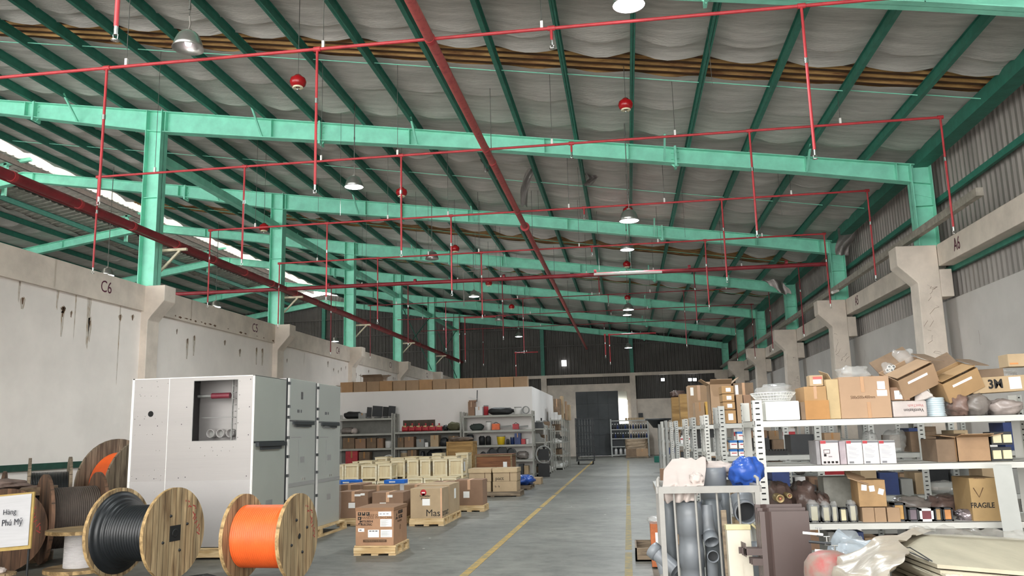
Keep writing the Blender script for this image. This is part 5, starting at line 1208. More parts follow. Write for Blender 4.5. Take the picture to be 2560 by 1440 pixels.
# cartons and white boxes on the taller one
for k, (a, b, pt, Y, m, lb) in enumerate(((1384, 1400, 997, 36.6, KRAFT4, 'tall brown carton stack, wider one on the taller aisle side rack'), (1400, 1416, 990, 37.4, KRAFT3, 'tallest brown carton on the taller aisle side rack'), (1416, 1424, 1003, 38.4, KRAFT, 'narrow brown carton third in the row on the taller aisle side rack'), (1425, 1432, 1012, 39.4, KRAFT3, 'open carton fourth in the row on the taller aisle side rack'))):
    x0 = onY(a, 1020, Y).x; x1 = onY(b, 1020, Y).x; zt = onY((a + b) / 2, pt, Y).z; carton(lb, max(x0, bx + .03), min(x1, xb), Y, .6, zb_[0], zt, m, name='carton', gap=True)
for k in range(3): carton('white printed box at the front of the taller aisle side rack, %s of three' % ORD[k], xb - .48 + .155 * k, xb - .335 + .155 * k, 36.45, .14, zb_[0], zb_[0] + (.32 if k < 2 else .2), WHITEC, tape=False, cat='box', name='box', gap=False, group='white printed boxes', bev=0)
p = onZ(1350, 1196); t = thing('wall_fan', 'dark ring shaped fan leaning on the low rack at the aisle corner', 'fan', (p.x + .05, 30.9, 0)); mb = MB(); mb.lathe([(.28, -.05), (.33, -.05), (.33, .05), (.28, .05)], (0, 0, .8), 24, R=Matrix.Rotation(PI / 2, 3, 'X') @ Matrix.Rotation(.5, 3, 'Y'), close=True); mb.build('ring', GREYC, t)
mb = MB(); mb.box((0, 0, .8), (.4, .08, .4)); mb.build('motor', BLACK, t); mb = MB(); mb.b2(-.2, .2, -.1, .15, 0, .47); mb.build('base', BLACK, t)
# wire cage trolleys
def trolley(label, x0, x1, Y, d, zt, rows):
    t = thing('cage_trolley', label, 'trolley', ((x0 + x1) / 2, Y + d / 2, 0), 0, 'wire trolleys'); w = (x1 - x0) / 2; mb = MB()
    for sx in (-1, 1):
        for sy in (-1, 1): mb.b2(sx * w - .02, sx * w + .02, sy * d / 2 - .02, sy * d / 2 + .02, .15, zt)
    for k in range(rows):
        z = .2 + (zt - .25) * k / (rows - 1)
        for sy in (-1, 1): mb.b2(-w, w, sy * d / 2 - .012, sy * d / 2 + .012, z, z + .03)
        for sx in (-1, 1): mb.b2(sx * w - .012, sx * w + .012, -d / 2, d / 2, z, z + .03)
    mb.build('frame', DARKB, t); mb = MB()
    for k in range(7): x = -w + 2 * w * k / 6; mb.b2(x - .006, x + .006, d / 2 - .01, d / 2 + .01, .2, zt)
    mb.build('bars', GREYC, t); MB().b2(-w, w, -d / 2, d / 2, .17, .2).build('deck', GREYC, t)
    for sx in (-1, 1):
        for sy in (-1, 1): MB().cyl((sx * w * .85 - .02, sy * d * .4, .075), (sx * w * .85 + .02, sy * d * .4, .075), .075, 14).build('wheel', BLACK, t)
    return t
x0 = onY(1440, 1100, 41.5).x; x1 = onY(1483, 1100, 41.5).x
trolley('dark wire cage trolley on wheels, at the side of the aisle', x0, x1, 41.5, .8, onY(1460, 1045, 41.5).z, 7)
# bottle rack at the far end and the wrapped pallet before it
x0 = onY(1527, 1100, 53.4).x; x1 = onY(1623, 1100, 53.4).x; zz = [onY(1575, q, 53.4).z for q in (1050, 1072, 1095, 1115)]
rack('pale rack of small dark bottles at the far end, beside the door', x0, x1, 53.4, 53.9, zz + [.12], onY(1600, 1046, 53.4).z, RACKG, slots=False, pw=.08)
for si in (1, 2):
    for j in range(14):
        x = x0 + .14 + (x1 - x0 - .28) * j / 13; t = thing('bottle', 'small dark bottle on the %s shelf of the far rack, %s from the door side' % (('upper', 'lower')[si - 1], ORD[j]), 'bottle', (x, 53.6, zz[si]), 0, 'bottles on the far rack')
        MB().lathe([(0, 0), (.055, 0), (.058, .17), (.025, .24), (.025, .3), (0, .3)], n=10).build('body', DARKB if (j + si) % 3 else NAVY, t); MB().lathe([(.03, .28), (.03, .34), (0, .34)], n=8).build('cap', WHITEM, t)
for j in range(7): carton('small yellowish box on top of the far rack, %s from its door end' % ORD[j], x0 + .95 + .17 * j, x0 + 1.1 + .17 * j, 53.5, .3, zz[0], zz[0] + .14, KRAFT3, tape=False, name='box', cat='box', gap=False, bev=0, group='small boxes on the far rack')
for j in range(3): t = thing('gas_bottle', 'small white cylinder on the far rack bottom shelf, %s from the door' % ORD[j], 'cylinder', (x0 + .3 + .3 * j, 53.6, .12), 0, 'white cylinders'); MB().lathe([(0, 0), (.09, 0), (.09, .3), (.03, .42), (0, .43)], n=14).build('body', WHITEC, t)
carton('dark crate on the third shelf of the far rack', x0 + .12, x0 + .75, 53.5, .35, zz[3], zz[3] + .4, DARKB, tape=False, name='crate', cat='crate', gap=False)
Y = 49.6; x0, x1, z0, z1_ = rect(1563, 1620, 1097, 1122, Y); xm = onY(1590, 1130, Y).x
pallet('pallet under the film wrapped load at the far end', x0, x1, Y, Y + .8, .1, DPAL)
carton('brown carton in the lower left of the film wrapped load', x0 + .02, xm, Y + .02, .7, .1, z0, KRAFT4, tape=False); carton('brown carton in the lower right of the film wrapped load', xm + .01, x1 - .02, Y + .02, .7, .1, z0, KRAFT, tape=True)
t = thing('wrapped_load', 'bundle wrapped in shiny brown film on the cartons by the far rack', 'wrapped load', ((x0 + x1) / 2, Y + .4, z0)); W = x1 - x0; H = z1_ - z0
mb = MB(); mb.grid(lambda u, v: ((W / 2 + .03 * noise.noise(Vector((u * 20, v * 9, 0)))) * math.copysign(abs(math.cos(2 * PI * u)) ** .3, math.cos(2 * PI * u)), (.38 + .03 * noise.noise(Vector((u * 20, v * 9, 5)))) * math.copysign(abs(math.sin(2 * PI * u)) ** .3, math.sin(2 * PI * u)), v * H), 48, 14); mb.b2(-W / 2 + .02, W / 2 - .02, -.36, .36, H - .02, H)
mb.build('film', mat('shiny brown film', '8f7c66', .2, metal=.3, var=.2, scale=3, stretch=(.3, .3, 5), bump=.7, bscale=9), t)
carton('teal box on the floor at the foot of the right hand racks', onY(1636, 1150, 42.5).x, onY(1652, 1150, 42.5).x, 42.5, .4, 0, .3, TEALC, tape=False, name='box', cat='box', gap=False)
p = onY(1602, 1040, 55.2); t = thing('notice_board', 'small dark notice board on the far wall over the bottle rack', 'board', (p.x, 55.47, p.z)); MB().box((0, 0, .05), (.3, .04, .3)).build('panel', DARKB, t)
# ================================================================ right hand racks
XA = 1.13; XB = 3.72; ZS = [1.655, 1.255, .755, .12]
FY = 7.8
rack('off white shelf rack nearest the viewer on the right, piled with cartons', XA, XB, FY, FY + .8, ZS, 1.84, RACKW, group='racks on the right of the aisle', bt=.055, pw=.082)
rows = [10.7, 12.8, 15.2, 17.2, 20.6, 23.0, 26.0, 29.0, 32.0]
for i, Y in enumerate(rows):
    rack('grey white shelf rack in the %s row behind the front rack on the right' % ORD[i], XA, 5.7, Y, Y + .7, ZS, 1.87 if i in (0, 6, 7) else 1.80, RACKW if i % 2 else RACKG, group='racks on the right of the aisle', bt=.06, pw=.075, slots=i < 6)
# extra uprights between the bays of each row
for i, Y in enumerate(rows[:5]):
    for k, x in enumerate((2.3, 3.5, 4.6)):
        mb = MB(); mb.b2(x - .04, x + .04, Y - .012, Y - .008, 0, 1.84); z = .06
        while z < 1.8: mb.b2(x - .016, x + .016, Y - .014, Y - .012, z, z + .012, 1); z += .05
        tag(mb.build('rack_upright', [RACKG, HOLE]), 'slotted upright %s of three, along the %s row behind the front rack' % (('nearest the aisle', 'in the middle', 'nearest the wall')[k], ORD[i]), 'upright', 'slotted uprights of the rack rows')
def fr(px0, px1, py0, py1, Y=FY + .06): return rect(px0, px1, py0, py1, Y)
def top(label, a, b, t_, m, dep=.45, Y=FY + .04, zs=ZS[0], **k): 
    x0, x1, _, z1 = rect(a, b, t_, 1040, Y); return carton(label, x0, x1, Y, dep, zs, z1, m, **k)
# ---- on the top shelf of the front rack
t = top('white foam box with a taped notch, under the wire basket', 1914, 1999, 1003, mat('white foam', 'ecebe4', .7, var=.02), tape=False, name='foam_box', cat='box', gap=False, bev=.01)
x0, x1, z0, z1 = rect(1884, 1999, 966, 1002, FY + .1); cx = (x0 + x1) / 2; bt_ = thing('wire_basket', 'flattened white wire basket on the foam box', 'basket', (cx, FY + .3, z0))
mb = MB(); r = (x1 - x0) / 2
for q, s_ in ((0, .72), (.02, .8), (.045, .9), (.07, 1.0)): mb.tube([(r * s_ * math.cos(a * PI / 16), .24 * s_ * math.sin(a * PI / 16), q + .006) for a in range(32)], .0035, 5, closed=True)
for a in range(40): c_, s_ = math.cos(a * PI / 20), math.sin(a * PI / 20); mb.tube([(r * .72 * c_, .17 * s_, .004), (r * c_, .24 * s_, .076)], .002, 4)
for k in range(-6, 7): mb.tube([(r * .1 * k, -.16, .004), (r * .1 * k, .16, .004)], .002, 4)
mb.build('wires', WHITEM, bt_)
blob('plastic_bag', 'clear plastic bag lying in the wire basket', 'bag', (cx + .02, FY + .3, z0 + .015), (r * .82, .18, .075), BAGM, 11, .4, 2.4, crease=.5)
top('carton with one flap up behind the foam box', 2002, 2014, 1005, KRAFT4, dep=.4, tape=False)
t = top('orange brown carton between the foam box and the biggest carton', 2012, 2068, 966, mat('orange brown board', 'a58259', .8, var=.04), dep=.4)
W = fr(2012, 2068, 966, 1040); MB().b2(-.1, .11, -.203, -.2, 0, .17).build('lower_panel', mat('lower board', 'a97c4b', .8, var=.05), t)
x0, x1, z0, z1 = rect(2024, 2058, 938, 965, FY + .12); t = carton('small carton with red and white label on the orange brown carton', x0, x1, FY + .12, .14, z0 + .0, z1, KRAFT3, tape=False, labels=((.25, .2, .6, .4),), cat='box', name='box', gap=False)
MB().b2(-.03, .05, -.0735, -.07, .06, .085).build('red_label', mat('pinkish red print', 'b8605c', .7, var=0), t)
t = top('biggest carton on the top shelf, plain with two paper labels', 2100, 2226, 941, mat('warm carton board', 'a98b70', .8, var=.04, scale=2), dep=.5, Y=FY + .03, labels=((.76, .68, .15, .19), (.74, .52, .2, .14)), tape=False)
x0, x1, _, z1 = rect(2100, 2226, 941, 1040, FY + .03); W = x1 - x0; H = z1 - ZS[0]
mb = MB(); mb.b2(-.03, .0, -.2535, -.25, H * .62, H); mb.b2(.01, .04, -.2535, -.25, 0, H * .38); mb.build('tape', TAPE, t)
text('500x500x400mm', .038, INKB, t, (-.02, -.2512, H * .5), sx=.8)
x0_, _, _, _ = rect(2066, 2098, 950, 1040, FY + .03); t2 = top('yellowish open ended carton squeezed against the biggest carton', 2068, 2099, 948, mat('yellow grey board', 'b59f78', .8, var=.05), dep=.48, Y=FY + .05, tape=False)
MB().box((-.02, -.1, z1 - ZS[0] + .02), (.005, .25, .09), rot=Euler((.2, -.5, 0))).build('flap', KRAFT3, t2)
x0, x1, z0, z1 = rect(2094, 2170, 912, 950, FY + .2); blob('plastic_bag', 'milky plastic bag on the biggest carton', 'bag', ((x0 + x1) / 2, FY + .2, z1 - .15), ((x1 - x0) / 2, .14, .07), BAGM, 21, .45, 2.2, crease=.5)
def tilt_carton(label, px, py, Y, dims, rot, m, flap=True, zoff=0.0, support=False):
    p = onY(px, py, Y); t = thing('carton', label, 'carton', p); R = Euler(rot); w_, d_, h_ = dims; th = .006
    def bx(c, d, nm, mm=m, r=None):
        M = R.to_matrix(); o = MB().box((0, 0, 0), d).build(nm, mm, t); o.location = M @ Vector(c); o.rotation_euler = R if r is None else (R.to_matrix() @ Euler(r).to_matrix()).to_euler(); return o
    mb = MB(); mb.box((0, -d_ / 2, 0), (w_, th, h_)); mb.box((0, d_ / 2, 0), (w_, th, h_)); mb.box((-w_ / 2, 0, 0), (th, d_, h_)); mb.box((w_ / 2, 0, 0), (th, d_, h_)); mb.box((0, 0, -h_ / 2), (w_, d_, th))
    o = mb.build('body', m, t); o.rotation_euler = R
    bx((0, -.04, h_ / 2 + .01), (w_ * .98, d_ * .7, th), 'flap', r=(-.12, 0, 0)); bx((w_ / 2 + .05, 0, h_ / 2 + .0), (.14, d_ * .95, th), 'flap', KRAFT4, (0, .5, 0)); bx((0, d_ / 2 + .06, h_ / 2 + .03), (w_, .15, th), 'flap', KRAFT4, (.6, 0, 0))
    bx((-.0, -d_ / 2 - .001 - .003, h_ * .2), (w_ * .55, .003, .022), 'paper_label', PAPER)
    return t
tilt_carton('tilted open brown carton with a raised dark flap, highest on the front rack', 2272, 945, FY + .22, (.36, .3, .2), (.35, -.42, .12), KRAFT)
tilt_carton('second tilted carton, lying between the highest one and the long printed carton', 2385, 955, FY + .25, (.34, .3, .19), (.3, -.42, .05), mat('tan board', 'a6865f', .8, var=.04))
x0, x1, z0, z1 = rect(2182, 2224, 930, 950, FY + .3); t = thing('board_flap', 'dark loose board leaning between the biggest and the tilted carton', 'board', ((x0 + x1) / 2, FY + .35, z0)); MB().box((0, 0, .02), (x1 - x0 + .06, .2, .006), rot=Euler((.1, .3, 0))).build('board', KRAFT4, t)
x0, x1, z0, z1 = rect(2213, 2278, 868, 935, FY + .42); cx = (x0 + x1) / 2
blob('plastic_bag', 'clear bag standing tallest behind the tilted carton', 'bag', (cx + .05, FY + .42, z0), (.1, .1, (z1 - z0) * .47), BAGM, 31, .5, 2.0, crease=.6)
t = thing('pipe_bundle', 'clear bag of white pipe ends beside the tilted carton', 'pipes', onY(2224, 922, FY + .3)); mb = MB(); R_ = Matrix.Rotation(PI / 2 - .3, 3, 'X')
for a, b in ((-.02, -.012), (.02, -.012), (0, .02), (.0, -.045), (.038, .02)): mb.lathe([(.017, -.1), (.017, .0), (.012, .0), (.012, -.1)], (a, 0, b), 12, R=R_); mb.lathe([(0, -.004), (.012, -.004)], (a, -.0, b), 10, m=1, R=R_)
mb.build('pipes', [WHITEM, HOLE], t); blob('bag', None, None, (0, .06, -.09), (.06, .08, .075), BAGM, 35, .4, 2, parent=t)
t = top('pale printed bag box lettered upside down, under the tilted carton', 2232, 2318, 1002, mat('pinkish grey film', 'b5aaa6', .35, var=.05), dep=.35, tape=False, name='film_bag', cat='bag', gap=False, bev=.012)
W_ = fr(2232, 2318, 1002, 1040); text('Ventilazion', .042, INK, t, (.03, -.177, .06), (PI / 2, PI, 0), sx=.9); text('VentTech', .034, mat('pale red print', 'b87a78', .7, var=0), t, (.05, -.177, .1), (PI / 2, PI, 0))
x0, x1, z0, z1 = rect(2226, 2274, 968, 1001, FY + .1); t = carton('small tilted carton with barcode label on the pale bag box', x0, x1, FY + .1, .16, z0, z1, KRAFT2, tape=False, labels=((.2, .1, .4, .65),), cat='box', name='box', gap=False)
mb = MB(); [mb.b2(-.005 + k * .007, -.002 + k * .007, -.085, -.0835, .05, .09) for k in range(5)]; mb.build('barcode', INK, t)
t = top('crushed brown carton behind the small barcode carton', 2278, 2318, 978, KRAFT4, dep=.25, Y=FY + .25, tape=False)
# flexible duct
x0, x1, z0, z1 = rect(2322, 2372, 992, 1040, FY + .1); r = (x1 - x0) / 2; t = thing('flexible_duct', 'white elbow of pale blue flexible duct wrapped in film', 'duct', ((x0 + x1) / 2, FY + .2, ZS[0]))
H = z1 - ZS[0]; prof = []
for k in range(9): prof += [(r * .98, H * k / 9), (r, H * (k + .3) / 9), (r * .93, H * (k + .8) / 9)]
MB().lathe(prof, n=24).build('hose', mat('pale blue film', 'b9c8cf', .3, var=.05), t)
mb = MB(); mb.lathe([(r, H), (r * 1.1, H + .01), (r * .6, H + .08), (0, H + .11)], n=6, smooth=False); o = mb.build('hood', mat('white pvc hood', 'd9cfc9', .4), t); o.rotation_euler = (0, -.35, .2); o.location = (-.03, 0, .0)
# bags and the long printed carton
for a, b, tp, m, sd, lb in ((2374, 2425, 985, mat('brown fur film', '7c655c', .4, var=.15, bump=.6, bscale=12), 41, 'reddish brown bag beside the duct'), (2405, 2476, 985, BAGD, 42, 'smoky bag with black fittings under the long printed carton'), (2468, 2560, 998, mat('grey film bag', '9c918c', .25, var=.1, bump=.7, bscale=7), 43, 'grey film bag at the right end of the top shelf')):
    x0, x1, z0, z1 = rect(a, b, tp, 1040, FY + .15); blob('film_bag', lb, 'bag', ((x0 + x1) / 2, FY + .22, ZS[0]), ((x1 - x0) / 2, .17, (z1 - ZS[0]) / 2), m, sd, .35, 2.5, crease=.4)
x0, x1, z0, z1 = rect(2434, 2575, 940, 980, FY + .12); t = thing('carton', 'long low carton with big black brand lettering at the right end', 'carton', ((x0 + x1) / 2, FY + .35, z0 + .0), 0); W = x1 - x0; H = z1 - z0
MB().b2(-W / 2, W / 2, -.2, .2, 0, H).build('body', mat('grey tan board', 'ab9474', .8, var=.05), t, bevel=.005)
text('3M', .11, INK, t, (onY(2492, 960, FY + .12).x - t.location.x, -.2025, H * .5), sx=.9, bold=.0035)
MB().b2(onY(2528, 960, FY + .12).x - t.location.x, onY(2558, 960, FY + .12).x - t.location.x, -.203, -.2, H * .15, H * .9).build('paper_label', PAPER, t)
MB().b2(-W / 2, W * .1, -.2, -.194, H, H + .07).build('flap', KRAFT4, t)
for o in t.children: o.rotation_euler.y = -.035
blob('film_sheet', 'clear film spilling over the long printed carton', 'film', ((x0 + x1) / 2 - .05, FY + .4, z1), (.3, .2, .035), BAGM, 51, .5, 3, crease=.6)
x0, x1, z0, z1 = rect(2520, 2580, 884, 916, FY + .3); t = carton('yellowish box with a drawn snake line, topmost at the right edge', x0, x1, FY + .3, .2, z0, z1, KRAFT3, tape=False, gap=False)
MB().b2(-.09, -.02, -.1035, -.1, .02, .035).build('print', mat('orange print', 'c78a55', .8, var=0), t)
# ---- second shelf
Z = ZS[1]
def shelf_box(label, a, b, tp, m, Y=FY + .05, dep=.3, zs=Z, **k): x0, x1, _, z1 = rect(a, b, tp, 1150, Y); return carton(label, x0, x1, Y, dep, zs, z1, m, **k)
PK = mat('pinkish printed board', 'cdbfc0', .6, var=.02); WB = mat('glossy white board', 'e4e0de', .5, var=.02)
for i, (a, b, m, lb) in enumerate(((2052, 2097, PK, 'pinkish appliance box with a small drawing, leftmost of the four upright boxes'), (2117, 2156, WB, 'white upright box with red corner tag, next to the pinkish one'), (2158, 2197, WB, 'white upright box with red corner tag, between two like it'), (2199, 2239, WB, 'white upright box with red corner tag, nearest the open carton'))):
    t = shelf_box(lb, a, b, 1101, m, tape=False, name='box', cat='box', gap=False, group='upright printed boxes'); x0, x1, _, z1 = rect(a, b, 1101, 1150, FY + .05); W = x1 - x0; H = z1 - Z
    MB().b2(-W / 2, -W / 2 + W * .3, -.1515, -.15, H * .87, H * .99).build('red_tag', REDC, t)
    MB().b2(-W / 2 + W * .3, W / 2, -.1515, -.15, H * .9, H * .99).build('grey_band', INKG, t)
    mb = MB()
    if i: 
        for k in range(10): mb.b2(-W / 2 + W * .1, -W / 2 + W * (.6 + .25 * ((k * 5) % 3) / 3), -.152, -.15, H * (.76 - .055 * k), H * (.77 - .055 * k))
        mb.b2(-W / 2 + W * .1, -W / 2 + W * .4, -.152, -.15, H * .03, H * .12)
    else:
        for (u, v, w_, h_) in ((.15, .6, .35, .02), (.15, .48, .02, .12), (.48, .48, .02, .12), (.15, .46, .35, .02), (.15, .34, .14, .1), (.4, .32, .2, .02)): mb.b2(-W / 2 + u * W, -W / 2 + (u + w_) * W, -.152, -.15, v * H, (v + h_) * H)
        for k in range(4): mb.b2(-W / 2 + W * (.1 + .22 * k), -W / 2 + W * (.24 + .22 * k), -.152, -.15, H * .05, H * .14)
    mb.build('label_lettering', INK if not i else INKG, t)
shelf_box('grey printed box turned edge on between the pinkish and white boxes', 2099, 2115, 1103, mat('grey purple board', 'a89ba0', .6), tape=False, name='box', cat='box', gap=False)
shelf_box('grey printed box edge left of the pinkish appliance box', 2040, 2050, 1102, mat('dark grey board', '8e8a8c', .6), tape=False, name='box', cat='box', gap=False)
shelf_box('open brown carton with flap hanging over its front, second shelf', 2392, 2476, 1092, mat('glossy tan board', '9c7c5c', .5, var=.06), dep=.4, tape=False, flaps=12, Y=FY + .08)
shelf_box('dark side of a carton beside the open brown carton', 2342, 2390, 1098, KRAFT4, dep=.4, tape=False, Y=FY + .12)
CREAM = mat('cream coil form', 'cfc6a4', .5, var=.05)
for k, (tp, bt2) in enumerate(((1114, 1150), (1078, 1112))):
    x0, x1, z0, z1 = rect(2480, 2532, tp, bt2, FY + .1); t = thing('contactor', ['cream contactor block at the right end of the second shelf, lower of two', 'cream contactor block at the right end of the second shelf, upper of two'][k], 'contactor', ((x0 + x1) / 2, FY + .2, (Z if k == 0 else z0)), 0, 'contactor blocks'); W = x1 - x0; H = z1 - z0
    MB().b2(-W / 2, W / 2, -.08, .08, 0, H * .95).build('frame', DARKB, t)
    for q in (-1, 1): MB().b2(q * W * .25 - W * .2, q * W * .25 + W * .2, -.1, -.08, H * .15, H * .75).build('coil', CREAM, t)
# ---- third shelf
Z = ZS[2]
BRB = mat('brown bundled film', '62504a', .4, var=.15, bump=.8, bscale=9)
for a, b, tp, sd, lb in ((1930, 1996, 1210, 61, 'crumpled brown bag with copper ends at the post, third shelf'), (1990, 2062, 1208, 62, 'long brown wrapped bundle on the third shelf'), (2040, 2092, 1235, 63, 'thin end of brown wrapped bundle on the third shelf')):
    x0, x1, z0, z1 = rect(a, b, tp, 1262, FY + .12); blob('wrapped_bundle', lb, 'bundle', ((x0 + x1) / 2, FY + .45, Z), ((x1 - x0) / 2, .2, (z1 - Z) / 2), BRB, sd, .4, 2.6, crease=.5)
for px, py, r_, lb in ((1951, 1247, .038, 'large round copper cable end sticking from the brown bag'), (1974, 1240, .024, 'small round copper cable end beside the large one')):
    t = thing('cable_end', lb, 'cable end', onY(px, py, FY + .08)); R_ = Matrix.Rotation(PI / 2, 3, 'X'); MB().lathe([(r_, -.2), (r_, 0), (r_ * .7, .004), (r_ * .62, -.004), (0, .0)], n=20, R=R_).build('sheath', BRASS, t); MB().lathe([(r_ * .35, .001), (r_ * .3, .008), (0, .008)], n=14, R=R_).build('core', mat('copper core', 'b5725c', .4, metal=.5), t)
x0, x1, z0, z1 = rect(2060, 2144, 1192, 1262, FY + .5); t = thing('steel_enclosure', 'plain grey steel enclosure behind the bagged transformers', 'enclosure', ((x0 + x1) / 2, FY + .62, Z)); MB().b2(-(x1 - x0) / 2, (x1 - x0) / 2, -.12, .12, 0, z1 - Z).build('body', mat('olive grey steel', '94938a', .5), t, bevel=.004)
def transformer(label, a, b, tp, m, bag=False, white=False, Y=FY + .06):
    x0, x1, _, z1 = rect(a, b, tp, 1300, Y); W = x1 - x0; H = max(z1 - Z, .06); t = thing('transformer', label, 'transformer', ((x0 + x1) / 2, Y + .06, Z), 0, 'small transformers on the third shelf'); f = WHITEM if white else DARKB; e = W * .16
    mb = MB(); mb.b2(-W / 2, W / 2, -.05, .05, 0, e); mb.b2(-W / 2, W / 2, -.05, .05, H - e, H); mb.b2(-W / 2, -W / 2 + e, -.05, .05, 0, H); mb.b2(W / 2 - e, W / 2, -.05, .05, 0, H); mb.build('core', f, t)
    MB().b2(-W / 2 + e, W / 2 - e, -.045, .045, e, H - e).build('coil', m, t, bevel=.006)
    if bag: blob('bag', None, None, (0, 0, 0), (W * .62, .08, H * .62), BAGM, a, .3, 3, parent=t, n=18)
for i, (a, b, tp, m, bag, wh, lb) in enumerate(((2024, 2050, 1262, CREAM, 1, 0, 'bagged cream transformer, first from the brown trunking'), (2056, 2078, 1265, CREAM, 1, 0, 'bagged cream transformer, second from the brown trunking'), (2080, 2096, 1265, CREAM, 1, 0, 'narrow bagged transformer, third from the brown trunking'), (2100, 2120, 1270, CREAM, 0, 0, 'bare cream transformer beside a bagged one'), (2124, 2144, 1262, CREAM, 1, 0, 'tall bagged transformer next to the three small cartons'), (2234, 2266, 1258, mat('amber coil', 'b98f52', .4), 0, 0, 'tall transformer with an amber coil right of the small cartons'), (2272, 2298, 1270, mat('purplish coil', '6d6068', .5), 0, 0, 'dull purplish transformer next to the white framed one'), (2301, 2335, 1272, mat('maroon coil', '6d3038', .4), 0, 1, 'white framed transformer with a maroon coil'), (2339, 2356, 1270, mat('tan coil', 'a98a60', .5), 0, 0, 'small transformer right of the white framed one'), (2359, 2384, 1270, mat('orange coil', 'c0824c', .5), 0, 0, 'transformer with an orange coil before the foil bag'))):
    transformer(lb, a, b, tp, m, bag, wh)
for i, (a, b) in enumerate(((2149, 2179), (2180, 2208), (2211, 2243))): shelf_box('small carton under the battered carton, %s of three' % ORD[i], a, b, 1269, KRAFT, zs=Z, dep=.15, tape=False, name='box', cat='box', gap=False, labels=(), group='three small cartons on the third shelf')
x0, x1, z0, z1 = rect(2146, 2215, 1200, 1267, FY + .06); t = carton('battered taped carton with three torn papers on the third shelf', x0, x1, FY + .06, .25, z0, z1, mat('battered board', 'a5845c', .7, var=.1, scale=6), tape=False, gap=False)
W = x1 - x0; H = z1 - z0
for u, v, a in ((.14, .62, .1), (.42, .58, -.1), (.74, .46, .3)): MB().box((-W / 2 + (u + .08) * W, -.128, (v + .1) * H), (.045, .002, .05), rot=Euler((0, a, 0))).build('torn_paper', PAPER, t)
MB().box((-W * .45, -.05, H + .02), (.18, .2, .008), rot=Euler((.3, .35, 0))).build('flap', KRAFT, t)
x0, x1, z0, z1 = rect(2428, 2500, 1195, 1300, FY + .05); t = carton('brown carton printed FRAGILE at the right end of the third shelf', x0, x1, FY + .05, .4, Z, z1, mat('yellow tan board', 'a2865c', .75, var=.05), tape=False, gap=False)
text('FRAGILE', .062, INK, t, (-.03, -.2015, .13), sx=.85, bold=.001); text('PANASONIC', .018, INKB, t, (-.03, -.2015, .36))
mb = MB(); mb.tube([(-.09, -.201, .28), (-.05, -.201, .2), (-.01, -.201, .28)], .004, 4); mb.build('glass_symbol', INKB, t)
x0, x1, z0, z1 = rect(2398, 2452, 1266, 1300, FY + .1); blob('foil_bag', 'crumpled silver foil bag lying before the FRAGILE carton', 'bag', ((x0 + x1) / 2, FY + .16, Z), (.1, .08, .045), mat('crumpled foil bag', '9a8f92', .25, metal=.6, bump=.8, bscale=12), 71, .5, 4, crease=.5)
for a, b, tp, sd, m in ((2235, 2330, 1224, 72, BAGD), (2320, 2420, 1222, 73, BRB)):
    x0, x1, z0, z1 = rect(a, b, tp, 1280, FY + .5); blob('dark_bundle', ['dark bundle lying deep on the third shelf behind the transformers', 'dark brown bundle lying deep on the third shelf before the FRAGILE carton'][sd - 72], 'bundle', ((x0 + x1) / 2, FY + .6, Z), ((x1 - x0) / 2, .15, .09), m, sd, .4, 2.6, crease=.4)
# bottom shelf
for i, (a, b, m) in enumerate(((2062, 2078, GREYC), (2082, 2098, DARKB), (2103, 2124, WHITEC), (2128, 2150, NAVY), (2290, 2330, DARKB), (2440, 2480, DARKB))): shelf_box('%s box on the bottom shelf of the front rack, %s from the post' % (['grey', 'dark', 'white', 'navy', 'black', 'dark grey'][i], ORD[i]), a, b, 1330, m, zs=ZS[3], dep=.4, tape=False, name='box', cat='box', gap=False, Y=FY + .2)
p = onY(2510, 1165, FY - .15); q = onY(2550, 1440, FY - .45); t = thing('steel_plate', 'loose grey steel plate leaning against the front rack at the right', 'plate', (q.x, q.y, 0))
mb = MB(); mb.add([(p.x - .09 - q.x, p.y - q.y, p.z - .0), (p.x + .06 - q.x, p.y - q.y, p.z + .01), (.1, 0, 0), (-.06, 0, 0), (p.x - .06 - q.x, p.y - q.y + .01, p.z + .015), (p.x + .06 - q.x, p.y - q.y + .03, p.z + .01), (.1, .04, 0), (-.06, .04, 0)], [(3, 2, 1, 0), (4, 5, 6, 7), (0, 1, 5, 4), (2, 3, 7, 6), (1, 2, 6, 5), (3, 0, 4, 7)]); mb.build('plate', RACKG, t)

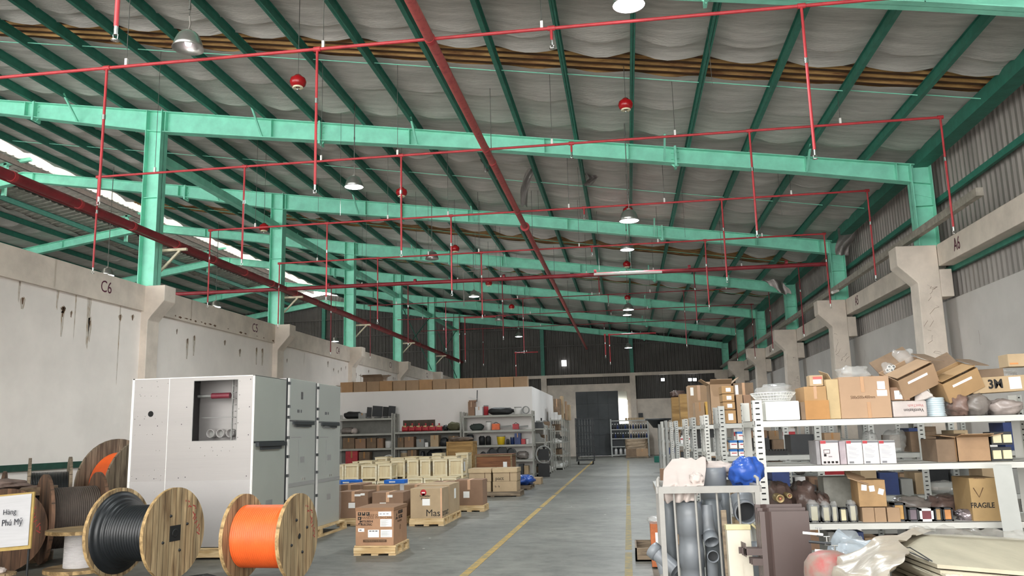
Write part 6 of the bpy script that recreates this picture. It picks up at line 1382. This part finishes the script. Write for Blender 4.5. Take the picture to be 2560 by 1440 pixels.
# ---- goods on the rows behind
r9 = random.Random(99)
pal = [('brown carton', KRAFT), ('reddish carton', KRAFT2), ('dusty carton', KRAFT4), ('white box', WHITEC), ('grey box', GREYC), ('dark box', DARKB), ('yellowish carton', KRAFT3), ('navy box', NAVY), ('red banded white box', WB)]
for ri, Y in enumerate(rows[:8]):
    for si in range(1, 4):
        z = ZS[si]; x = XA + .12; j = 0; xe = 5.4 if ri < 2 else (3.0 if ri < 4 else 1.9)
        while x < xe:
            w = r9.uniform(.13, .34); h = r9.uniform(.1, .34 if si < 3 else .4); nm, m = r9.choice(pal)
            if j == 20: break
            if not (ri == 0 and si == 1 and x < 1.75):
                if r9.random() < .18:
                    blob('bag', 'dark crumpled bag on row %s of racks, %s shelf, %s from the aisle' % (ORD[ri + 1], ORD[si], ORD[j]), 'bag', (x + w / 2, Y + .25, z), (w / 2, .16, h * .4), r9.choice((BAGD, BRB, BAGM)), x * 10, .4, 3, n=16, group='goods on the rack rows behind')
                else:
                    t = carton('%s on row %s of racks, %s shelf, %s from the aisle' % (nm, ORD[ri + 1], ORD[si], ORD[j]), x, x + w, Y + r9.uniform(.03, .15), .4, z, z + h, m, tape=(m in (KRAFT, KRAFT2) and w > .22), gap=False, name='box' if 'box' in nm else 'carton', cat='box' if 'box' in nm else 'carton', bev=0, group='goods on the rack rows behind')
                    if 'red banded' in nm: MB().b2(-w / 2, w / 2, -.2015, -.2, h * .6, h * .82).build('red_band', REDC, t)
            x += w + r9.uniform(.01, .08); j += 1
# blue and white boxes on the second row, and the small brown ones beside
Y = rows[0] - .0
for i, (a, b, tp, bt2) in enumerate(((1826, 1844, 1123, 1143), (1847, 1866, 1123, 1143), (1825, 1843, 1101, 1121), (1847, 1866, 1101, 1121), (1843, 1862, 1079, 1099))):
    x0, x1, z0, z1 = rect(a, b, tp, bt2, Y + .05); t = carton('blue topped white box with red stripe, %s in the stack behind the blue sack' % ORD[i], x0, x1, Y + .05, .18, z0, z1, WB, tape=False, gap=False, bev=0, name='box', cat='box', group='blue topped boxes'); W = x1 - x0; H = z1 - z0
    MB().b2(-W / 2 - .001, W / 2 + .001, -.092, .09, H * .72, H).build('blue_top', mat('bright blue board', '2a6cb0', .6, var=0), t); MB().b2(-W * .3, W * .4, -.0915, -.09, H * .45, H * .56).build('red_stripe', REDC, t)
for i, (a, b, tp, bt2) in enumerate(((1923, 1942, 1104, 1122), (1923, 1941, 1122, 1136), (1943, 1959, 1121, 1136), (1962, 1980, 1116, 1136))):
    x0, x1, z0, z1 = rect(a, b, tp, bt2, Y - .0); 
t = thing('terminal_strip', 'black toothed terminal strip lying on the second row of racks, seen under the foam box', 'terminal strip', (onY(1945, 1135, Y).x, Y + .1, ZS[1])); mb = MB(); mb.b2(-.13, .13, -.03, .03, 0, .05); [mb.b2(-.12 + k * .035, -.1 + k * .035, -.034, .034, .05, .07) for k in range(8)]; mb.build('body', BLACK, t)
# tops of the rows behind
def ptop(label, a, b, tp, Y, m, dep=.5, zs=ZS[0], bt2=None, **k):
    x0, x1, z0, z1 = rect(a, b, tp, bt2 or 1045, Y + .04); return carton(label, x0, x1, Y + .04, dep, z0 if bt2 else zs, z1, m, **k)
for i, (tp, bt2) in enumerate(((1026, 1044), (1005, 1024), (985, 1004), (965, 984))):
    x0, x1, z0, z1 = rect(1804 - i * 0 + (3 - i) * 2, 1834 + (3 - i) * 2, tp, bt2, rows[0] + .04); carton('labelled carton in the stack of four behind the front post, %s from the bottom' % ORD[i], x0, x1, rows[0] + .04, .35, ZS[0] if i == 0 else z0, z1, mat('orange brown board', 'a58259', .8, var=.04), tape=False, labels=((.35, .25, .4, .5),), gap=False, group='labelled cartons in a stack of four')
for lb, a, b, tp, ri, m, kw in (('small carton beside the stack of four, nearer the front post', 1842, 1858, 986, 0, KRAFT, {}), ('taller small carton next to the front post', 1860, 1879, 987, 0, KRAFT2, {}),
    ('wide carton with a paper tag, behind the stack of four', 1836, 1886, 957, 1, KRAFT4, dict(labels=((.08, .7, .15, .25),))), ('open carton with raised flaps above the stack of four', 1776, 1832, 960, 1, KRAFT, dict(flaps=40, tape=False)),
    ('carton in two tones with a paper tag, highest over the thin posts', 1722, 1775, 963, 3, KRAFT, dict(labels=((.1, .75, .15, .2),))), ('carton under the green topped one', 1738, 1762, 1006, 2, KRAFT, {}), ('yellow box with a pale green top among the posts', 1764, 1786, 1004, 2, mat('mustard board', 'c79d4f', .7, var=.04), dict(tape=False)),
    ('long low carton far behind the highest one', 1700, 1720, 985, 5, OLDW, dict(tape=False)), ('old wooden box under brown rags', 1680, 1716, 993, 6, OLDW, dict(tape=False))):
    ptop(lb, a, b, tp, rows[ri], m, **kw)
p = onY(1700, 985, rows[6] + .2); blob('rag_heap', 'brown rags heaped on the old wooden box', 'rags', (onY(1695, 993, rows[6] + .2).x, rows[6] + .25, onY(1698, 993, rows[6] + .2).z), (.22, .2, .1), BRB, 81, .6, 5)
p = onY(1643, 1030, 33); t = thing('parabolic_shade', 'dark hanging bin like hood resting on the last rack row', 'hood', (p.x, 32.4, ZS[0])); MB().lathe([(.0, 0), (.2, .02), (.45, .35), (.5, .36), (.48, .3)], n=18).build('shell', DARKB, t)

# ================================================================ cage trolley of pipe fittings in the front
CYY = 6.3; x0 = onY(1650, 1300, CYY).x; x1 = onY(1904, 1300, CYY).x; zt = onY(1775, 1216, CYY).z; D = .75; w = (x1 - x0) / 2; cx = (x0 + x1) / 2
t = thing('pipe_trolley', 'grey barred trolley cage holding grey plastic pipe fittings', 'trolley', (cx, CYY + D / 2, 0)); CP = mat('grey cage paint', '93908b', .5, var=.06)
mb = MB()
for sx in (-1, 1):
    for sy in (-1, 1): mb.b2(sx * w - (.036 if sx > 0 else 0), sx * w + (.036 if sx < 0 else 0), sy * D / 2 - .02, sy * D / 2 + .02, .12, zt)
for sy in (-1, 1): mb.b2(-w, w, sy * D / 2 - .021, sy * D / 2 + .021, zt - .045, zt + .002); mb.b2(-w, w, sy * D / 2 - .02, sy * D / 2 + .02, .12, .17)
for sx in (-1, 1): mb.b2(sx * w - .02, sx * w + .02, -D / 2, D / 2, .12, .17); mb.b2(sx * w - .018, sx * w + .018, -D / 2, D / 2, zt - .045, zt)
mb.build('frame', CP, t)
for k in range(4): x = -w + .12 + .153 * k; MB().cyl((x, -D / 2 + .02, .15), (x - .01, -D / 2 + .02, zt - .03), .0085, 10).build('bar', CP, t)
for k in range(4): x = -w + .12 + .153 * k; MB().cyl((x, D / 2, .15), (x, D / 2, zt - .03), .0085, 8).build('bar', CP, t)
MB().b2(-w, w, -D / 2, D / 2, .1, .12).build('deck', CP, t)
for sx in (-1, 1):
    for sy in (-1, 1): MB().cyl((sx * w * .85 - .02, sy * D * .42, .05), (sx * w * .85 + .02, sy * D * .42, .05), .05, 14).build('wheel', BLACK, t)
for sx in (-1, 1): MB().tube([(sx * w, -D / 2 + .05, zt), (sx * w, -D / 2 + .05, zt + .05), (sx * (w - .01), -D / 2 + .1, zt + .06)], .012, 8).build('hook', CP, t)
def coupling(label, px, Y, r, z0, z1, m=PVC, rings=2, ox=0, rot=None):
    p = onY(px, 1300, Y); t = thing('pipe_coupling', label, 'pipe fitting', (p.x + ox, Y, z0), 0, 'grey plastic pipe fittings'); H = z1 - z0; pr = [(r * .9, 0)]
    for k in range(rings):
        a = H * k / rings; b = H * (k + 1) / rings; pr += [(r, a + .002), (r, b - H * .12), (r * .93, b - H * .08), (r * .93, b - .002)]
    pr[-1] = (r, H); pr[-2] = (r, H * .9); pr += [(r * .9, H), (r * .88, H - .12), (r * .88, .01)]
    MB().lathe(pr, n=28, R=rot).build('body', m, t); MB().lathe([(r * .88, H * .3), (0, H * .3)], n=20, R=rot).build('inside', DARKB, t)
    return t
def fit_r(px0, px1, Y): return abs(onY(px1, 1300, Y).x - onY(px0, 1300, Y).x) / 2
zz = lambda px, py, Y: onY(px, py, Y).z
coupling('wide grey pipe socket standing above the cage rail', 1789, 6.85, fit_r(1755, 1823, 6.85), .8, zz(1789, 1168, 6.85), rings=2)
coupling('grey pipe socket stack in the middle of the cage, behind the bars', 1724, 6.48, fit_r(1692, 1756, 6.48), .13, zz(1730, 1254, 6.48), rings=4)
coupling('dark grey pipe column at the left post of the cage', 1676, 6.72, fit_r(1660, 1692, 6.72), .13, zz(1682, 1252, 6.72), PVCD, 3)
coupling('tall grey pipe column behind the middle bars', 1778, 6.55, fit_r(1758, 1801, 6.55), .13, zz(1778, 1250, 6.55), PVCD, 3)
coupling('back grey socket beside the big bend', 1812, 6.8, fit_r(1798, 1828, 6.8), .13, zz(1812, 1232, 6.8), PVCD, 3)
def bend(label, px, py, Y, r, ang, m=PVC, tail=.25, tdir=(0, .3, -1)):
    p = onY(px, py, Y); t = thing('pipe_bend', label, 'pipe fitting', p, 0, 'grey plastic pipe fittings'); d = Vector(ang).normalized(); td = Vector(tdir).normalized()
    pts = [d * .02, -d * r * .6, -d * r * 1.1 + td * r * .4, -d * r * 1.25 + td * r * 1.2, -d * r * 1.25 + td * (r * 1.2 + tail)]
    MB().tube(pts, r * .93, 22, cap=False).build('body', m, t)
    q = d.to_track_quat('Z', 'Y').to_matrix(); MB().lathe([(r * .86, -r * .5), (r, -r * .5), (r, .03), (r * .97, .04), (r * .88, .04), (r * .86, .0), (r * .86, -r * .9)], n=28, R=q).build('rim', m, t); MB().lathe([(0, -r * .7), (r * .87, -r * .7)], n=24, R=q).build('inside', DARKB, t)
    return t
bend('big grey pipe bend opening toward the viewer at the right side of the cage', 1864, 1280, 6.42, fit_r(1836, 1896, 6.42), (.05, -1, -.1), tdir=(.0, .2, 1), tail=.0)
bend('small grey pipe bend with its round mouth to the front, low in the cage', 1782, 1390, 6.38, fit_r(1767, 1797, 6.38), (0, -1, 0), tdir=(0, .2, -1), tail=.1)
bend('grey pipe bend with a wide slanting mouth in the middle of the cage', 1776, 1345, 6.45, fit_r(1762, 1802, 6.45) * .95, (.15, -.85, -.75), tdir=(0, .1, 1), tail=.12)
mb = MB(); p = onY(1630, 1372, 6.6); q = onY(1690, 1425, 6.5); t = thing('pipe_branch', 'grey pipe branch poking out of the cage to the left', 'pipe fitting', p, 0, 'grey plastic pipe fittings'); v = q - p
mb.tube([(0, 0, 0), v], .055, 18, cap=False); mb.tube([v * .35, v * .35 + Vector((.03, -.02, -.12))], .045, 14, cap=False); mb.build('body', PVC, t); dd = v.normalized().to_track_quat('Z', 'Y').to_matrix(); MB().lathe([(.05, .06), (.062, .06), (.062, 0), (.055, -.005), (.05, 0), (.05, .08)], n=20, R=dd).build('rim', PVC, t); MB().lathe([(0, .05), (.05, .05)], n=16, R=dd).build('inside', DARKB, t)
# cloths and sack on the cage
def drape(name, label, cat, pts, m, wd, seed, amp=.03, nu=26, nv=26, group=None):
    """cloth following a path of points (x,y,z), wd wide along x, with folds"""
    mb = MB(); n = len(pts)
    def f(u, v):
        s_ = v * (n - 1); i = min(int(s_), n - 2); k = s_ - i; k = k * k * (3 - 2 * k); p = Vector(pts[i]).lerp(Vector(pts[i + 1]), k); ww = wd[i] * (1 - k) + wd[i + 1] * k
        fold = math.sin(u * 19 + seed + 2.2 * noise.noise(Vector((u * 3, v * 2, seed)))) * amp * (.35 + .65 * v) + noise.noise(Vector((u * 5, v * 4, seed))) * amp * 2
        return p + Vector(((u - .5) * ww + fold * .3, fold, fold * .5))
    mb.grid(f, nu, nv); o = mb.build(name, m); md = o.modifiers.new('thick', 'SOLIDIFY'); md.thickness = .004; md2 = o.modifiers.new('sub', 'SUBSURF'); md2.levels = 1; md2.render_levels = 1
    return tag(o, label, cat, group)
A_ = lambda px, py, Y: tuple(onY(px, py, Y))
drape('white_cloth', 'crumpled white cloth hanging over the cage rail to the left', 'cloth', [A_(1740, 1160, 6.95), A_(1722, 1147, 6.8), A_(1712, 1175, 6.6), A_(1708, 1215, 6.34), A_(1700, 1254, 6.36)], CLOTH, (.2, .26, .32, .3, .2), 3, .018, 30, 30)
blob('cloth_heap', 'heap of white cloth behind the wide pipe socket', 'cloth', (onY(1790, 1165, 7.0).x, 7.0, onY(1790, 1180, 7.0).z - .04), (.16, .12, .06), CLOTH, 91, .4, 3, crease=.4)
blob('cloth_fold', 'rolled tail of the white cloth at the cage rail', 'cloth', (onY(1740, 1210, 6.5).x, 6.42, onY(1740, 1215, 6.42).z), (.05, .07, .05), CLOTH, 92, .4, 3, crease=.4)
p = onY(1868, 1214, 6.75); blob('blue_sack', 'bright blue plastic sack resting on the cage beside the wide socket', 'sack', (p.x, 6.75, p.z - .01), (.125, .13, .115), BLUEB, 95, .42, 2.0, n=40, crease=.5)
# small pallet goods left of the cage
p = onZ(1626, 1402); t = thing('open_tray', 'open topped wooden tray on the floor left of the cage', 'tray', (p.x, p.y + .35, 0)); mb = MB(); w_, d_ = .36, .8
mb.b2(-w_ / 2, w_ / 2, -d_ / 2, d_ / 2, 0, .02); mb.b2(-w_ / 2, -w_ / 2 + .02, -d_ / 2, d_ / 2, 0, .16); mb.b2(w_ / 2 - .02, w_ / 2, -d_ / 2, d_ / 2, 0, .16); mb.b2(-w_ / 2, w_ / 2, -d_ / 2, -d_ / 2 + .02, 0, .16); mb.b2(-w_ / 2, w_ / 2, d_ / 2 - .02, d_ / 2, 0, .16); mb.build('body', DPAL, t)
x0, x1, z0, z1 = rect(1627, 1660, 1310, 1375, 10.2); t = carton('orange carton with white labels in the open tray', x0, x1, 10.2, .3, .02, z1, mat('orange carton face', 'b9683c', .7), labels=((.35, .45, .6, .35), (.35, .25, .6, .15)), tape=False)
blob('film_cover', 'white film with a blue patch covering the orange carton', 'film', ((x0 + x1) / 2, 10.34, z1), ((x1 - x0) / 2 + .03, .18, .04), BAGM, 97, .3, 3)
for px, py, rz, m, lb in ((1668, 1178, .3, KRAFT2, 'reddish box tilted at the foot of the posts'), (1680, 1180, -.2, KRAFT, 'small brown box behind the white cloth')):
    Y = 12.3; p = onY(px, py + 12, Y); carton(lb, p.x - .07, p.x + .07, Y, .2, .0, p.z + .1, m, tape=False, name='box', cat='box', gap=False, rz=rz)
# cream panel and plank leaning on the cage
CRM = mat('dirty cream enamel', 'bfb7a6', .45, var=.05, scale=3); CRM2 = mat('dull cream side', 'b8ad84', .5, var=.08)
def leaning(name, label, cat, pt, pb, Y, w_, th, m, lean=.14, cap=None):
    """flat board whose top middle is seen at pt, foot nearer"""
    a = onY(*pt, Y); h = a.z; t = thing(name, label, cat, (a.x + .0, a.y - h * math.tan(lean), 0)); o = MB().b2(-w_ / 2, w_ / 2, -th / 2, th / 2, 0, h / math.cos(lean)).build('body', m, t, bevel=.004); o.rotation_euler = (-lean, 0, 0)
    if cap: c_ = MB().b2(-w_ / 2 - .004, w_ / 2 + .004, -th / 2 - .004, th / 2 + .004, h / math.cos(lean) - .03, h / math.cos(lean) + .003).build('cap', cap, t, bevel=.004); c_.rotation_euler = (-lean, 0, 0)
    return t
t = leaning('light_panel', 'dirty cream metal fitting leaning upright against the cage', 'panel', (1843, 1312), None, 5.75, .15, .1, CRM, .06, CRM2)
mb = MB(); h_ = onY(1843, 1300, 5.75).z; mb.tube([(.085, 0, h_ - .02), (.115, 0, h_ - .05), (.12, 0, h_ - .16), (.085, 0, h_ - .18)], .008, 8); mb.build('wire_clip', CRM2, t)
leaning('wooden_plank', 'thin weathered plank leaning beside the cream fitting', 'plank', (1808, 1275), None, 5.95, .035, .05, DPAL, .1)
coupling('tall pale grey cylinder standing between the cream fitting and the trunking', 1888, 5.95, .045, 0, zz(1888, 1355, 5.95), PVC, 1)
# brown trunking sections
BT = mat('brown painted trunking', '4e403d', .42, var=.05, scale=2)
for k in range(3):
    Y = 5.45 + .07 * k; x0, x1, _, zt_ = rect(1902 - 5 * k, 2025 - 8 * k, 1278 - 9 * k, 1400, Y); W = x1 - x0
    t = thing('trunking_section', ['front section of the brown steel trunking standing upright', 'middle section of the brown steel trunking standing upright', 'rear section of the brown steel trunking standing upright'][k], 'trunking', ((x0 + x1) / 2, Y, 0), 0, 'brown trunking sections')
    mb = MB(); poly = [(-W / 2, .035), (-W / 2, -.01), (-W / 2 + .03, -.02), (-W / 2 + .06, 0), (-W / 2 + .07, -.012), (W / 2, -.012), (W / 2, .035), (W / 2 - .006, .035), (W / 2 - .006, -.006), (-W / 2 + .075, -.006), (-W / 2 + .06, .008), (-W / 2 + .03, -.012), (-W / 2 + .006, -.004), (-W / 2 + .006, .035)]
    mb.prism([(a, b) for a, b in poly], 0, zt_, axis='z'); mb.build('channel', BT, t)
    mb = MB(); zb_ = zt_ - .22 - .02 * k; mb.b2(-W / 2 - .1 - .01 * k, -W / 2, -.01, .0, zb_ - .04, zb_); mb.b2(-W / 2 - .1, -W / 2 - .094, -.01, .03, zb_ - .05, zb_ - .12 + .15); mb.b2(-W / 2 - .06, -W / 2, -.012, .0, zb_ - .1, zb_ - .06); mb.build('bracket', BT, t)
# valve manifold, red cylinder, film
p = onY(2030, 1345, 5.2); t = thing('valve_manifold', 'row of small steel valves and white pipes over the red drum', 'valves', p)
for k, dz in enumerate((.03, -.02, -.07)):
    MB().cyl((-.05 + .03 * k, 0, dz), (.06 + .04 * k, -.02, dz - .01), .008, 10).build('pipe', WHITEM if k != 1 else DARKB, t); mb = MB(); x = .04 + .04 * k; mb.cyl((x, -.01, dz - .01), (x, -.01, dz + .028), .005, 8); mb.cyl((x - .018, -.01, dz + .028), (x + .018, -.01, dz + .028), .004, 8); mb.cyl((x - .014, -.01, dz - .01), (x + .014, -.012, dz - .012), .012, 10); mb.build('valve', ALU, t)
MB().b2(-.02, .02, .0, .03, -p.z, -.09).build('stand_post', DARKB, t)
p = onY(2070, 1378, 4.9); t = thing('red_cylinder', 'dusty red domed cylinder in the lower right foreground', 'cylinder', (p.x + .0, 4.9, 0)); R0 = .135
RDUST = mat('dusty red enamel', 'a3141e', .5, var=.1, scale=4, col2='86756c', mask=.50)
MB().lathe([(R0, 0), (R0, p.z - .11), (R0 * .96, p.z - .06), (R0 * .75, p.z - .02), (R0 * .4, p.z), (0, p.z + .003)], n=32).build('body', RDUST, t)
p = onY(2128, 1350, 5.9); blob('film_bundle', 'translucent white film bundle behind the red cylinder', 'film', (p.x, 5.9, 0), (.17, .2, (p.z + .0) / 2), mat('milky blue film', 'a9b1b8', .25, var=.05, alpha=.9, bump=.8, bscale=8), 99, .2, 3.5, crease=.4, pw=.45, n=36)
# the film covered stack of boards
BRD = mat('dusty cream board', 'a8a08c', .6, var=.08, scale=2, stretch=(3, .6, 1)); PPR = mat('stack of pale sheets', 'b8b09c', .7, var=.12, scale=30, stretch=(6, 1, .3))
ZT = 1.0
poly = [onZ(px, py, ZT) for px, py in ((2236, 1372), (2286, 1334), (2420, 1338), (2530, 1345), (2680, 1362), (2680, 1440), (2345, 1412))]
c = Vector((sum(p.x for p in poly) / 7, sum(p.y for p in poly) / 7, 0)); t = thing('board_stack', 'film covered stack of dusty cream boards filling the lower right corner', 'boards', c)
base = [((p.x - c.x), (p.y - c.y)) for p in poly]
mb = MB()
for k in range(9):
    z = ZT - .022 * k; ox, oy = (.012 * math.sin(k * 2.1), .012 * math.cos(k * 1.7)); mb.prism([(a * (1 + .02 * (k % 3)) + ox, b * (1 + .015 * (k % 2)) + oy) for a, b in base], z - .016, z - (.0 if k else 0), axis='z')
mb.build('boards', BRD, t)
mb = MB(); mb.prism([(a * .93, b * .93) for a, b in base], .12, ZT - .2, axis='z'); mb.build('lower_boards', PPR, t)
mb = MB(); mb.prism([(a * .98, b * .98) for a, b in base], 0, .12, axis='z'); mb.build('skid', DPAL, t)
a = onZ(2345, 1413, ZT) - c; b = onZ(2640, 1436, ZT) - c
mb = MB()
for k in range(7): z = ZT - .03 - .014 * k; mb.b2(a.x + .01, b.x + .1, a.y - .05 - .006 * (k % 2), a.y + .02, z - .011, z)
o = mb.build('sheet_bundle', PPR, t); o.rotation_euler = (0, 0, 0)
def film(u, v):
    """film falling from the upper left corner of the stack"""
    i0 = onZ(2290 + 60 * u, 1320 + 2 * u, ZT + .03) if False else None
    q = lambda A, B, D: (A * (1 - u) * (1 - 2 * u) + B * 4 * u * (1 - u) + D * u * (2 * u - 1))
    tp = q(onZ(2330, 1326, ZT + .02), onZ(2268, 1352, ZT + .03), onZ(2300, 1398, ZT + .01)); md_ = q(onY(2215, 1365, 5.1), onY(2108, 1436, 4.4), onY(2245, 1440, 3.75)); bt3 = Vector((md_.x, md_.y, .3))
    if v < .6: k = v / .6; p = tp.lerp(md_, k); p.z += .045 * math.sin(PI * k)
    else: p = md_.lerp(bt3, (v - .6) / .4)
    f_ = .018 * math.sin(u * 26 + 3 * noise.noise(Vector((u * 3, v * 2, 1)))) * (.3 + v) + .05 * noise.noise(Vector((u * 4, v * 4, 7)))
    return p + Vector((-abs(f_) * 1.2, f_, f_ * .6)) - c
mb = MB(); mb.grid(film, 44, 34); o = mb.build('film_cover', BAGM2, t)
def film2(u, v):
    e = Vector(onZ(2282, 1334, ZT)).lerp(Vector(onZ(2600, 1352, ZT)), u); f_ = noise.noise(Vector((u * 22, v * 5, 3))) * .012 + abs(noise.noise(Vector((u * 9, v * 3, 8)))) * .03
    q = e + Vector((.0, .16 - .3 * v, 0)); q.z = ZT + .012 + f_ * math.sin(PI * v) + .02 * math.sin(PI * v) - (.2 * max(0, .35 - v)); return q - c
mb = MB(); mb.grid(film2, 70, 14); mb.build('top_film', mat('crinkled clear film', 'b9b5ae', .1, var=.04, alpha=.32, bump=.9, bscale=14), t)
mb = MB(); a = onZ(2262, 1372, ZT + .012) - c; 
pts = [onZ(px, py, ZT + .015) - c for px, py in ((2322, 1402), (2285, 1385), (2262, 1376), (2260, 1370), (2275, 1369), (2300, 1384), (2330, 1403))]
mb.tube(pts, .003, 5); mb.build('strap', DARKB, t)
